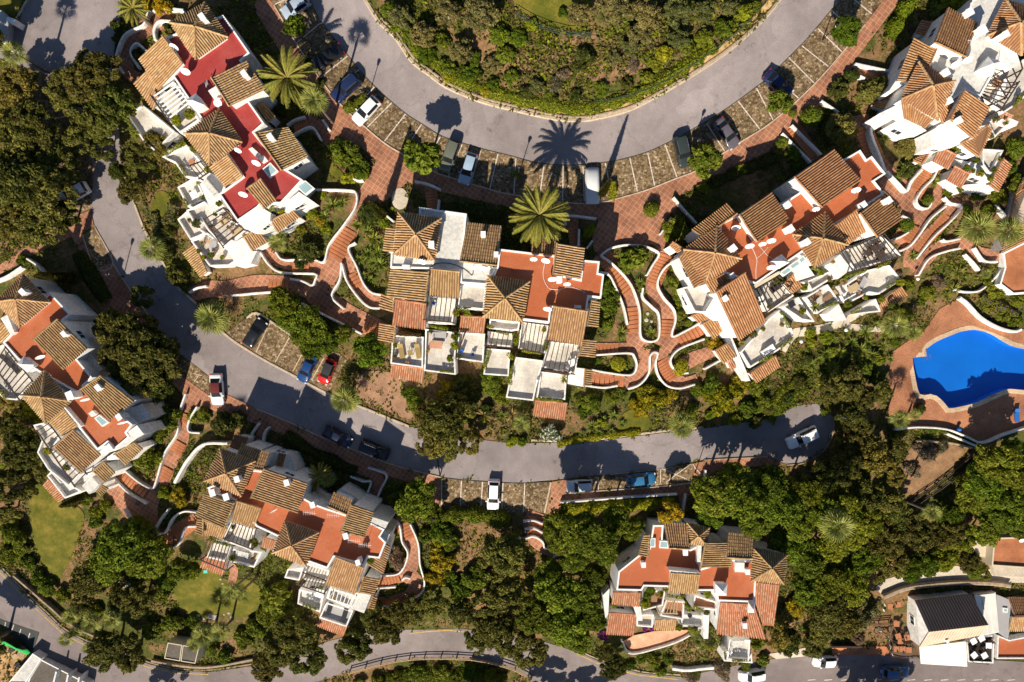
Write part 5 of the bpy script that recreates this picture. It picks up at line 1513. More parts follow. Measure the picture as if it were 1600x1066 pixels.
# --- the bottom right house among the trees
h = House('white house with wide orange-red roof terrace half hidden by dense trees', 'house', (1080, 920), lift=(-4.4, 0, 1.8)); HN['G'] = h
R = 0.0
h.flat('G1', [(450, 100), (532, 100), (522, 220), (740, 290), (802, 260), (822, 440), (1062, 370), (1227, 380), (1252, 540), (1242, 702), (950, 692), (942, 612), (800, 612), (570, 582), (380, 577), (360, 612), (163, 607), (180, 460), (330, 340), (420, 280)], R, 'roof_floor')
h.shed('G1', [(575, 282), (737, 292)], [(540, 93), (725, 100)], R + 1.6, R + .6); h.hip('G1', [(720, 88), (887, 125), (870, 262), (728, 247)], (810, 190), R + .8, R + 1.8)
h.shed('G1', [(862, 238), (823, 437)], [(1030, 235), (1062, 432)], R + 1.5, R + .6); h.shed('G1', [(1030, 357), (1227, 367)], [(1040, 168), (1237, 190)], R + 1.9, R + .8)
h.hip('G1', [(1235, 283), (1497, 335), (1472, 562), (1218, 537)], (1382, 440), R + 1.0, R + 2.6)
h.shed('G1', [(1258, 550), (1442, 570)], [(1240, 872), (1397, 884)], R + .9, R - 1.2, 'pink'); h.shed('G1', [(980, 705), (1242, 720)], [(948, 950), (1332, 988)], R + .2, R - 1.5, 'pink')
h.shed('G1', [(590, 475), (822, 490)], [(568, 627), (802, 637)], R + 1.7, R + .7, 'tan')
h.shed('G1', [(140, 625), (357, 635)], [(128, 717), (347, 737)], -1.0, -1.7, 'pink'); h.shed('G1', [(110, 785), (322, 800)], [(83, 952), (302, 962)], -3.0, -3.9, 'pink')
h.shed('G1', [(470, 840), (637, 842)], [(458, 917), (627, 927)], -3.4, -4.0, 'tan'); h.shed('G1', [(425, 178), (412, 357)], [(385, 178), (340, 342)], R + .8, R + .4)
h.terr('G1', [(548, 680), (692, 690), (682, 832), (500, 802)], -2.8, 'deck_paving'); h.perg('G1', [(555, 685), (645, 690), (635, 800), (505, 795)], -.6, 6, 'pale_wood', -2.8)
h.terr('G1', [(670, 790), (852, 802), (842, 892), (660, 882)], -4.2, 'pale_roof'); h.terr('G1', [(320, 790), (452, 792), (442, 892), (318, 882)], -3.7, 'pale_concrete')
h.terr('G1', [(378, 602), (542, 612), (522, 722), (368, 762)], -2.6, 'deck_paving'); h.terr('G1', [(770, 642), (972, 702), (962, 762), (750, 742)], -2.6, 'deck_paving')
h.block('G1', [(840, 802), (892, 800), (882, 992), (848, 992)], -3.4); h.terr('G2', [(1040, 720), (1202, 725), (1192, 882), (1022, 872)], -6.2); h.terr('G2', [(990, 812), (1040, 815), (1030, 870), (1185, 882), (1215, 830), (1222, 908), (1000, 892)], -6.0, 'pale_tiles', .4)
h.turret('G1', [(945, 567), (1027, 570), (1022, 647), (945, 647)], R + 1.4); h.turret('G1', [(1200, 710), (1245, 712), (1238, 782), (1195, 780)], R + .6)
h.skyl('G1', [(430, 208), (472, 205), (470, 277), (423, 277)], R + .35); h.skyl('G1', [(505, 225), (572, 230), (572, 287), (500, 282)], R + .35); h.block('G1', [(1093, 398), (1167, 400), (1163, 472), (1093, 470)], R + .6)
h.block('G1', [(800, 262), (832, 262), (822, 440), (795, 400)], R + .9); h.block('G1', [(575, 455), (820, 478), (820, 490), (590, 476)], R + 1.75) 
h.block('G1', [(60, 652), (112, 600), (102, 802), (80, 832)], -3.4); h.block('G1', [(300, 735), (355, 740), (370, 850), (335, 850)], -2.4)
h.chim('G1', 378, 415, R + .2, .8, .9); h.chim('G1', 705, 318, R + .2, .9, .5); h.chim('G1', 1192, 470, R + .2, .8, 1); h.chim('G1', 1170, 890, R - .8, .8, 1.0)
drape('terrace', V('G2', [(212, 742), (300, 695), (460, 662), (722, 652), (760, 690), (560, 772), (300, 842)]), 'terrace_pink', 0.25, step=0.8)
h.auto_windows()
# --- the orange tiled house at the right edge
h = House('house with large orange tiled roof at the right edge above the pool', 'house', (1590, 380)); HN['H'] = h
h.shed('H', [(800, 330), (800, 660)], [(705, 400), (630, 742)], 7.2, 4.6, 'orange')
h.shed('H', [(800, 260), (800, 330)], [(740, 330), (715, 400)], 6.6, 5.4, 'orange')
h.flat('H', [(630, 745), (800, 660), (820, 980), (690, 990), (610, 930), (640, 830)], 2.2, 'terracotta_plain', .25)
h.auto_windows(3)
# --- restaurant
h = House('restaurant building with dark ribbed metal roof and white awning by the lower road', 'restaurant', (1500, 970), 'restaurant'); HN['R'] = h
zr = -7.2; ze = -9.2
def panel(view, quad, zs, mat, name, rib_mat, n, hh=0.07):
    q = [bp(p, z) for p, z in zip(V(view, quad), zs)]
    vs = [tuple(p) for p in q] + [(p.x, p.y, p.z - .12) for p in q]
    r = mk(name, vs, [(0, 1, 2, 3), (7, 6, 5, 4), (0, 4, 5, 1), (1, 5, 6, 2), (2, 6, 7, 3), (3, 7, 4, 0)], mat, h.root)
    HARD.append(V(view, quad))
    mb = MB()
    for i in range(1, n):
        t = i / n
        a = q[0].lerp(q[1], t); b = q[3].lerp(q[2], t)
        mb.beam(a + Vector((0, 0, hh)), b + Vector((0, 0, hh)), 0.07, hh + .02)
    sm = mb.build('roof_ribs', rib_mat, r)
    sm['kind'] = 'stuff'
    return r
panel('R', [(398, 335), (895, 275), (1060, 555), (525, 617)], [ze, ze, zr, zr], 'dark_metal_roof', 'metal_roof', 'dark_metal_roof', 21)
panel('R', [(525, 617), (1060, 555), (1000, 645), (440, 752)], [zr - .02, zr - .02, ze, ze], 'beige_metal_roof', 'metal_roof', 'beige_metal_roof', 20)
panel('R', [(440, 752), (852, 702), (868, 927), (453, 902)], [-9.7, -9.7, -11.0, -11.0], 'white_metal_roof', 'awning', 'white_metal_roof', 16)
panel('R', [(935, 292), (1117, 270), (1147, 612), (1010, 645)], [-9.4, -9.8, -10.0, -9.6], 'white_metal_roof', 'metal_roof', 'white_metal_roof', 3)
xy = h.world('R', [(405, 340), (890, 280), (1000, 640), (440, 745)], -9.5)
h.prism(xy, -14.5, -9.5, 'white_wall', 'wall'); h.walls.append((xy, -14, -9.7))
_g = [bp(p, z) for p, z in zip(V('R', [(408, 342), (525, 617), (440, 745)]), (ze - .12, zr - .14, ze - .12))]
mk('gable', [tuple(p) for p in _g], [(0, 1, 2)], 'white_wall', h.root)
h.block('R', [(1128, 282), (1250, 330), (1275, 440), (1232, 680), (1142, 620)], -10.6, 'grey_roof')
h.skyl('R', [(1188, 400), (1230, 405), (1228, 445), (1190, 440)], -10.4)
h.block('R', [(940, 280), (1120, 262), (1150, 620), (1010, 650)], -10.4)
h.shed('R', [(1290, 470), (1450, 470)], [(1235, 310), (1450, 310)], -9.8, -10.6, 'dark'); h.shed('R', [(1268, 482), (1450, 475)], [(1235, 605), (1450, 602)], -9.85, -10.65, 'tan')
h.terr('R', [(1128, 640), (1232, 682), (1450, 640), (1450, 850), (1120, 850)], -12.0, 'roof_floor', .3)
h.terr('R', [(852, 705), (1010, 650), (1100, 640), (1092, 892), (868, 880)], -12.4, 'dark_deck', .25)
h.flat('R', [(100, 330), (300, 292), (335, 420), (350, 600), (440, 750), (440, 840), (205, 835), (165, 660), (190, 560)], -12.7, 'wood_deck', 0)
xy2 = V('R', [(660, 695), (712, 690)])
h.chim('R', 690, 700, -9.2, .5, .8, .4)
h.auto_windows(4)
# --- neighbouring terrace at the bottom right
h = House('cream walled house with orange tiled terrace at the right edge near the alley', 'house', (1580, 870)); HN['J'] = h
h.flat('t33', [(1385, 172), (1650, 165), (1650, 365), (1370, 345)], -6.2, 'terracotta_plain', .35, wall='beige_wall', cap='beige_wall')
h.block('t33', [(1215, 155), (1380, 150), (1385, 172), (1372, 300), (1300, 290)], -7.4, 'beige_wall')
h.block('t33', [(1380, 345), (1650, 368), (1650, 420), (1400, 410)], -9.6, 'pale_concrete')
h.auto_windows(2)
# --- utility hut
h = House('small brown flat-roofed utility hut with two roof slabs above the lower road', 'hut', (285, 1020), 'utility_hut'); HN['K'] = h
h.flat('t30', [(1037, 820), (1125, 835), (1112, 935), (1015, 918)], -6.0, 'hut_roof', .12, .12, 'beige_wall', cap='beige_wall')
h.flat('t30', [(1130, 836), (1230, 852), (1206, 950), (1117, 936)], -6.02, 'hut_roof', .12, .12, 'beige_wall', cap='beige_wall')
# --- white building corner top left and building site bottom left
h = House('corner of a white building with a cube-shaped gatepost at the top left', 'building', (0, 40), 'white_building'); HN['L'] = h
h.block('px', [(-30, 20), (2, 16), (14, 30), (10, 62), (-30, 70)], 6.6, 'grey_roof'); h.block('px', [(12, 26), (24, 30), (20, 38), (9, 32)], 7.4); h.block('px', [(-20, 52), (10, 66), (6, 72), (-20, 62)], 8.0)
h = House('grey concrete roof of a building site below the bottom left road', 'building', (30, 1060), 'unfinished_building'); HN['M'] = h
_v = lambda pts: [(x / 10.057, 960 + y / 10.057) for x, y in pts]
h.flat('px', _v([(130, 1080), (520, 610), (655, 700), (470, 980), (400, 1080)]), -8.8, 'pale_roof', 0.1, .15)
h.flat('px', _v([(480, 980), (655, 705), (1400, 1090), (1380, 1200), (400, 1200)]), -9.4, 'hut_roof', 0.15, .15)
for q in ([(870, 900), (895, 905), (850, 1090), (825, 1080)], [(1055, 950), (1080, 955), (1050, 1100), (1025, 1090)], [(1235, 985), (1258, 990), (1230, 1100), (1210, 1090)]):
    h.block('px', _v(q), -8.3)

# ------------------------------------------------------------------ labels by what a thing stands next to
LANDMARKS = [('the white car with the dark red roof', 338, 608), ('the red car', 511, 580), ('the white car in the lower bays', 771, 773),
             ('the turning circle', 1270, 680), ('the swimming pool', 1520, 575), ('the bare bed below the pool', 1450, 730), ('the restaurant', 1490, 965),
             ('the alley', 1440, 900), ('the utility hut', 285, 1025), ('the round lawn', 335, 925), ('the long lawn', 85, 830), ('the building site', 30, 1030),
             ('the spiral steps', 260, 835), ('the left-edge house', 100, 590), ('the lower-left house', 450, 830), ('the bottom right house', 1080, 910),
             ('the pink terrace', 1030, 1005), ('the brick plaza', 980, 345), ('the arched planter', 985, 410), ('the loop wall', 960, 570), ('the large date palm', 843, 337),
             ('the upper road', 880, 215), ('the top right house', 1490, 150), ('the stepped ramp', 1455, 365), ('the top left forecourt', 210, 80),
             ('the shaded bays', 95, 210), ('the corner bay', 150, 390), ('the bark bed', 605, 610), ('the roadside bays', 980, 752), ('the steps among the trees', 835, 830),
             ('the stair below the upper walk', 1255, 220), ('the middle bays', 460, 550), ('the stepped path', 280, 690), ('the sunken court', 580, 755),
             ('the wavy path', 645, 880), ('the lower road bend', 690, 1005), ('the cream-walled house', 1560, 865), ('the orange terrace', 1585, 430),
             ('the hill', 880, 60), ('the red-roofed house', 330, 220), ('the central house', 770, 450), ('the house right of centre', 1240, 400),
             ('the S-shaped wall', 1040, 590), ('the gate below the roadside bays', 1070, 785), ('the white van', 1254, 683), ('the hooked wall', 455, 430),
             ('the upper left parking bays', 480, 60), ('the top right bays', 1290, 70)]
REG = []
def reg(o, desc, cat, px, group=None, near=None):
    o['category'] = cat
    if group: o['group'] = group
    REG.append((o, desc, px, near))
    return o
ORD = ['', 'second', 'third', 'fourth', 'fifth', 'sixth', 'seventh', 'eighth', 'ninth', 'tenth', 'eleventh', 'twelfth', 'thirteenth', 'fourteenth', 'fifteenth', 'sixteenth', 'seventeenth', 'eighteenth', 'nineteenth', 'twentieth']
def resolve_labels():
    by = {}
    for o, desc, px, near in REG:
        lm = near or min(LANDMARKS, key=lambda l: math.hypot(l[1] - px[0], l[2] - px[1]))
        dx, dy = px[0] - lm[1], px[1] - lm[2]
        d = math.hypot(dx, dy)
        rel = 'beside' if d < 34 else ('left of' if dx < 0 else 'right of') if abs(dx) > abs(dy) else ('above' if dy < 0 else 'below')
        by.setdefault((desc, rel, lm[0]), []).append((d, o))
    for (desc, rel, lm), lst in by.items():
        lst.sort(key=lambda t: t[0])
        for i, (d, o) in enumerate(lst):
            lab = '%s %s %s' % (desc, rel, lm)
            if len(lst) > 1:
                lab += ', nearest to it' if i == 0 else ', %s nearest' % ORD[min(i, len(ORD) - 1)]
            o['label'] = lab

# ------------------------------------------------------------------ plants
def crown_mesh(name, seed, pal, nb=18, spread=0.72, br=(0.24, 0.36), n=4500, leaf=0.062, flat=0.7, zc=0.35, aspect=1.5, upb=0.25, extra=None):
    r = np.random.default_rng(seed)
    a = r.uniform(0, 2 * np.pi, nb); rr = spread * np.sqrt(r.uniform(0, 1, nb))
    B = np.stack([rr * np.cos(a), rr * np.sin(a), zc * (1 - (rr / max(spread, 1e-3)) ** 2) + r.uniform(-0.22, 0.12, nb)], 1)
    R = r.uniform(br[0], br[1], nb)
    pick = r.choice(nb, n * 2, p=R ** 2 / (R ** 2).sum())
    d = r.normal(size=(n * 2, 3)); d[:, 2] = d[:, 2] * 0.9 + upb
    d /= np.linalg.norm(d, axis=1)[:, None]
    P = B[pick] + d * (R[pick] * (0.55 + 0.6 * r.uniform(0, 1, n * 2) ** 0.7))[:, None] * np.array([1, 1, flat])
    dist = np.linalg.norm((P[:, None, :] - B[None]) / np.array([1, 1, flat]), axis=2) / R[None]
    keep = dist.min(1) > 0.45
    P = P[keep][:n]; d = d[keep][:n]; pk = pick[keep][:n]; m = len(P)
    nrm = d * 0.8 + r.normal(size=(m, 3)) * 0.6 + np.array([0, 0, 0.35])
    nrm /= np.linalg.norm(nrm, axis=1)[:, None]
    t = np.cross(nrm, r.normal(size=(m, 3))); t /= np.linalg.norm(t, axis=1)[:, None]
    b = np.cross(nrm, t)
    s = leaf * r.uniform(0.6, 1.35, m)[:, None]
    t = t * s * aspect; b = b * s
    verts = np.stack([P - t, P + b * 0.8, P + t, P - b * 0.8], 1).reshape(-1, 3)
    pal = np.array(pal)
    tone = r.uniform(0.72, 1.25, nb)
    c = pal[r.choice(len(pal), m)] * (r.uniform(0.75, 1.25, m) * tone[pk])[:, None]
    if extra is not None:
        ec, share = extra
        q = (r.uniform(size=m) < share) & (d[:, 2] > -0.1)
        c[q] = np.array(ec)[r.choice(len(ec), q.sum())]
    return quads_mesh(name, verts, np.repeat(c, 4, 0), 'leaf')

def quads_mesh(name, verts, cols, mat):
    me = bpy.data.meshes.new(name)
    nv = len(verts); nf = nv // 4
    me.vertices.add(nv); me.loops.add(nv); me.polygons.add(nf)
    me.vertices.foreach_set('co', np.asarray(verts, np.float32).ravel())
    me.loops.foreach_set('vertex_index', np.arange(nv, dtype=np.int32))
    me.polygons.foreach_set('loop_start', np.arange(0, nv, 4, dtype=np.int32))
    me.polygons.foreach_set('loop_total', np.full(nf, 4, np.int32))
    at = me.attributes.new('col', 'FLOAT_COLOR', 'POINT')
    a = np.ones((nv, 4), np.float32); a[:, :3] = cols
    at.data.foreach_set('color', a.ravel())
    me.materials.append(MATS[mat])
    me.update(calc_edges=True)
    return me

G_OAK = [(0.115, 0.108, 0.02), (0.085, 0.086, 0.016), (0.155, 0.14, 0.028), (0.135, 0.11, 0.03)]
G_FIC = [(0.11, 0.145, 0.012), (0.078, 0.108, 0.01), (0.15, 0.178, 0.016), (0.13, 0.138, 0.014)]
G_SHR = [(0.125, 0.155, 0.015), (0.098, 0.128, 0.013), (0.17, 0.18, 0.02)]
G_LGT = [(0.24, 0.25, 0.016), (0.19, 0.215, 0.015), (0.29, 0.28, 0.022)]
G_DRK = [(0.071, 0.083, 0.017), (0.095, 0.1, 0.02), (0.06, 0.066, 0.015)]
G_OLV = [(0.16, 0.15, 0.05), (0.125, 0.122, 0.038), (0.2, 0.18, 0.07)]
G_YEL = [(0.169, 0.169, 0.019), (0.208, 0.169, 0.019)]
YEL = [(0.42, 0.28, 0.010), (0.34, 0.22, 0.012), (0.48, 0.36, 0.02)]
G_TOP = [(0.177, 0.155, 0.036), (0.144, 0.13, 0.029), (0.212, 0.18, 0.045)]
BARE = [(0.202, 0.142, 0.09), (0.151, 0.108, 0.068), (0.252, 0.182, 0.117)]
PROTO = {
    'oak': [crown_mesh('oak_crown', 10 + i, [tuple(c * k for c in t) for t in G_OAK], 46 + 8 * i, 0.84, (0.09, 0.22), 5200 + 300 * i, 0.043, 0.75, 0.30) for i, k in enumerate((1.0, 1.4, .78, 1.2, .95))],
    'ficus': [crown_mesh('dense_crown', 30 + i, [tuple(c * k for c in t) for t in G_FIC], 60, 0.80, (0.12, 0.26), 7000, 0.044, 0.7, 0.32) for i, k in enumerate((1.0, 1.35, .8, 1.15))],
    'shrub': [crown_mesh('shrub_leaves', 50 + i, G_SHR, 24, 0.72, (0.18, 0.32), 2600, 0.085, 0.8, 0.30) for i in range(4)],
    'light': [crown_mesh('light_shrub_leaves', 60 + i, G_LGT, 24, 0.72, (0.18, 0.32), 2600, 0.080, 0.8, 0.30) for i in range(3)],
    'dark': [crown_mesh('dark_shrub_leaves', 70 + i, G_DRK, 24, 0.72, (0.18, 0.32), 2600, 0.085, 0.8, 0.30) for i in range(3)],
    'olive': [crown_mesh('grey_crown', 80 + i, G_OLV, 50, 0.8, (0.11, 0.22), 4600, 0.045, 0.75, 0.28) for i in range(2)],
    'mimosa': [crown_mesh('yellow_flowers', 90 + i, G_YEL, 26, 0.75, (0.16, 0.28), 3600, 0.06, 0.8, 0.25, 2.2, extra=(YEL, 0.55)) for i in range(2)],
    'topiary': [crown_mesh('clipped_leaves', 100 + i, G_TOP, 60, 0.70, (0.15, 0.24), 4200, 0.050, 0.85, 0.45, 2.0, 0.4) for i in range(2)],
    'ball': [crown_mesh('ball_leaves', 110 + i, G_LGT if i else G_SHR, 1, 0.0, (0.96, 0.98), 1500, 0.085, 0.95, 0.2) for i in range(2)],
    'bare': [crown_mesh('bare_twigs', 120 + i, BARE, 20, 0.75, (0.2, 0.32), 1500, 0.05, 0.7, 0.2, 4.0) for i in range(2)],
    'white': [crown_mesh('white_blossom', 130, G_SHR, 18, 0.72, (0.2, 0.3), 2600, 0.075, 0.7, 0.2, extra=([(0.75, 0.74, 0.70), (0.62, 0.62, 0.6)], 0.42))],
    'bamboo': [crown_mesh('bamboo_leaves', 140, [(0.30, 0.27, 0.09), (0.22, 0.22, 0.06), (0.17, 0.19, 0.05)], 24, 0.75, (0.2, 0.32), 3000, 0.045, 0.7, 0.2, 4.5)],
    'purple': [crown_mesh('purple_blossom', 150, G_SHR, 10, 0.6, (0.28, 0.4), 900, 0.11, 0.7, 0.2, extra=([(0.33, 0.012, 0.30), (0.22, 0.01, 0.25)], 0.75))],
}
def cypress_mesh(seed):
    r = np.random.default_rng(seed)
    n = 2600
    z = r.uniform(0, 1, n) ** 0.8
    rad = np.where(z < 0.12, 0.55 + z * 3.7, 1.0 * (1 - (z - 0.12) / 0.88) ** 0.75) * r.uniform(0.75, 1.05, n)
    a = r.uniform(0, 6.283, n)
    P = np.stack([rad * np.cos(a), rad * np.sin(a), z], 1)
    t = np.stack([np.cos(a) * 0.25 + r.normal(size=n) * .1, np.sin(a) * 0.25 + r.normal(size=n) * .1, np.full(n, 0.045)], 1) * r.uniform(.6, 1.2, n)[:, None]
    b = np.stack([-np.sin(a), np.cos(a), r.normal(size=n) * 0.03], 1) * 0.14
    verts = np.stack([P - t, P + b, P + t, P - b], 1).reshape(-1, 3)
    c = np.array(G_TOP)[r.choice(3, n)] * r.uniform(0.5, 1.0, n)[:, None]
    return quads_mesh('cypress_leaves', verts, np.repeat(c, 4, 0), 'leaf')
CYP = cypress_mesh(5)

def trunk_mesh(seed, mat):
    """unit trunk: radius 0.1 at the foot, reaches z = 1 and spreads four limbs"""
    rr = random.Random(seed)
    mb = MB()
    mb.tube([(0, 0, -0.1), (0.01, 0, 0.3), (-0.01, 0.02, 0.72)], [0.11, 0.085, 0.065], 7)
    for k in range(5):
        a = 2 * math.pi * (k + rr.uniform(-.2, .2)) / 5
        q = rr.uniform(0.35, 0.6)
        mb.tube([(0, 0, 0.66), (math.cos(a) * q * .5, math.sin(a) * q * .5, 0.88), (math.cos(a) * q, math.sin(a) * q, 1.08)], [0.055, 0.04, 0.018], 5)
    me = mb.mesh('trunk'); me.materials.append(MATS[mat])
    return me
TRUNKS = [trunk_mesh(i, 'bark') for i in range(3)]
TRUNK_PALE = trunk_mesh(9, 'pale_bark')

DESC = {'oak': ('dark leafy tree', 'tree'), 'ficus': ('dense bright green tree', 'tree'), 'shrub': ('mid green bush', 'bush'), 'light': ('yellowish green bush', 'bush'),
        'dark': ('dark green bush', 'bush'), 'olive': ('greyish green tree', 'tree'), 'mimosa': ('yellow flowering bush', 'bush'), 'topiary': ('clipped olive green conifer', 'conifer'),
        'ball': ('ball-shaped clipped bush', 'bush'), 'bare': ('leafless grey brown bush', 'bush'), 'white': ('white flowering bush', 'bush'), 'bamboo': ('pale feathery bamboo clump', 'bamboo'), 'purple': ('purple bougainvillea', 'flowers')}
NAMES = {'oak': 'oak_tree', 'ficus': 'dense_tree', 'shrub': 'bush', 'light': 'light_bush', 'dark': 'dark_bush', 'olive': 'olive_tree', 'mimosa': 'flowering_bush', 'topiary': 'clipped_conifer', 'ball': 'ball_bush', 'bare': 'leafless_bush', 'white': 'blossom_bush', 'bamboo': 'bamboo', 'purple': 'bougainvillea'}
GROUPS = {'oak': 'dark oaks of the gardens', 'ficus': 'dense trees of the lower wood', 'shrub': 'green garden bushes', 'light': 'yellow-green garden bushes', 'dark': 'dark garden bushes', 'olive': 'grey-green trees', 'mimosa': 'yellow flowering bushes', 'topiary': 'clipped conifers', 'ball': 'clipped ball bushes', 'bare': 'leafless bushes', 'white': 'white flowering bushes', 'bamboo': 'bamboo clumps', 'purple': 'bougainvilleas'}
TREELIKE = {'oak': 1.25, 'ficus': 1.2, 'olive': 1.2}
_pi = {}
def plant(px, py, r, kind, hf=None):
    """px, py: centre of the crown in the picture, r: its radius in pixels, hf: crown height above ground in crown radii"""
    k = CAMZ / FPX
    if hf is None and kind in TREELIKE:
        if px < 270 and py < 380: hf = 1.35
        elif 1080 < px < 1345 and 730 < py < 840: hf = 2.0
        elif 180 < px < 270 and 480 < py < 640: hf = 1.7
    hf = hf if hf is not None else TREELIKE.get(kind, 0.5)
    R = r * k
    for _ in range(3):
        g = gp((px, py), hf * R)
        R = r * (CAMZ - g.z) / FPX
    zg = tz(g.x, g.y)
    size = '' 
    e = empty(NAMES[kind], (g.x, g.y, zg), random.uniform(0, 6.28))
    i = _pi.get(kind, 0); _pi[kind] = i + 1
    c = bpy.data.objects.new('crown' if kind in TREELIKE else 'foliage', PROTO[kind][random.randrange(len(PROTO[kind]))])
    COL.objects.link(c); c.parent = e
    H = hf * R
    c.location = (0, 0, H)
    c.scale = (R * random.uniform(.9, 1.2), R * random.uniform(.84, 1.06), R * random.uniform(0.85, 1.1))
    c.rotation_euler = (0, 0, random.uniform(0, 6.28))
    if r >= 8:
        t = bpy.data.objects.new('trunk', TRUNK_PALE if kind in ('bare', 'olive') else TRUNKS[i % 3])
        COL.objects.link(t); t.parent = e
        t.scale = (R * 0.75, R * 0.75, H * 1.02)
    d, cat = DESC[kind]
    if kind in ('shrub', 'light', 'dark', 'oak', 'ficus', 'mimosa'):
        if kind in ('oak', 'ficus'):
            d = ('big ' if r >= 38 else 'small ' if r <= 22 else '') + d
        else:
            d = ('large ' if r >= 20 else 'small ' if r <= 11 else '') + d
    reg(e, d, cat, (px, py), GROUPS[kind])
    return e

def cypress(px, py, r, h, near=None, leaf=None):
    """px, py: tip of the tree in the picture"""
    g = gp((px, py), h)
    zg = tz(g.x, g.y)
    e = empty('cypress_tree', (g.x, g.y, zg))
    R = r * (CAMZ - zg) / FPX
    c = bpy.data.objects.new('crown', CYP); COL.objects.link(c); c.parent = e
    c.scale = (R, R, h); c.location = (0, 0, 0.3)
    mb = MB(); mb.tube([(0, 0, -0.3), (0, 0, h * 0.8)], [0.16, 0.04], 6)
    mb.build('trunk', 'bark', e)
    reg(e, 'tall slim cypress', 'cypress', (px, py), 'cypresses')

# date palm frond, unit length along +X
def frond_mesh():
    V_, C_ = [], []
    n = 26
    def curve(t):
        return Vector((t * (1 - 0.12 * t), 0, 0.30 * t - 0.52 * t * t))
    for i in range(n):
        t = 0.10 + 0.9 * i / n
        p = curve(t); d = (curve(min(1, t + 0.02)) - p).normalized()
        w = 0.095 * math.sin(math.pi * min(1, 0.12 + t * 0.85)) ** 0.6
        for sgn in (-1, 1):
            tip = p + d * w * 0.9 + Vector((0, sgn * w, -0.05 - 0.05 * random.random()))
            bb = d * 0.022
            V_ += [p - bb, p + bb, tip + bb * 0.2, tip - bb * 0.2]
            c = random.choice([(0.22, 0.20, 0.030), (0.16, 0.155, 0.026), (0.28, 0.24, 0.05)])
            C_ += [c] * 4
    for i in range(8):
        a, b = curve(i / 8), curve((i + 1) / 8)
        w = 0.018 * (1 - i / 9)
        V_ += [a + Vector((0, -w, .004)), b + Vector((0, -w, .004)), b + Vector((0, w, .004)), a + Vector((0, w, .004))]
        C_ += [(0.28, 0.23, 0.07)] * 4
    return quads_mesh('frond', np.array([tuple(v) for v in V_]), np.array(C_), 'palm_leaf')
def fan_mesh():
    V_, C_ = [], []
    w = 0.012
    V_ += [Vector((0, -w, 0)), Vector((0.42, -w, 0.07)), Vector((0.42, w, 0.07)), Vector((0, w, 0))]; C_ += [(0.22, 0.22, 0.06)] * 4
    nb = 12
    o = Vector((0.40, 0, 0.07))
    for i in range(nb):
        a = math.radians(-82 + 164 * i / (nb - 1))
        L = 0.62 * (0.6 + 0.4 * math.cos(a)) * random.uniform(.9, 1.08)
        d = Vector((math.cos(a), math.sin(a), 0)); sd = Vector((-d.y, d.x, 0))
        mid = o + d * L * 0.5 + Vector((0, 0, 0.02)); tip = o + d * L + Vector((0, 0, -0.10))
        ww = 0.027
        V_ += [o, mid + sd * ww, tip, mid - sd * ww]
        c = random.choice([(0.17, 0.195, 0.035), (0.10, 0.12, 0.022), (0.25, 0.26, 0.06), (0.34, 0.32, 0.10)])
        C_ += [c] * 4
    return quads_mesh('fan_leaf', np.array([tuple(v) for v in V_]), np.array(C_), 'palm_leaf')
def rosette_mesh(seed, pal, n=46):
    r = random.Random(seed)
    V_, C_ = [], []
    for i in range(n):
        a = r.uniform(0, 6.283); el = math.radians(r.uniform(5, 80)) * (1 - 0.3 * (i / n))
        L = r.uniform(0.8, 1.05) * (1.0 if el < 1 else 0.8)
        d = Vector((math.cos(a) * math.cos(el), math.sin(a) * math.cos(el), math.sin(el)))
        sd = Vector((-math.sin(a), math.cos(a), 0)); w = 0.05
        p1 = d * L * 0.55; p2 = d * L + Vector((0, 0, -0.22 * math.cos(el)))
        c = r.choice(pal); s = r.uniform(.75, 1.2); c = tuple(x * s for x in c)
        V_ += [-sd * w * .6, p1 - sd * w, p1 + sd * w, sd * w * .6, p1 - sd * w, p2, p2, p1 + sd * w]
        C_ += [c] * 8
    return quads_mesh('blades', np.array([tuple(v) for v in V_]), np.array(C_), 'palm_leaf')
FROND, FAN = frond_mesh(), fan_mesh()
ROS = [rosette_mesh(1, [(0.13, 0.16, 0.025), (0.10, 0.13, 0.022), (0.19, 0.20, 0.035)]), rosette_mesh(2, [(0.17, 0.19, 0.03), (0.12, 0.15, 0.025), (0.24, 0.23, 0.04)])]
ROSA = [rosette_mesh(3, [(0.20, 0.15, 0.05), (0.09, 0.08, 0.03), (0.30, 0.22, 0.08)], 34)]

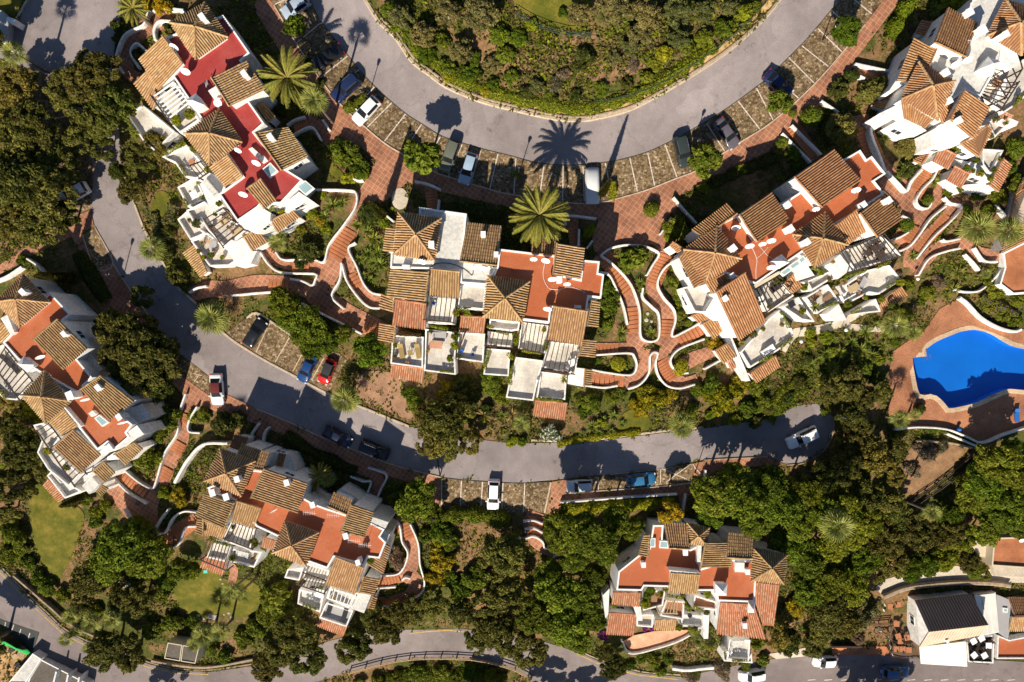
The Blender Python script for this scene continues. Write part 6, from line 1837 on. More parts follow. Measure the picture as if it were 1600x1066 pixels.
def palm(px, py, r, kind, h, n, lean=0.0, desc=None, near=None):
    """px, py: heart of the crown in the picture, r: radius of the crown in pixels, h: trunk height"""
    g = gp((px, py), h)
    zg = tz(g.x, g.y)
    h = g.z - zg
    R = r * (CAMZ - g.z) / FPX
    e = empty('date_palm' if kind == 'date' else 'fan_palm', (g.x, g.y, zg))
    mb = MB(); w = 0.32 if kind == 'date' else 0.19
    mb.tube([(0, 0, -0.4), (0, 0, h * 0.5), (0, 0, h - 0.5), (0, 0, h - 0.15)], [w * 1.15, w * 0.85, w * .8, w * 0.4], 9)
    mb.build('trunk', 'bark', e)
    ga = 2.39996
    for i in range(n):
        f = i / n
        o = bpy.data.objects.new('frond', FROND if kind == 'date' else FAN)
        COL.objects.link(o); o.parent = e
        o.location = (0, 0, h)
        up = (1.15 - 1.65 * f) if kind == 'date' else (1.5 - 1.75 * f)
        up += random.uniform(-.12, .12)
        s = R * random.uniform(0.95, 1.12) * (1.12 if kind == 'date' else 1.0)
        o.scale = (s, s * random.uniform(.9, 1.1), s)
        o.rotation_euler = (random.uniform(-.25, .25), -up * (0.75 if kind == 'date' else .8), ga * i + random.uniform(-.2, .2))
    reg(e, desc or ('feathery date palm' if kind == 'date' else ('low spreading fan palm' if h < 2.5 else 'fan palm')), 'palm', (px, py), 'date palms' if kind == 'date' else 'fan palms', near)

def yucca(px, py, r, agave=False):
    R = r * CAMZ / FPX
    g = gp((px, py), R * 0.35)
    zg = tz(g.x, g.y)
    e = empty('agave' if agave else 'yucca', (g.x, g.y, zg), random.uniform(0, 6.28))
    o = bpy.data.objects.new('blades', random.choice(ROSA if agave else ROS)); COL.objects.link(o); o.parent = e
    o.location = (0, 0, R * 0.3); o.scale = (R * 1.1, R * 1.1, R)
    mb = MB(); mb.tube([(0, 0, -0.2), (0, 0, R * 0.35)], [0.12, 0.09], 6); mb.build('stem', 'bark', e)
    reg(e, 'straw-edged agave' if agave else 'spiky green yucca', 'plant', (px, py), 'agaves' if agave else 'yuccas')

# --- trees, by the place of their crowns
for kind, lst in {
    'oak': [(145, 120, 42, 1.4), (172, 160, 40), (100, 142, 34, 1.4), (158, 188, 30), (135, 202, 26), (140, 100, 26, 1.4), (740, 1122, 36, 1.5), (838, 1128, 38, 1.5), (905, 1132, 34, 1.5), (1340, 1135, 44, 1.5), (1395, 1140, 40, 1.5), (-28, 1012, 36, 1.6), (230, 1120, 30, 1.5), (-20, 60, 30, 1.8), (128, 168, 34), (22, 135, 34), (52, 198, 42), (18, 215, 38), (28, 282, 50), (78, 305, 46), (62, 350, 40), (18, 345, 36), (102, 262, 34), (70, 238, 34), (184, 268, 17), (218, 245, 28), (243, 226, 24), (205, 298, 24), (120, 218, 28), (158, 232, 22), (8, 170, 26), (45, 260, 30), (100, 335, 26),
            (180, 518, 40), (216, 518, 34), (232, 560, 44), (190, 562, 40), (214, 592, 36), (246, 600, 28), (222, 463, 19), (258, 545, 24),
            (690, 655, 42), (674, 688, 30), (706, 692, 28), (736, 690, 20), (712, 640, 30), (668, 650, 22),
            (18, 662, 26), (36, 702, 34), (18, 758, 36), (10, 620, 22), (50, 735, 24), (60, 690, 20), (5, 800, 26),
            (165, 1015, 34), (200, 1022, 30), (140, 905, 34), (215, 938, 28), (188, 935, 22), (130, 945, 20),
            (460, 985, 36), (440, 1015, 34), (482, 1030, 30), (420, 1042, 26), (560, 1002, 28), (602, 980, 30), (548, 1015, 26), (622, 960, 26), (648, 952, 24), (680, 942, 26), (585, 965, 22),
            (780, 872, 38), (792, 930, 36), (770, 978, 32), (745, 1002, 22), (795, 1000, 30), (760, 945, 26), (720, 955, 24), (800, 850, 24),
            (830, 1020, 28), (810, 985, 28), (1230, 1000, 26), (1212, 990, 28), (1285, 985, 24), (1270, 1010, 20), (1320, 972, 28), (1290, 952, 34), (958, 1042, 24), (945, 1020, 18),
            (1330, 690, 28), (1372, 720, 32), (1322, 732, 30), (1352, 772, 34), (1398, 702, 22), (1392, 788, 26), (1290, 745, 28), (1400, 745, 18), (1330, 652, 24), (1352, 678, 22),
            (1325, 600, 28), (1300, 612, 24), (1352, 622, 22), (1380, 615, 16), (1480, 830, 28), (1430, 832, 30), (1382, 842, 36), (1400, 805, 28), (1372, 892, 22), (1395, 880, 24), (1515, 878, 20), (1535, 895, 14), (1340, 640, 18)],
    'ficus': [(650, 782, 34, 1.6), (628, 776, 24), (672, 800, 22), (880, 828, 36, 2.3), (922, 838, 38, 2.3), (900, 868, 28), (962, 812, 26, 2.3), (988, 826, 22, 2.3), (945, 858, 26), (870, 922, 36), (905, 930, 32), (842, 962, 36), (882, 975, 36), (922, 965, 28), (930, 900, 22), (905, 1000, 22), (858, 895, 24),
              (1120, 772, 40, 1.8), (1162, 782, 42, 1.8), (1110, 805, 22), (1182, 815, 28), (1200, 760, 36, 1.8), (1150, 748, 30, 2.0), (1222, 792, 34), (1232, 850, 32), (1262, 872, 36), (1292, 850, 34), (1302, 902, 36), (1262, 922, 28), (1322, 832, 34), (1350, 872, 32), (1332, 920, 28), (1250, 822, 26), (1285, 800, 32), (1320, 790, 28), (1255, 770, 30), (1360, 815, 28),
              (190, 850, 42), (232, 872, 36), (168, 882, 30), (215, 838, 30), (280, 892, 20), (440, 472, 27), (480, 512, 34), (452, 500, 22), (508, 532, 24), (578, 548, 32), (536, 522, 18), (490, 540, 26), (1445, 882, 26), (1472, 872, 24), (1420, 890, 20), (1520, 890, 16),
              (1562, 722, 36, 1.9), (1540, 752, 34, 1.9), (1592, 748, 28), (1520, 772, 32), (1572, 792, 36), (1482, 802, 24), (1600, 790, 24), (1500, 840, 26), (1540, 830, 26), (1580, 702, 18), (1560, 815, 24), (1590, 825, 20)],
    'olive': [(700, 20, 26), (752, 20, 30), (905, 20, 24), (960, 15, 30), (1010, 20, 30), (1060, 18, 26), (1000, 55, 22), (985, 75, 16), (1060, 60, 20), (1342, 962, 28), (1365, 945, 18), (720, 80, 24), (625, 25, 22), (660, 55, 24), (1100, 15, 22)],
    'mimosa': [(1020, 622, 26), (1000, 636, 18), (1045, 618, 16), (1130, 622, 30), (1155, 600, 18), (1046, 802, 22, 2.6), (1245, 945, 20), (250, 6, 20), (236, 0, 16), (280, 778, 18), (696, 612, 18), (1580, 820, 12), (690, 872, 24), (682, 900, 22), (1118, 538, 14), (500, 345, 10), (470, 358, 9), (1105, 615, 14), (1008, 612, 12)],
    'shrub': [(461, 43, 22, 1.7), (540, 240, 26), (560, 264, 18), (525, 232, 16), (660, 246, 31, 2.2), (640, 230, 14), (1325, 46, 26, 1.7), (1218, 162, 22, 1.7), (1102, 250, 26, 1.7), (1090, 235, 14), (1055, 358, 25), (1240, 240, 14), (1222, 222, 12), (1245, 255, 12), (990, 402, 24), (978, 415, 14), (945, 450, 17), (950, 475, 20), (947, 500, 19), (958, 462, 14), (1055, 445, 17), (1066, 466, 15), (1063, 490, 11), (1053, 416, 9),
              (650, 632, 18), (640, 615, 14), (770, 600, 18), (785, 620, 14), (760, 585, 12), (925, 630, 18), (915, 645, 14), (905, 625, 10), (955, 620, 12), (970, 615, 10), (1110, 600, 18), (1090, 610, 14), (1170, 640, 16), (1180, 605, 16), (1190, 630, 14), (1160, 575, 10), (1080, 640, 12),
              (230, 715, 24), (265, 650, 22), (250, 682, 13), (318, 652, 12), (35, 407, 12), (690, 830, 22), (665, 838, 14), (705, 848, 16), (430, 930, 26), (415, 962, 18), (442, 950, 20), (400, 980, 18), (382, 1000, 18), (350, 1026, 14), (332, 1014, 12), (720, 922, 24), (742, 900, 22), (700, 900, 16),
              (45, 638, 18), (60, 660, 12), (22, 832, 22), (15, 868, 18), (45, 880, 14), (60, 902, 14), (75, 918, 16), (35, 855, 14), (270, 972, 18), (240, 985, 18), (300, 972, 12), (262, 908, 16), (255, 930, 14), (100, 930, 14), (150, 800, 12), (135, 780, 12), (142, 762, 10), (165, 790, 12), (150, 815, 14),
              (1450, 455, 14), (1420, 445, 12), (1400, 460, 12), (1370, 470, 14), (1395, 480, 10), (1440, 470, 10), (1415, 490, 12), (1350, 575, 15), (1372, 560, 14), (1400, 535, 10), (1555, 452, 18), (1575, 445, 14), (1545, 478, 12), (1566, 492, 13), (1586, 502, 12), (1590, 470, 14), (1530, 302, 14), (1560, 305, 18), (1592, 290, 22), (1512, 332, 11), (1590, 232, 18), (1575, 262, 14), (1545, 330, 12), (1480, 300, 10), (1500, 295, 8), (1540, 285, 10), (1590, 330, 14),
              (620, 1058, 12), (652, 1050, 14), (690, 1050, 13), (735, 1045, 13), (590, 1064, 12), (770, 1055, 14), (560, 1070, 12), (710, 1062, 12), (1020, 1032, 13), (1002, 1028, 11), (1032, 1048, 12), (985, 1040, 10), (1045, 1030, 9), (1182, 1002, 15), (1192, 1030, 12), (1165, 1040, 9), (1400, 685, 12), (1290, 640, 10), (1085, 1055, 10), (430, 250, 8)],
    'light': [(600, 345, 11), (568, 268, 13), (545, 278, 14), (488, 335, 12), (510, 360, 10), (505, 305, 9), (922, 361, 12), (1490, 5, 20), (1160, 264, 10), (1101, 294, 10), (1300, 550, 10), (1266, 520, 9), (1110, 648, 9), (1150, 655, 12), (940, 660, 10), (800, 690, 10), (815, 690, 9), (755, 655, 9), (450, 935, 10), (300, 895, 12), (150, 955, 12), (410, 985, 12), (240, 840, 10), (255, 770, 12), (300, 650, 10), (690, 845, 14), (1290, 525, 14), (1268, 535, 10), (1020, 318, 7), (845, 640, 9), (1095, 295, 8), (590, 690, 0)][:-1],
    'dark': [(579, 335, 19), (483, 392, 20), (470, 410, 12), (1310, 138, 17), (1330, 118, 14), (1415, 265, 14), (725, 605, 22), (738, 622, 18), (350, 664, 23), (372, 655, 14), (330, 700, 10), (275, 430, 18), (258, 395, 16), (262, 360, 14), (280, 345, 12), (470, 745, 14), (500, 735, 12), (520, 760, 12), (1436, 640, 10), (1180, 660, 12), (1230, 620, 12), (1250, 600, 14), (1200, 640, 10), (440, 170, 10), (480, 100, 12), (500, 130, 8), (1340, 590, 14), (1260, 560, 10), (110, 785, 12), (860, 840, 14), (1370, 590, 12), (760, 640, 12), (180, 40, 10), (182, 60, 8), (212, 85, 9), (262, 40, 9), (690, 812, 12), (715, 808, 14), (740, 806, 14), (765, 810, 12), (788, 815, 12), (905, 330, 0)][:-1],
    'topiary': [(1365, 142, 26), (1382, 130, 16), (1314, 200, 30), (1417, 232, 21), (600, 0, 0)][:-1],
    'ball': [(1017, 328, 11), (1266, 183, 14), (966, 569, 11), (1063, 574, 11), (933, 563, 6), (318, 645, 8), (1448, 313, 8), (1415, 352, 10), (1075, 505, 6), (1238, 178, 6)],
    'bare': [(1444, 705, 20), (1425, 735, 14), (1472, 698, 14), (1465, 440, 12), (620, 872, 18), (612, 858, 12), (1128, 1048, 16), (1080, 1058, 12), (870, 130, 16), (1340, 1000, 12), (1405, 430, 8), (720, 780, 0)][:-1],
    'white': [(860, 676, 20)],
    'bamboo': [(1105, 1000, 22), (1088, 985, 12)],
    'purple': [(944, 994, 9), (1007, 983, 5), (1018, 983, 4), (1040, 966, 4), (1085, 984, 6), (664, 485, 0)][:-1],
}.items():
    for p in lst:
        plant(*p[:3], kind, p[3] if len(p) > 3 else None)
for p in [(780, 55, 18, 'ficus'), (700, 105, 16, 'shrub'), (735, 115, 18, 'ficus'), (770, 100, 16, 'olive'), (790, 85, 16, 'shrub'), (665, 85, 16, 'ficus'), (640, 55, 18, 'shrub'), (690, 65, 16, 'shrub'), (800, 120, 14, 'shrub'), (840, 135, 16, 'olive'),
          (915, 88, 17, 'dark'), (905, 105, 12, 'dark'), (1040, 85, 16, 'light'), (1025, 100, 14, 'shrub'), (1075, 75, 14, 'shrub'), (1100, 60, 16, 'ficus'), (1130, 45, 16, 'shrub'), (1160, 20, 16, 'light'), (1010, 120, 12, 'shrub'), (980, 130, 12, 'dark'), (940, 140, 14, 'shrub'), (900, 150, 12, 'dark'), (860, 155, 12, 'shrub'), (820, 145, 12, 'dark'), (960, 90, 14, 'olive'),
          (770, 130, 12, 'shrub'), (740, 90, 14, 'shrub'), (810, 60, 14, 'ficus'), (1180, 10, 10, 'ficus'), (880, 20, 10, 'shrub'), (830, 40, 12, 'light'), (610, 15, 16, 'ficus'), (1140, 10, 16, 'olive'), (990, 100, 12, 'bare'), (880, 115, 12, 'bare'), (620, 45, 10, 'light'), (650, 80, 10, 'light'), (700, 120, 10, 'light'), (760, 145, 10, 'light')]:
    plant(p[0], p[1], p[2], p[3], 0.6)

cypress(953, 283, 5.5, 8.5); cypress(579, 318, 7, 9.0); cypress(62, 429, 9, 7.5); cypress(97, 790, 7, 5.0); cypress(660, 195, 0.01, 0.1) if 0 else None
palm(843, 337, 46, 'date', 8.3, 52, desc='large feathery date palm', near=('the central house', 770, 450))
palm(450, 123, 44, 'date', 5.0, 40); palm(208, 14, 24, 'date', 4.5, 26); palm(500, 742, 20, 'date', 4.0, 26); palm(486, 760, 16, 'fan', 3.0, 22); palm(512, 748, 16, 'fan', 4.0, 22); palm(497, 782, 15, 'fan', 3.0, 20)
for x, y, r, hh in [(25, 85, 22, 6.3), (492, 158, 25, 8.6), (435, 380, 18, 3), (240, 389, 23, 1.6), (334, 498, 31, 2.0), (541, 624, 27, 2.5), (1064, 665, 24, 3), (1523, 358, 30, 4), (1571, 362, 27, 4), (1539, 428, 10, 1.5), (1395, 508, 24, 3.5), (1424, 520, 16, 3), (1405, 655, 18, 4), (1428, 648, 11, 1.5), (1305, 820, 30, 11), (1455, 800, 17, 9), (320, 990, 21, 4), (346, 985, 19, 4), (305, 1005, 14, 3),
                    (112, 962, 16, 3), (145, 972, 19, 4), (176, 966, 17, 4), (105, 998, 14, 3), (138, 1012, 11, 3), (120, 985, 12, 2), (362, 922, 17, 7.5), (376, 925, 13, 6.5), (815, 662, 16, 1.5), (1414, 18, 0, 1)][:-1]:
    palm(x, y, r, 'fan', hh, 28 if r > 20 else 20)
for x, y, r in [(520, 322, 18), (508, 338, 12), (535, 318, 12), (560, 352, 14), (575, 362, 13), (585, 374, 16), (592, 396, 15), (576, 396, 14), (594, 413, 15), (568, 430, 8), (581, 436, 8), (562, 405, 10), (584, 410, 12), (600, 380, 10), (805, 273, 9), (1000, 442, 10), (1002, 455, 9), (971, 520, 14), (1018, 521, 12), (718, 636, 16), (735, 645, 12), (704, 628, 12), (925, 666, 14), (910, 678, 8), (936, 676, 9), (955, 673, 8), (960, 650, 13), (972, 662, 9), (942, 655, 9),
                (1268, 570, 13), (1290, 553, 14), (1300, 576, 17), (1312, 550, 14), (1345, 548, 18), (1362, 556, 14), (1330, 534, 13), (1264, 544, 10), (1352, 520, 15), (1368, 508, 12), (1382, 522, 11), (1320, 520, 12), (1338, 560, 12), (1380, 540, 12), (1282, 590, 12), (1310, 590, 10), (1300, 530, 11), (1390, 560, 9), (1356, 536, 10), (1496, 425, 14), (1506, 436, 10), (1490, 452, 14), (1478, 462, 9), (1460, 16, 13), (1414, 266, 16), (1402, 280, 10), (1458, 283, 12), (1382, 216, 11), (1425, 250, 8), (1426, 400, 11), (1280, 562, 10),
                (1110, 590, 9), (1075, 655, 8), (1155, 640, 9), (1140, 655, 8), (785, 648, 10), (880, 592, 8), (440, 790, 0)][:-1]:
    yucca(x, y, r)
for x, y, r in [(755, 648, 15), (800, 648, 14), (818, 648, 12), (830, 660, 11), (806, 672, 10), (770, 655, 10), (838, 645, 10)]:
    yucca(x, y, r, True)

# hedges: leaf bands along a line
def hedge(pts, w, h, pal, desc, cat='hedge', leaf=0.11, dens=150, name='hedge', z=None, label=None):
    sp = np.array(spline(pts, 4))
    g = gpn(sp, h * 0.6) if z is None else np.array([tuple(bp(p, z)) for p in sp])
    r = np.random.default_rng(len(REG))
    L = np.linalg.norm(np.diff(g[:, :2], axis=0), axis=1).sum()
    n = int(dens * max(1.0, L * (w + h)))
    idx = r.integers(0, len(g) - 1, n); t = r.uniform(0, 1, n)[:, None]
    P = g[idx] * (1 - t) + g[idx + 1] * t
    d = g[idx + 1] - g[idx]; d[:, 2] = 0
    d /= np.linalg.norm(d, axis=1)[:, None] + 1e-9
    nx = np.stack([-d[:, 1], d[:, 0], np.zeros(n)], 1)
    a = r.uniform(-0.3, math.pi + 0.3, n)
    k = r.uniform(0.75, 1.05, n) * (1 + 0.25 * np.sin(P[:, 0] * 2.1 + P[:, 1] * 1.7))
    off = nx * (np.cos(a) * w / 2 * k)[:, None]
    base = (tzn(P[:, 0], P[:, 1]) if z is None else np.full(n, z))
    P = P + off
    P[:, 2] = base + h * (0.35 + 0.62 * np.sin(a) * k)
    nr = nx * np.cos(a)[:, None] + np.array([0, 0, 1]) * np.sin(a)[:, None] + r.normal(size=(n, 3)) * 0.5
    nr /= np.linalg.norm(nr, axis=1)[:, None]
    tt = np.cross(nr, r.normal(size=(n, 3))); tt /= np.linalg.norm(tt, axis=1)[:, None]
    bb = np.cross(nr, tt); s = leaf * r.uniform(.6, 1.3, n)[:, None]
    verts = np.stack([P - tt * s * 1.4, P + bb * s, P + tt * s * 1.4, P - bb * s], 1).reshape(-1, 3)
    c = np.array(pal)[r.choice(len(pal), n)] * r.uniform(.7, 1.25, n)[:, None]
    o0 = g.mean(0)
    me = quads_mesh(name, verts - o0, np.repeat(c, 4, 0), 'leaf')
    o = bpy.data.objects.new(name, me); COL.objects.link(o); o.location = o0
    m = sp[len(sp) // 2]
    reg(o, desc, cat, (m[0], m[1]), 'hedges and planting strips')
    return o
hedge([(p[0] + (900 - p[0]) * .035, p[1] - 19) for p in KERB_N[3:-4]], 1.7, .5, G_LGT + G_SHR, 'bright green weed band along the kerb')
hedge([(1428, -6), (1412, 18), (1398, 45), (1391, 60)], 1.6, 1.6, G_LGT, 'bright green clipped hedge')
hedge([(538, 172), (555, 162), (572, 150)], 1.2, 0.9, G_SHR, 'low green hedge strip')
hedge([(957, 285), (958, 300), (956, 312)], 0.9, 0.9, G_LGT, 'narrow bright planting strip')
hedge([(690, 808), (720, 804), (760, 806), (795, 815)], 2.2, 1.6, G_FIC, 'long clipped green hedge')
hedge([(885, 795), (940, 792), (1000, 788), (1052, 785)], 1.8, 1.4, G_LGT + YEL[:1], 'yellow-green hedge band')
hedge([(1445, 672), (1475, 674), (1500, 682), (1528, 694)], 0.5, 0.5, G_SHR, 'thin green strip in the pool wall')
hedge([(1535, 462), (1560, 478), (1590, 492)], 1.4, 0.9, G_SHR + [(0.13, 0.06, 0.16)], 'purplish green ground cover')
hedge([(1240, 600), (1220, 615), (1205, 640)], 1.5, 0.7, G_SHR, 'low green garden strip')
hedge([(1202, 660), (1215, 640), (1235, 622), (1260, 605)], 1.6, 0.7, G_SHR, 'mossy verge strip')
hedge([(270, 320), (262, 345), (255, 372)], 1.5, 1.0, G_OLV, 'silver grey planting strip')
hedge([(240, 335), (245, 355), (250, 372), (252, 392)], 1.4, 0.8, G_OLV, 'grey lavender strip')
hedge([(590, 1068), (650, 1058), (720, 1058), (790, 1066)], 2.5, 0.8, G_SHR, 'rough green verge')
hedge([(870, 700 - 6), (930, 688 - 5), (1000, 678 - 3)], 1.0, 0.5, G_LGT, 'low kerbside strip of greenery')
hedge([(1588, 815), (1600, 818)], 1.0, 1.0, YEL + G_LGT, 'yellow clipped hedge end')
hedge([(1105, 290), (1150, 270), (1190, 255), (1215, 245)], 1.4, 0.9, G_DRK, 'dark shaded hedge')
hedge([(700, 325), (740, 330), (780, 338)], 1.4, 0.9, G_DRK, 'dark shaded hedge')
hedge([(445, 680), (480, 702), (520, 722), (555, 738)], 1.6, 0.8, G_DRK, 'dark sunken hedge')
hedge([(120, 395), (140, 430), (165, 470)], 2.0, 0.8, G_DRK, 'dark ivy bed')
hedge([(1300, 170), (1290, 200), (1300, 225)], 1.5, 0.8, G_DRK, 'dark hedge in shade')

# ground cover: uncountable weeds, grass tufts and low scrub over all the unpaved ground
def ground_cover(n_try=150000):
    r = np.random.default_rng(99)
    px = r.uniform(-30, 1630, n_try); py = r.uniform(-30, 1096, n_try)
    cell = 4
    W, H_ = 1680 // cell, 1160 // cell
    cx, cy = np.meshgrid((np.arange(W) + .5) * cell - 40, (np.arange(H_) + .5) * cell - 40)
    mask = np.zeros(cx.shape, bool)
    for poly in HARD:
        a = np.array(poly)
        i0, i1 = np.clip(((a[:, 0].min() + 40) // cell, (a[:, 0].max() + 40) // cell + 1), 0, W).astype(int)
        j0, j1 = np.clip(((a[:, 1].min() + 40) // cell, (a[:, 1].max() + 40) // cell + 1), 0, H_).astype(int)
        if i1 > i0 and j1 > j0:
            mask[j0:j1, i0:i1] |= inside(poly, cx[j0:j1, i0:i1], cy[j0:j1, i0:i1])
    mask |= inside(POOL, cx, cy)
    ok = ~mask[np.clip((py + 40) // cell, 0, H_ - 1).astype(int), np.clip((px + 40) // cell, 0, W - 1).astype(int)]
    f = np.sin(px * .031 + 1.3 * np.sin(py * .023)) + np.sin(py * .037 + 1.7 * np.sin(px * .019)) + r.normal(size=n_try) * .8
    hill = inside([(570, -40)] + KERB_N + [(1220, -40)], px, py)
    ok &= (f > 0.15) | (hill & (f > -0.35))
    bark = inside([(560, 585), (600, 580), (655, 600), (660, 640), (640, 655), (600, 640), (560, 622)], px, py)
    ok &= ~bark | (r.uniform(size=n_try) < .12)
    px, py, f, hill = px[ok], py[ok], f[ok], hill[ok]
    m = len(px)
    g = gpn(np.stack([px, py], 1))
    per = 4
    P = np.repeat(g, per, 0)
    s = np.repeat(r.uniform(.10, .30, m) * np.where(hill, 1.25, 1.0), per)
    P[:, :2] += r.normal(size=(m * per, 2)) * (s * .8)[:, None]
    P[:, 2] += s * r.uniform(.0, .9, m * per)
    nr = r.normal(size=(m * per, 3)) * .6 + np.array([0, 0, .8]); nr /= np.linalg.norm(nr, axis=1)[:, None]
    t = np.cross(nr, r.normal(size=(m * per, 3))); t /= np.linalg.norm(t, axis=1)[:, None]
    b = np.cross(nr, t)
    verts = np.stack([P - t * s[:, None] * .9, P + b * s[:, None] * .5, P + t * s[:, None] * .9, P - b * s[:, None] * .5], 1).reshape(-1, 3)
    pal = np.array(G_SHR + G_LGT[:2] + G_OAK + G_OLV[:2] + [(0.20, 0.14, 0.06), (0.16, 0.10, 0.05)])
    c = pal[np.repeat(r.choice(len(pal), m), per)] * r.uniform(.6, 1.15, m * per)[:, None]
    me = quads_mesh('ground_cover', verts, np.repeat(c, 4, 0), 'leaf')
    o = bpy.data.objects.new('ground_cover', me); COL.objects.link(o)
    tag(o, 'low weeds, grass tufts and scrub covering the bare ground', 'ground cover', kind='stuff')
ground_cover()

# ------------------------------------------------------------------ cars
CARS = {  # stations: x (share of the length, front = +), top height, half width share, half width of the top share, zone
    'hatch': [(-.50, .55, .78, .70, 'b'), (-.492, .82, .90, .80, 'b'), (-.465, .98, .95, .82, 'b'), (-.445, 1.02, .97, .78, 'rg'), (-.36, 1.38, .98, .68, 'r'), (-.20, 1.46, 1, .69, 'r'), (.0, 1.46, 1, .69, 'r'), (.07, 1.42, 1, .68, 'wg'), (.23, 1.0, 1, .80, 'b'), (.33, .93, .99, .80, 'b'), (.43, .82, .95, .76, 'b'), (.48, .68, .86, .66, 'b'), (.50, .50, .74, .60, 'b')],
    'sedan': [(-.50, .55, .78, .70, 'b'), (-.49, .85, .90, .76, 'b'), (-.45, .98, .95, .80, 'b'), (-.36, 1.0, .98, .80, 'rg'), (-.23, 1.34, 1, .66, 'r'), (-.12, 1.42, 1, .67, 'r'), (.02, 1.42, 1, .67, 'r'), (.08, 1.38, 1, .66, 'wg'), (.22, .98, 1, .80, 'b'), (.33, .92, .99, .80, 'b'), (.43, .80, .95, .74, 'b'), (.48, .66, .86, .66, 'b'), (.50, .5, .74, .6, 'b')],
    'suv': [(-.50, .6, .84, .76, 'b'), (-.495, .95, .93, .82, 'b'), (-.475, 1.10, .96, .84, 'rg'), (-.43, 1.58, .97, .76, 'r'), (-.25, 1.68, 1, .77, 'r'), (.02, 1.68, 1, .77, 'r'), (.08, 1.62, 1, .76, 'wg'), (.21, 1.12, 1, .82, 'b'), (.33, 1.06, .99, .82, 'b'), (.44, .96, .96, .80, 'b'), (.485, .8, .9, .72, 'b'), (.50, .6, .82, .68, 'b')],
    'cover': [(-.50, .5, .80, .66, 'b'), (-.48, .8, .9, .72, 'b'), (-.42, 1.05, .96, .74, 'b'), (-.30, 1.40, .98, .70, 'b'), (-.1, 1.5, 1, .7, 'b'), (.05, 1.45, 1, .7, 'b'), (.2, 1.1, 1, .76, 'b'), (.36, .92, .98, .76, 'b'), (.46, .75, .92, .7, 'b'), (.50, .45, .8, .62, 'b')]}
def car(px, py, fx, fy, col, typ='hatch', L=4.2, W=1.78, desc='car', roof=None, label=None, cat='car', name='parked_car'):
    g = gp((px, py), 0.9)
    z = tz(g.x, g.y)
    dx = tz(g.x + 1, g.y) - tz(g.x - 1, g.y); dy = tz(g.x, g.y + 1) - tz(g.x, g.y - 1)
    nrm = Vector((-dx / 2, -dy / 2, 1)).normalized()
    f = Vector((fx, -fy, 0)).normalized()
    f = (f - nrm * f.dot(nrm)).normalized()
    M = Matrix((f, nrm.cross(f), nrm)).transposed()
    e = empty(name, (g.x, g.y, z + 0.03))
    e.rotation_mode = 'QUATERNION'; e.rotation_quaternion = M.to_quaternion()
    st = CARS[typ]
    rows = []
    for xf, zt, wf, tf, zn in st:
        w = W / 2 * wf; x = xf * L
        zb = min(zt - 0.05, 0.93 if typ != 'suv' else 1.06)
        t = W / 2 * tf
        half = [(x, w * .92, .20), (x, w, .38), (x, w * 1.0, .62 if zb > .66 else zb * .9), (x, w * .96, zb), (x, t, zt - (.035 if zt > 1.1 else .02)), (x, t * .55, zt + .008), (x, 0, zt + .015)]
        rows.append(half + [(a, -b, c) for a, b, c in half[-2::-1]])
    nj = len(rows[0])
    groups = {'body': MB(), 'roof': MB(), 'windscreen': MB(), 'rear_window': MB(), 'side_window': MB(), 'side_window2': MB()}
    for i in range(len(st) - 1):
        zn = st[i][4]
        for j in range(nj - 1):
            q = [rows[i][j], rows[i + 1][j], rows[i + 1][j + 1], rows[i][j + 1]]
            k = j if j < nj // 2 else nj - 2 - j
            tgt = 'body'
            if zn == 'r' and k >= 4: tgt = 'roof'
            elif zn == 'wg' and k >= 4: tgt = 'windscreen'
            elif zn == 'rg' and k >= 4: tgt = 'rear_window'
            elif zn == 'r' and k == 3: tgt = 'side_window' if j < nj // 2 else 'side_window2'
            groups[tgt].add(q, [(0, 1, 2, 3)])
    b = groups['body']
    b.add(rows[0], [tuple(range(nj))]); b.add(rows[-1], [tuple(reversed(range(nj)))])
    paint = col if isinstance(col, str) else car_paint(col)
    def weld(mb):
        idx = {}; vs = []; mp = []
        for v in mb.v:
            k = tuple(round(c, 4) for c in v)
            if k not in idx: idx[k] = len(vs); vs.append(v)
            mp.append(idx[k])
        mb.v = vs; mb.f = [tuple(mp[i] for i in f) for f in mb.f]; return mb
    weld(b).build('body' if typ != 'cover' else 'fabric_cover', paint, e, True)
    if typ != 'cover':
        weld(groups['roof']).build('roof', roof or paint, e, True)
        for nme in ('windscreen', 'rear_window'):
            weld(groups[nme]).build(nme, 'car_glass', e)
        for nme in ('side_window', 'side_window2'):
            weld(groups[nme]).build('side_window', 'car_glass', e)
        for sx in (1, -1):
            mb = MB(); mb.box(.19 * L, sx * (W / 2 + .08), .93, .16, .22, .13); mb.build('mirror', paint, e)
            mb = MB(); mb.box(.462 * L, sx * W * .36, .60, .22, .30, .13); mb.build('headlight', 'head_lamp', e)
            mb = MB(); mb.box(-.484 * L, sx * W * .38, .78, .12, .26, .14); mb.build('tail_light', 'tail_lamp', e)
        mb = MB(); mb.box(-.497 * L, 0, .5, .06, .5, .12); mb.build('number_plate', 'number_plate', e)
        mb = MB(); mb.beam((.235 * L, -.5, 1.035), (.19 * L, .25, 1.10), .03, .02); mb.build('wiper', 'rubber', e)
        if typ == 'suv':
            for sx in (1, -1):
                mb = MB(); mb.beam((-.36 * L, sx * W * .36, 1.74), (.05 * L, sx * W * .36, 1.74), .05, .05); mb.build('roof_rail', 'chrome', e)
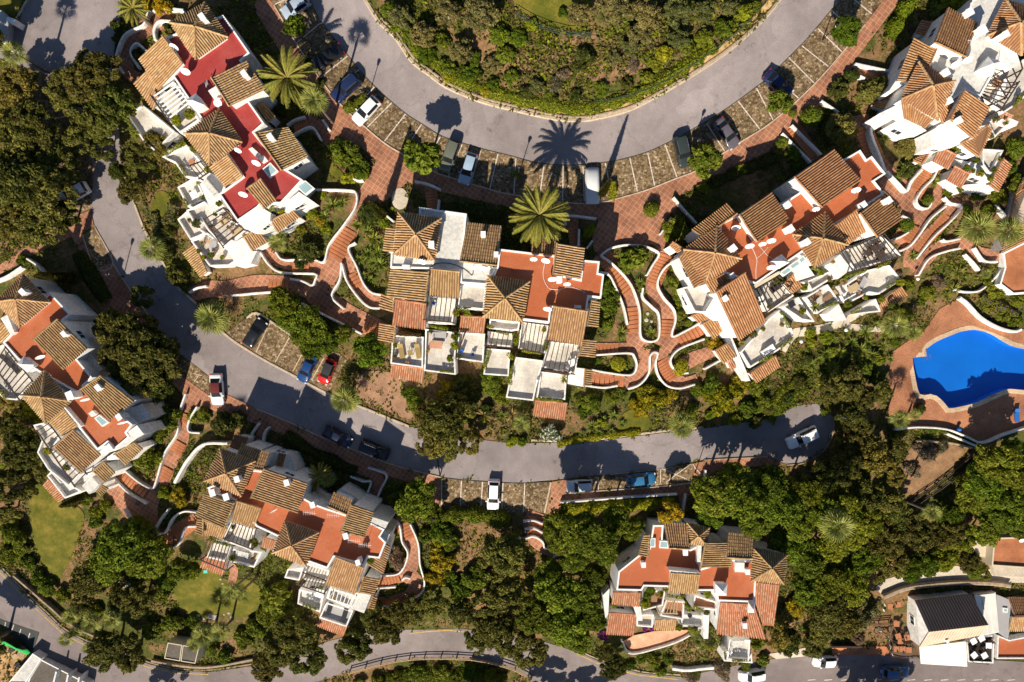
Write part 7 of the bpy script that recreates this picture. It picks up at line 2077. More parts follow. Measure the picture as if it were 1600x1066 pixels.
    for xx in (.31, -.31):
        for sy in (1, -1):
            mb = MB(); mb.tube([(xx * L, sy * (W / 2 - .19), .31), (xx * L, sy * (W / 2 + .01), .31)], [.31, .31], 14)
            t = mb.build('wheel', 'rubber', e)
            mb = MB(); mb.tube([(xx * L, sy * (W / 2 + .0), .31), (xx * L, sy * (W / 2 + .022), .31)], [.19, .17], 10)
            mb.build('rim', 'chrome', t)
    e['category'] = cat; e['group'] = 'parked cars'
    e['label'] = label
    return e
WHITE = (.78, .78, .77); NAVY = (.015, .025, .075); BLACK = (.012, .013, .017)
simple('red_softtop', (.10, .012, .014), .8); simple('black_softtop', (.02, .02, .022), .8); simple('cover_cloth', (.55, .56, .57), .8, .06, 2)
car(461, 9, -.87, .5, (.32, .38, .47), 'hatch', 4.1, 1.75, label='silver blue hatchback in the topmost left bay behind the round tree')
car(512, 88, -.86, .52, BLACK, 'sedan', 4.6, 1.85, label='black saloon car in shade right of the upper left date palm')
car(540, 137, -.76, .65, NAVY, 'suv', 4.5, 1.85, label='dark navy estate with roof rails left of the white hatchback')
car(572, 172, -.70, .72, WHITE, 'hatch', 4.4, 1.8, label='white hatchback parked in sunshine on the upper left bays')
car(702, 243, -.36, .93, (.12, .13, .10), 'suv', 4.4, 1.8, label='grey green off-roader half hidden beside the round tree')
car(731, 262, -.30, .95, (.30, .40, .52), 'hatch', 4.4, 1.76, label='pale blue hatchback in the shade right of the grey green off-roader')
car(926, 289, .03, 1, 'cover_cloth', 'cover', 4.9, 2.0, label='car wrapped in a pale cloth cover beside the cypress', cat='car', name='covered_car')
car(1067, 235, .28, .96, (.03, .04, .04), 'suv', 4.3, 1.85, label='dark green off-roader in shade beside a yellowish tree, upper bays')
car(1136, 207, .60, .80, (.10, .09, .11), 'sedan', 4.5, 1.82, label='plum grey saloon angled in the upper right bays')
car(1217, 130, .76, .65, NAVY, 'sedan', 4.5, 1.82, label='dark navy saloon above the bush in the upper right bays')
car(112, 302, -.88, .46, WHITE, 'suv', 4.6, 1.85, label='white van-like car under the dark trees at far left')
car(398, 519, .58, -.82, BLACK, 'sedan', 4.5, 1.8, label='black saloon in the upper end of the middle bays')
car(480, 575, -.45, .89, (.01, .045, .16), 'sedan', 4.5, 1.8, label='dark blue saloon next to the red car')
car(511, 580, -.42, .90, (.50, .012, .012), 'hatch', 3.9, 1.72, roof='black_softtop', label='bright red roadster with black soft top in the middle bays')
car(338, 608, .02, 1, WHITE, 'sedan', 4.7, 1.85, roof='red_softtop', label='white convertible with dark red soft top by the road bend')
car(527, 682, .88, .47, (.012, .018, .045), 'sedan', 4.5, 1.82, label='navy saloon parked at the shaded kerb, left of two')
car(585, 702, .92, .38, BLACK, 'suv', 4.5, 1.84, label='black estate parked at the shaded kerb, right of two')
car(771, 773, -.05, 1, WHITE, 'hatch', 4.7, 1.82, label='white saloon with sunroof in the lower bays')
car(906, 759, -.99, .06, (.52, .55, .58), 'suv', 3.9, 1.75, label='silver small van at the left of the roadside bays')
car(1002, 749, .98, -.10, (.03, .14, .28), 'hatch', 4.4, 1.8, label='blue estate car at the right of the roadside bays')
car(1254, 683, -.90, .44, WHITE, 'suv', 4.8, 1.85, label='white long van standing in the turning circle')
car(1290, 1033, -.99, -.02, WHITE, 'hatch', 4.1, 1.8, label='white small car on the lower road left of the restaurant')
car(1400, 1050, .99, .02, (.03, .10, .24), 'hatch', 4.6, 1.85, label='blue car passing in front of the restaurant')
car(1175, 1053, -.97, .10, WHITE, 'suv', 4.4, 1.85, label='white van half under a bush near the bottom edge')

# ------------------------------------------------------------------ lamps, dishes, furniture, small things
def lamp_post(px, py, h=4.2, base=False, small=False):
    g = gp((px, py), 0 if base else h)
    z = tz(g.x, g.y)
    e = empty('lamp_post', (g.x, g.y, z))
    mb = MB()
    if small:
        mb.tube([(0, 0, -.1), (0, 0, h)], [.05, .05], 8); mb.build('post', 'dark_metal', e, True)
        mb = MB(); mb.tube([(0, 0, h - .02), (0, 0, h + .06), (0, 0, h + .2), (0, 0, h + .34), (0, 0, h + .42)], [.08, .2, .25, .2, .05], 12)
        mb.build('globe', 'lamp_white', e, True)
    else:
        mb.tube([(0, 0, -.1), (0, 0, .25), (0, 0, .6), (0, 0, h - .55)], [.14, .13, .07, .05], 9); mb.build('post', 'dark_metal', e, True)
        mb = MB()
        mb.tube([(0, 0, h - .56), (0, 0, h - .5), (0, 0, h - .1)], [.08, .14, .24], 6); l = mb.build('lantern', 'lamp_white', e)
        mb = MB(); mb.tube([(0, 0, h - .1), (0, 0, h + .08), (0, 0, h + .2)], [.28, .2, .04], 6); mb.build('lantern_cap', 'dark_metal', l)
    reg(e, 'short white globe lamp' if small else 'black lantern lamp post', 'street lamp', (px, py), 'street lamps')
for p in [(563, 141), (811, 261), (1093, 218), (1309, 39), (166, 428), (1321, 653)]: lamp_post(*p)
for p in [(407, 655), (682, 800), (1086, 738), (1268, 1019)]: lamp_post(*p, base=True)
for p in [(1251, 534), (1433, 436), (1321, 516), (1204, 538), (1236, 545)][:3]: lamp_post(*p, h=1.6, small=True)

def dish_mesh():
    mb = MB(); n = 18
    vs = [(0, 0, 0)]; fs = []
    for k, r in enumerate((.35, .7, 1.0)):
        for i in range(n):
            a = 2 * math.pi * i / n
            vs.append((r * math.cos(a), r * math.sin(a), .22 * r * r))
    for i in range(n):
        j = (i + 1) % n
        fs.append((0, 1 + i, 1 + j))
        for k in range(2):
            fs.append((1 + k * n + i, 1 + (k + 1) * n + i, 1 + (k + 1) * n + j, 1 + k * n + j))
    mb.add(vs, fs)
    me = mb.mesh('reflector'); me.materials.append(MATS['white_trim'])
    me.polygons.foreach_set('use_smooth', [True] * len(me.polygons))
    return me
DISH = dish_mesh()
def dish(view, x, y, z, r=.68, az=-95, el=35, house='the central house'):
    p = V(view, [(x, y)])[0]; z = hz(view, z)
    w = bp(p, z + .9)
    e = empty('satellite_dish', (w.x, w.y, z))
    d = bpy.data.objects.new('reflector', DISH); COL.objects.link(d); d.parent = e
    n = Vector((math.cos(math.radians(az)) * math.cos(math.radians(el)), math.sin(math.radians(az)) * math.cos(math.radians(el)), math.sin(math.radians(el))))
    d.rotation_euler = n.to_track_quat('Z', 'Y').to_euler(); d.scale = (r, r * 1.05, r); d.location = (0, 0, .9)
    back = Vector((0, 0, .9)) - n * .12
    mb = MB(); mb.tube([(back.x, back.y, -.2), (back.x, back.y, .9), tuple(Vector((0, 0, .9)))], [.045, .045, .03], 6); mb.build('mast', 'chrome', e)
    tip = Vector((0, 0, .9)) + n * (r * .75)
    mb = MB(); mb.tube([Vector((0, 0, .9)) - Vector((0, 0, r * .75)), tip], [.018, .018], 5); mb.box(tip.x, tip.y, tip.z - .05, .1, .1, .1); mb.build('feed_arm', 'chrome', e)
    reg(e, 'white satellite dish on roof', 'satellite dish', p, 'satellite dishes')
for v, lst, z in [('A2', [(860, 172), (1003, 270), (900, 515)], 10.1), ('A1', [(550, 555), (462, 365)], 10.1), ('B1', [(308, 392), (660, 435), (735, 440), (1083, 375), (1168, 385), (1213, 513), (1315, 548), (1180, 720)], 9.35),
                  ('C1', [(520, 580), (605, 695), (685, 683), (740, 662), (1020, 465), (1270, 345)], 9.4), ('D1', [(1075, 550), (965, 590)], 11.4), ('C1', [(740, 828)], 9.4)]:
    for x, y in lst:
        dish(v, x, y, z, .58 if (x + y) % 3 else .48, -95 + random.uniform(-12, 12), 24)
dish('A1', 800, 805, 10.1, .5, -60, 50); dish('E1', 330, 838, 5.3, .6, -60, 8); dish('E2', 705, 180, 5.3, .6, -70, 8); dish('E2', 1015, 372, 5.3, .6, -70, 8); dish('F1', 650, 612, 3.3, .6, -60, 6); dish('E1', 275, 948, 5.3, .5, -60, 6); dish('A1', 720, 655, 10.1, .5, 170, 12)
dish('t33', 1568, 190, -6.1, .45, -100, 50)

def aerial(view, x, y, z):
    z = hz(view, z); p = V(view, [(x, y)])[0]; w = bp(p, z + 1.6)
    e = empty('roof_aerial', (w.x, w.y, z))
    mb = MB(); mb.tube([(0, 0, -.1), (0, 0, 1.8)], [.025, .025], 5); mb.build('mast', 'chrome', e)
    mb = MB(); mb.beam((-.9, .1, 1.7), (.9, -.1, 1.7), .03, .03)
    for k in range(7):
        mb.beam((-.8 + k * .25, -.3, 1.72), (-.78 + k * .25, .3, 1.72), .02, .02)
    mb.build('antenna_rods', 'white_trim', e)
    reg(e, 'thin television aerial', 'aerial', p, 'television aerials')
for a in [('F1', 905, 628, 3.3), ('F1', 1070, 645, 3.3), ('F1', 1215, 822, 3.3), ('D1', 1140, 385, 11.4), ('G1', 540, 60, .1), ('F1', 1290, 850, 3.3)]: aerial(*a)

def lounger(view, x, y, z, ang, mat, desc):
    z = z if z is None else hz(view, z); p = V(view, [(x, y)])[0]; w = bp(p, z + .35) if z is not None else gp(p, .35)
    zz = z if z is not None else tz(w.x, w.y)
    e = empty('sun_lounger', (w.x, w.y, zz + .02), math.radians(ang))
    mb = MB(); mb.box(-.25, 0, .25, 1.5, .7, .12); mb.build('seat_cushion', mat, e)
    mb = MB(); mb.add([(.5, -.35, .27), (1.05, -.35, .62), (1.05, .35, .62), (.5, .35, .27), (.5, -.35, .38), (1.02, -.35, .73), (1.02, .35, .73), (.5, .35, .38)], BOXF); mb.build('backrest', mat, e)
    for a in (-.85, .45):
        for b in (-.28, .28):
            mb = MB(); mb.box(a, b, 0, .06, .06, .25); mb.build('leg', 'mid_wood', e)
    reg(e, desc, 'sun lounger', p, 'sun loungers')
def table(view, x, y, z, s, ang, top, desc, chairs=0, round_=False, cm='mid_wood', cd='chair', cgroup='terrace chairs'):
    z = hz(view, z); p = V(view, [(x, y)])[0]; w = bp(p, z + .75)
    e = empty('table', (w.x, w.y, z + .02), math.radians(ang))
    mb = MB()
    if round_: mb.tube([(0, 0, .70), (0, 0, .75)], [s / 2, s / 2], 20)
    else: mb.box(0, 0, .70, s, s * (.6 if s > 1.3 else 1), .05)
    mb.build('table_top', top, e)
    hw = s * .4; hd = s * (.22 if s > 1.3 else .4)
    for a in (-1, 1):
        for b in (-1, 1):
            mb = MB(); mb.box(a * hw * (.7 if round_ else 1), b * hd * (.7 if round_ else 1), 0, .06, .06, .7); mb.build('leg', 'mid_wood', e)
    reg(e, desc, 'table', p, 'terrace tables')
    for k in range(chairs):
        a = 2 * math.pi * k / chairs + math.radians(ang) + .5
        chair_at(w.x + math.cos(a) * (s * .5 + .35), w.y + math.sin(a) * (s * .5 + .35), z + .02, a + math.pi, cm, cd, cgroup, p)
def chair_at(x, y, z, rz, mat, desc, group, ppx):
    e = empty('chair', (x, y, z), rz)
    mb = MB(); mb.box(0, 0, .42, .46, .46, .06); mb.build('seat', mat, e)
    mb = MB(); mb.box(-.22, 0, .48, .05, .46, .45); mb.build('backrest', mat, e)
    for a in (-.19, .19):
        for b in (-.19, .19):
            mb = MB(); mb.box(a, b, 0, .045, .045, .42); mb.build('leg', mat, e)
    q = (800 + x * FPX / (CAMZ - z), 533 - y * FPX / (CAMZ - z))
    reg(e, desc, 'chair', q, group)
def chair(view, x, y, z, ang, mat, desc):
    z = hz(view, z); p = V(view, [(x, y)])[0]; w = bp(p, z + .45)
    chair_at(w.x, w.y, z + .02, math.radians(ang), mat, desc, 'terrace chairs', p)
def sofa(view, x, y, z, ang, mat, desc, L=1.9):
    z = hz(view, z); p = V(view, [(x, y)])[0]; w = bp(p, z + .4)
    e = empty('sofa', (w.x, w.y, z + .02), math.radians(ang))
    mb = MB(); mb.box(0, 0, .08, L, .8, .34); mb.build('seat', mat, e)
    mb = MB(); mb.box(0, .36, .42, L, .16, .35); mb.build('backrest', mat, e)
    for a in (-1, 1):
        mb = MB(); mb.box(a * (L / 2 - .09), -.06, .42, .16, .68, .2); mb.build('armrest', mat, e)
    reg(e, desc, 'sofa', p, 'terrace sofas')
lounger('B2', 165, 440, 4.5, 100, 'tan_cushion', 'tan cushioned sun lounger'); lounger('B2', 280, 440, 4.5, 100, 'tan_cushion', 'tan cushioned sun lounger')
table('B2', 226, 450, 4.5, .7, 10, 'tan_cushion', 'low tan table between loungers')
table('B2', 405, 395, 4.2, 1.7, -5, 'terrace_pink', 'pale pink rectangular terrace table')
chair('B2', 585, 438, 4.3, 240, 'blue_fabric', 'bright blue terrace chair'); chair('B2', 658, 462, 4.3, 100, 'blue_fabric', 'bright blue terrace chair'); chair('B2', 390, 105, 6.6, 60, 'blue_fabric', 'blue chair under the pergola'); sofa('B2', 430, 330, 4.2, 0, 'grey_roof', 'grey terrace sofa')
chair('B2', 1120, 635, 3.4, 45, 'white_trim', 'white terrace chair'); table('B2', 1350, 520, 4.8, .9, 20, 'white_trim', 'white terrace table', 2, cm='white_trim', cd='white terrace chair')
table('A2', 665, 908, 3.7, 1.0, 0, 'grey_roof', 'round grey terrace table', 3, True, 'pale_wood', 'pale wooden terrace chair'); table('A2', 515, 520, 4.6, 1.0, 30, 'white_trim', 'white square terrace table'); table('A2', 845, 805, 5.2, 1.5, 35, 'pale_wood', 'wooden terrace table under pergola', 4, cm='mid_wood', cd='wooden terrace chair')
sofa('A2', 770, 715, 5.2, 35, 'pale_wood', 'wooden bench sofa'); table('A2', 495, 265, 6.2, .8, 30, 'clay_pot', 'terracotta coloured round table', 2, True, 'white_trim', 'white terrace chair'); sofa('A2', 650, 475, 7.65, -50, 'pale_roof', 'pale grey terrace sofa', 2.4)
table('C2', 1255, 400, 4.4, 1.6, 30, 'pale_wood', 'wooden terrace table', 4, cm='mid_wood', cd='wooden terrace chair'); sofa('C2', 1310, 375, 4.4, 60, 'grey_roof', 'grey outdoor sofa'); sofa('C2', 1215, 445, 4.4, 210, 'white_trim', 'white outdoor sofa')
lounger('C2', 1010, 462, 4.9, 40, 'mid_wood', 'brown sun lounger'); lounger('C2', 1105, 452, 4.9, 40, 'mid_wood', 'brown sun lounger'); sofa('C2', 775, 395, 5.8, 35, 'black_fabric', 'black sofa under pergola'); table('C2', 868, 500, 4.4, .9, 30, 'black_fabric', 'dark small terrace table'); sofa('C2', 720, 790, 3.6, 35, 'white_trim', 'white terrace bench')
for x, y in ((1390, 150), (1430, 190), (1350, 180)): table('C2', x, y, 6.2, .9, 30, 'dark_wood', 'dark table under the big pergola', 2, cm='dark_wood', cd='dark chair under the big pergola')
lounger('F2', 1045, 800, -3.4, 72, 'black_fabric', 'black sun lounger'); lounger('F2', 1150, 842, -3.4, 72, 'black_fabric', 'black sun lounger'); table('F2', 975, 700, -1.6, 1.2, -15, 'white_trim', 'white terrace table', 2, cm='pale_roof', cd='pale terrace chair'); sofa('F2', 440, 425, -.7, -15, 'pale_roof', 'pale terrace sofa')
sofa('G2', 1110, 755, -6.2, 0, 'pale_roof', 'pale grey sofa on the lowest terrace'); chair('G2', 1058, 832, -6.0, 30, 'white_trim', 'white chair on the lowest terrace'); table('G2', 740, 545, -4.2, .7, 0, 'black_fabric', 'small black round table', 0, True); table('G1', 460, 680, -2.6, .9, 0, 'mid_wood', 'brown terrace table', 2, cm='clay_pot', cd='terracotta red chair')
lounger('E1', 120, 930, 2.6, 130, 'black_fabric', 'dark grey sun lounger'); lounger('E1', 60, 875, 2.6, 130, 'black_fabric', 'dark grey sun lounger'); sofa('E2', 500, 820, .7, 130, 'pale_roof', 'pale terrace bench')
table('D1', 1400, 800, 8.2, 1.0, 30, 'white_trim', 'white terrace table', 3, cm='white_trim', cd='white terrace chair'); sofa('D1', 1340, 900, 8.2, 60, 'white_trim', 'white terrace sofa'); chair('D1', 1210, 940, 8.2, 30, 'black_fabric', 'black terrace chair')
lounger('t23', 1536, 470, None, 95, 'blue_fabric', 'blue poolside sun lounger')
for x, y, a in ((995, 675, 30), (1060, 740, 0), (930, 825, 40), (1022, 828, 30), (925, 700, 30)): table('R', x, y, -12.35, .95, a, 'white_trim', 'white square restaurant table', 2, cm='dark_wood', cd='dark restaurant chair', cgroup='restaurant chairs')
for x, y, a in ((180, 390, 0), (250, 372, 10), (235, 545, 0), (250, 655, 20), (330, 668, 10), (290, 770, 0), (345, 778, 0), (235, 770, 0), (270, 700, 0)): table('R', x, y, -12.65, .9, a, 'clay_pot', 'brown square restaurant table', 2, cm='dark_wood', cd='dark wooden restaurant chair', cgroup='restaurant chairs')
chair('R', 120, 410, -12.65, 20, 'white_trim', 'white plastic chair'); chair('R', 80, 590, -12.65, 80, 'white_trim', 'white plastic chair'); chair('R', 105, 370, -12.65, 200, 'white_trim', 'white plastic chair')

# pots and planting strips on the terraces
def pot_mesh():
    mb = MB(); mb.tube([(0, 0, 0), (0, 0, .36), (0, 0, .42), (0, 0, .40)], [.17, .26, .28, .22], 12)
    me = mb.mesh('pot'); me.materials.append(MATS['clay_pot']); return me
POTM = pot_mesh()
def pot(view, x, y, z, r, kind='shrub', s=1.0):
    z = hz(view, z); p = V(view, [(x, y)])[0]; R = r * .0945
    w = bp(p, z + .5 + R * .4)
    e = empty('potted_plant', (w.x, w.y, z + .015), random.uniform(0, 6))
    o = bpy.data.objects.new('pot', POTM); COL.objects.link(o); o.parent = e
    f = bpy.data.objects.new('foliage', random.choice(ROS) if kind == 'yucca' else random.choice(PROTO[kind])); COL.objects.link(f); f.parent = e
    f.location = (0, 0, .42 + R * .45); f.scale = (R, R, R)
    reg(e, {'yucca': 'potted spiky plant', 'light': 'potted light green plant', 'shrub': 'potted green plant', 'olive': 'potted grey-green plant'}.get(kind, 'potted plant'), 'potted plant', p, 'potted plants')
for v, lst in {'A2': [(510, 165, 6.2, 6), (620, 320, 6.2, 6), (710, 590, 7.7, 5), (650, 772, 5.2, 4), (580, 895, 3.7, 5), (650, 995, 3.7, 6), (735, 1010, 3.7, 4), (550, 960, 3.7, 4), (535, 745, 5.2, 8), (545, 430, 4.6, 5), (680, 672, 5.2, 4), (600, 480, 4.6, 4), (590, 540, 4.6, 4), (480, 720, 4, 4), (520, 620, 4.6, 4), (735, 890, 3.7, 3), (590, 1010, 3.7, 4)],
                'A1': [(580, 895, 7.6, 9), (480, 930, 7.6, 9), (400, 690, 7.6, 6)],
                'B2': [(540, 335, 4.2, 7), (535, 400, 4.2, 7), (505, 490, 4.2, 6), (562, 475, 4.3, 5), (345, 440, 4.2, 4), (335, 110, 6.6, 5), (545, 180, 6.6, 6), (120, 400, 4.5, 4), (118, 480, 4.5, 4), (205, 520, 4.5, 3), (370, 300, 4.2, 4), (1155, 290, 5.8, 4)],
                'C2': [(945, 390, 6, 7), (995, 410, 5, 5), (935, 545, 4.4, 6), (630, 690, 3.6, 7), (555, 745, 3.6, 7), (1430, 470, 4.4, 6), (1550, 365, 4.4, 7), (1490, 510, 3.4, 5), (1110, 345, 6, 5), (1130, 235, 7.2, 4), (690, 655, 3.6, 4), (1330, 460, 4.4, 4), (770, 350, 5.8, 7), (820, 350, 5.8, 6), (1190, 355, 4.4, 7), (1220, 500, 4.4, 7), (1050, 300, 6, 6), (730, 520, 5.8, 4), (810, 630, 3.6, 4)],
                'E2': [(545, 745, 1.4, 5), (392, 610, 1.4, 7), (560, 760, 1.4, 4)], 'F2': [(515, 345, .7, 8), (368, 455, -.7, 6), (1328, 470, 2, 6), (510, 460, -.7, 4), (1070, 740, -.8, 4), (375, 240, .7, 4), (980, 660, -1.6, 4)],
                'G1': [(655, 905, -4.2, 6), (880, 645, -2.6, 7), (430, 610, -2.6, 9), (870, 790, -3.4, 5), (545, 605, -2.6, 7), (510, 640, -2.6, 6), (390, 720, -2.6, 9), (400, 660, -2.6, 8), (780, 910, -4.4, 6), (1060, 965, -4, 5)],
                'D2': [(945, 480, 8, 7), (985, 490, 8, 6), (1165, 600, 7, 5), (1340, 215, 8, 6), (1432, 250, 8, 6), (1070, 665, 7.4, 6), (1195, 720, 7.4, 6), (1130, 690, 7.4, 4), (1295, 370, 8, 5), (1370, 590, 7, 5), (1320, 690, 7, 5), (1290, 770, 7, 5)]}.items():
    for i, (x, y, z, r) in enumerate(lst):
        pot(v, x, y, z, r, ('shrub', 'light', 'shrub', 'olive', 'yucca')[i % 5])
pot('B2', 1295, 635, 3.0, 9, 'yucca'); pot('C2', 1010, 520, 4.9, 11, 'yucca'); pot('t13', 510, 700, 4.4, 6, 'yucca') if 0 else None
def strip(view, a, b, z, w=.45, h=.4, pal=None, desc='green planter strip'):
    hedge([V(view, [a])[0], V(view, [((a[0] + b[0]) / 2, (a[1] + b[1]) / 2)])[0], V(view, [b])[0]], w, h, pal or (G_SHR + G_LGT), desc + ' on terrace', 'planter', .07, 130, 'planter_strip', hz(view, z))
RUST = [(0.13, 0.045, 0.025), (0.18, 0.07, 0.03), (0.08, 0.05, 0.02)]
for s in [('B2', (370, 262), (490, 285), 6.9), ('B2', (600, 185), (650, 188), 6.8), ('B2', (760, 265), (808, 272), 6.9), ('B2', (820, 302), (905, 318), 5.4), ('B2', (950, 310), (965, 400), 5.4, .6), ('B2', (1000, 432), (1135, 455), 6.1), ('B2', (905, 450), (940, 495), 4.4, .6), ('B2', (770, 430), (742, 565), 4.0, .6), ('B2', (930, 560), (915, 670), 3.9, .6), ('B2', (1110, 768), (1285, 782), 3.4), ('B2', (430, 575), (525, 582), 4.5), ('B2', (1170, 360), (1160, 440), 6.0, .5), ('B1', (545, 720), (640, 735), 8.2, .6),
          ('A1', (80, 895), (195, 812), 6.7, .5), ('A1', (105, 950), (180, 1060), 6.6, .5), ('A2', (285, 205), (450, 112), 6.6, .7), ('A2', (25, 20), (80, 85), 6.6, .4), ('A2', (410, 290), (465, 380), 6.5, .4), ('A2', (440, 560), (475, 610), 5.1, .4), ('A2', (1110, 650), (1150, 620), 9.3, .5), ('A2', (1175, 660), (1225, 640), 9.2, .5),
          ('C2', (1190, 330), (1335, 285), 6.6, .5), ('C2', (1390, 270), (1480, 235), 6.6, .5), ('C2', (795, 545), (850, 650), 4.1, .5), ('C2', (660, 862), (745, 822), 4.1, .5), ('C2', (790, 775), (872, 712), 3.9, .5), ('C2', (1055, 525), (1145, 490), 5.3, .4), ('C2', (450, 610), (490, 690), 5.0, .6), ('C2', (985, 270), (1060, 300), 6.5, .4), ('C2', (1450, 400), (1520, 360), 4.8, .4), ('C2', (1230, 560), (1300, 520), 3.9, .4),
          ('F2', (205, 312), (345, 362), 1.2, .5), ('F2', (860, 772), (955, 805), -1.2, .5), ('F2', (570, 380), (610, 400), 0, .4), ('G1', (560, 650), (690, 668), -2.2, .5), ('G1', (692, 700), (742, 775), -2.2, .5), ('G1', (755, 728), (842, 778), -2.2, .5), ('G1', (720, 912), (822, 928), -3.8, .6), ('G2', (1062, 890), (1185, 892), -5.6, .4), ('G2', (1010, 830), (1015, 880), -5.6, .3), ('G2', (850, 790), (930, 800), -6.5, .6), ('G2', (120, 465), (170, 470), -2.2, .5), ('D2', (910, 470), (1010, 500), 8.6, .6), ('D2', (1515, 60), (1560, 20), 8.6, .6), ('D1', (1500, 1000), (1560, 880), 8.6, .5), ('E1', (0, 1100), (60, 1190), 3.0, .4)]:
    strip(*s)
strip('B2', (135, 312), (302, 330), 4.9, .6, .5, RUST, 'rust-red planter strip'); strip('B2', (1170, 572), (1330, 595), 5.2, .4, .4, RUST, 'rust-red planter strip'); strip('B2', (760, 402), (825, 410), 5.3, .4, .3, RUST, 'rust-red planter strip')

# fences and rails
def fence(pts, h, mat, label, post_every=2.0, rails=(1.0,), w=.1, slats=False, cat='fence', name='fence'):
    sp = np.array(spline(pts, 5)); g = gpn(sp, h)
    e = empty(name, g[0] - np.array([0, 0, h]), 0, True)
    acc = 0; last = 0
    posts = [0]
    for i in range(1, len(g)):
        acc += np.linalg.norm(g[i] - g[i - 1])
        if acc >= post_every: posts.append(i); acc = 0
    if posts[-1] != len(g) - 1: posts.append(len(g) - 1)
    for i in posts:
        mb = MB(); mb.box(g[i][0], g[i][1], g[i][2] - h - .2, w, w, h + .25); mb.build('post', mat, e)
    for a, b in zip(posts[:-1], posts[1:]):
        for rr in rails:
            mb = MB(); mb.beam(g[a] - np.array([0, 0, h * (1 - rr)]), g[b] - np.array([0, 0, h * (1 - rr)]), w * .6, w)
            mb.build('rail', mat, e)
    tag(e, label, cat)
    return e
fence([(545, 1053), (603, 1038), (653, 1031), (717, 1031), (755, 1035), (800, 1047), (830, 1062)], 1.0, 'pale_wood', 'wooden road fence along the outer side of the lower road', 2.2, (1.0, .55), .16)
fence([(1525, 706), (1500, 730), (1470, 755), (1440, 775), (1418, 791)], 1.0, 'dark_wood', 'dark wooden handrail beside the bare bed below the pool', 1.6, (1.0, .5), .16)
fence([(1532, 712), (1507, 736), (1477, 761), (1447, 781), (1425, 797)], 1.0, 'dark_wood', 'outer dark wooden handrail beside the bare bed below the pool', 1.6, (1.0, .5), .16)
fence([(806, 18), (830, 32), (870, 47), (905, 52), (925, 50)], 1.3, 'fence_green', 'thin green wire fence on the top of the hill', 2.2, (1.0, .6, .3), .06)
fence([(930, 158), (985, 148), (1040, 125), (1100, 88), (1140, 60), (1175, 28), (1200, 0)], 1.3, 'fence_green', 'long green wire fence above the dry verge of the upper road', 2.4, (1.0, .6, .3), .06)
fence(V('R', [(0, 560), (100, 560), (190, 552)]), 1.0, 'mid_wood', 'wooden slat fence left of the restaurant deck, upper row', 1.5, (1.0, .7, .4), .14)
fence(V('R', [(60, 640), (120, 640), (180, 630)]), 1.0, 'mid_wood', 'wooden slat fence left of the restaurant deck, lower row', 1.5, (1.0, .6), .14)
fence(V('R', [(168, 680), (200, 840), (440, 850)]), 1.0, 'dark_wood', 'dark rail round the front of the restaurant deck', 1.5, (1.0, .5), .1)
fence(V('R', [(868, 884), (1095, 895), (1105, 700)]), 1.0, 'dark_wood', 'dark rail round the right restaurant deck', 1.5, (1.0, .5), .1)
fence(V('t31', [(1140, 750 - 530 + 0)]) if 0 else [(683, 716), (687, 743)], 1.1, 'dark_wood', 'short dark bar fence where the lower bays meet the sidewalk', 1.2, (1.0, .5), .12)

# building site: green net, rubble, planks
drape('bare_earth', _v([(-100, 470), (120, 470), (420, 600), (480, 640), (360, 720), (330, 850), (180, 1000), (100, 1090), (-100, 1090)]), 'rubble', .06)
gn = gpn(_v([(-60, 330), (60, 400), (160, 430), (260, 480), (340, 520), (430, 560), (510, 545)]))
vs = []
for i, (x, y, z) in enumerate(gn):
    vs += [(x + .1, y + .55, z + 1.3 + .12 * math.sin(i * 2.1)), (x, y - .1, z + .7), (x - .1, y - .75, z + .06)]
o = mk('safety_net', vs, [f for i in range(len(gn) - 1) for f in ((3 * i, 3 * i + 3, 3 * i + 4, 3 * i + 1), (3 * i + 1, 3 * i + 4, 3 * i + 5, 3 * i + 2))], 'net_green', None, True)
md = o.modifiers.new('thick', 'SOLIDIFY'); md.thickness = .03
tag(o, 'bright green safety net along the building site fence', 'net')
for i in range(6):
    p = gp(_v([(310 + 18 * i, 590 + 8 * i)])[0], .2)
    mb = MB(); mb.beam((p.x + .5, p.y + .9, p.z + .15), (p.x - .6, p.y - .8, p.z + .12), .12, .06)
    o = mb.build('plank', 'pale_wood'); tag(o, 'loose pale timber plank at the building site, %s from the left' % (ORD[i] or 'first'), 'plank', 'planks at the building site', 'thing')
for lab, q, m in (('square pit board at the building site', (190, 560), 'dark_wood'), ('pale board lying at the building site', (245, 650), 'pale_wood'), ('dark heap of sheets at the building site', (290, 780), 'dark_metal')):
    p = gp(_v([q])[0]); mb = MB(); mb.box(0, 0, 0, .9, .7, .18, .6); mb.box(.15, .1, .18, .6, .5, .1, .9); o = mb.build('site_board', m); o.location = p + Vector((0, 0, .05)); tag(o, lab, 'board')
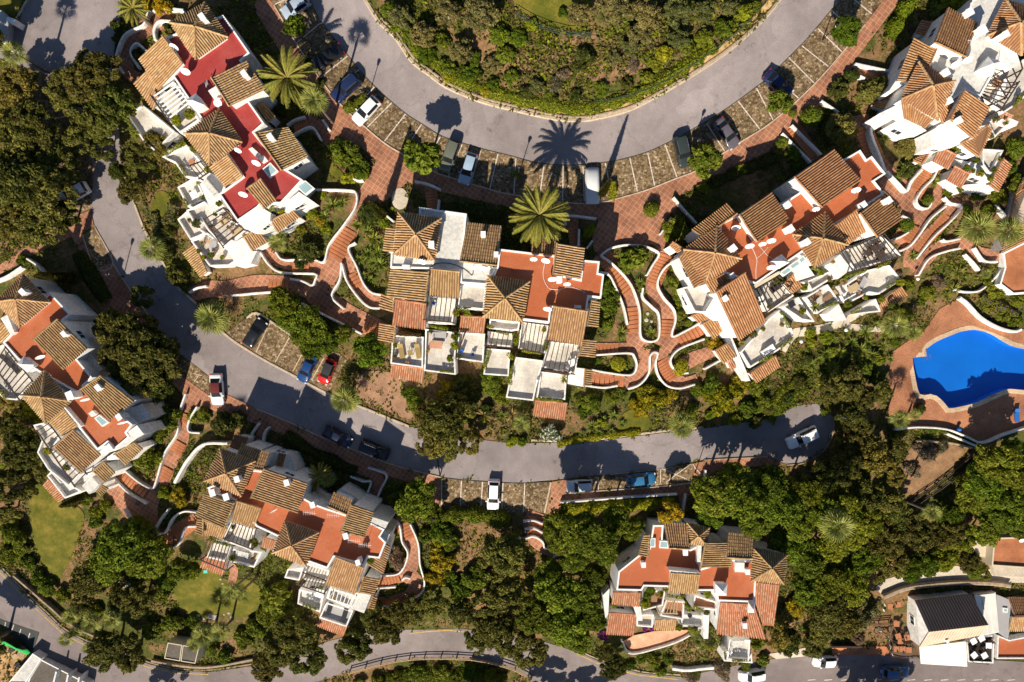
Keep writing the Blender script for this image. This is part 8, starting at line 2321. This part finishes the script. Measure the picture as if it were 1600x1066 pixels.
# odds and ends in the gardens
p = gp(V('F2', [(187, 545)])[0]); mb = MB(); mb.box(0, 0, 0, .55, .4, .22, .1); mb.box(0, 0, .22, .6, .45, .04, .1); o = mb.build('garden_box', 'turquoise'); o.location = p; tag(o, 'small turquoise box on the round lawn', 'box')
p = gp(V('t30', [(1310, 660)])[0]); mb = MB(); mb.box(0, 0, 0, 1.3, .9, .12, -.3); mb.box(0, 0, .12, 1.1, .7, .05, -.3); o = mb.build('stone_slab', 'stone_white'); o.location = p; tag(o, 'pale stone slab at the lower edge of the round lawn', 'slab')
p = gp(V('t30', [(770, 455)])[0]); mb = MB(); mb.box(0, 0, 0, 1.5, 1.2, .14, .5); mb.box(0, 0, .14, 1.1, .9, .06, .5); o = mb.build('stone_slab', 'stone_white'); o.location = p; tag(o, 'pale slab half hidden under the trees left of the round lawn', 'slab')
p = gp(V('t23', [(1172, 555)])[0], .4); mb = MB(); mb.tube([(0, 0, 0), (0, 0, .75)], [.24, .27], 12); mb.tube([(0, 0, .75), (0, 0, .84), (0, 0, .9)], [.3, .26, .08], 12); o = mb.build('litter_bin', 'blue_fabric', None, True); o.location = (p.x, p.y, tz(p.x, p.y) + .03); tag(o, 'blue litter bin beside the lower pool wall', 'bin')
r_ = random.Random(3)
def rock(px, py, s):
    g = gp((px, py)); mb = MB()
    vs = []; n = 7
    for k, (rr, zz) in enumerate(((1, -.2), (1.05, .3), (.7, .7))):
        for i in range(n):
            a = 6.283 * i / n; q = rr * r_.uniform(.8, 1.2)
            vs.append((math.cos(a) * q * s * .8, math.sin(a) * q * s * .8, zz * s * .7))
    fs = [(k * n + i, k * n + (i + 1) % n, (k + 1) * n + (i + 1) % n, (k + 1) * n + i) for k in range(2) for i in range(n)] + [tuple(range(2 * n, 3 * n))]
    mb.add(vs, fs); o = mb.build('rock', 'stone_white'); o.location = g
    reg(o, 'pale garden rock', 'rock', (px, py), 'garden rocks')
for x, y, s in [(310, 962, .35), (318, 966, .3), (312, 968, .25), (358, 958, .3), (362, 964, .25), (350, 960, .2), (1010, 500, .4), (1016, 512, .35), (1012, 490, .3), (1018, 502, .25), (1325, 580, .5), (345, 905, .25), (348, 912, .2), (150, 790, .35), (158, 798, .3), (870, 650, .2)]: rock(x, y, s)

resolve_labels()
for o in list(bpy.data.objects):
    if '_w' in o:
        del o['_w']
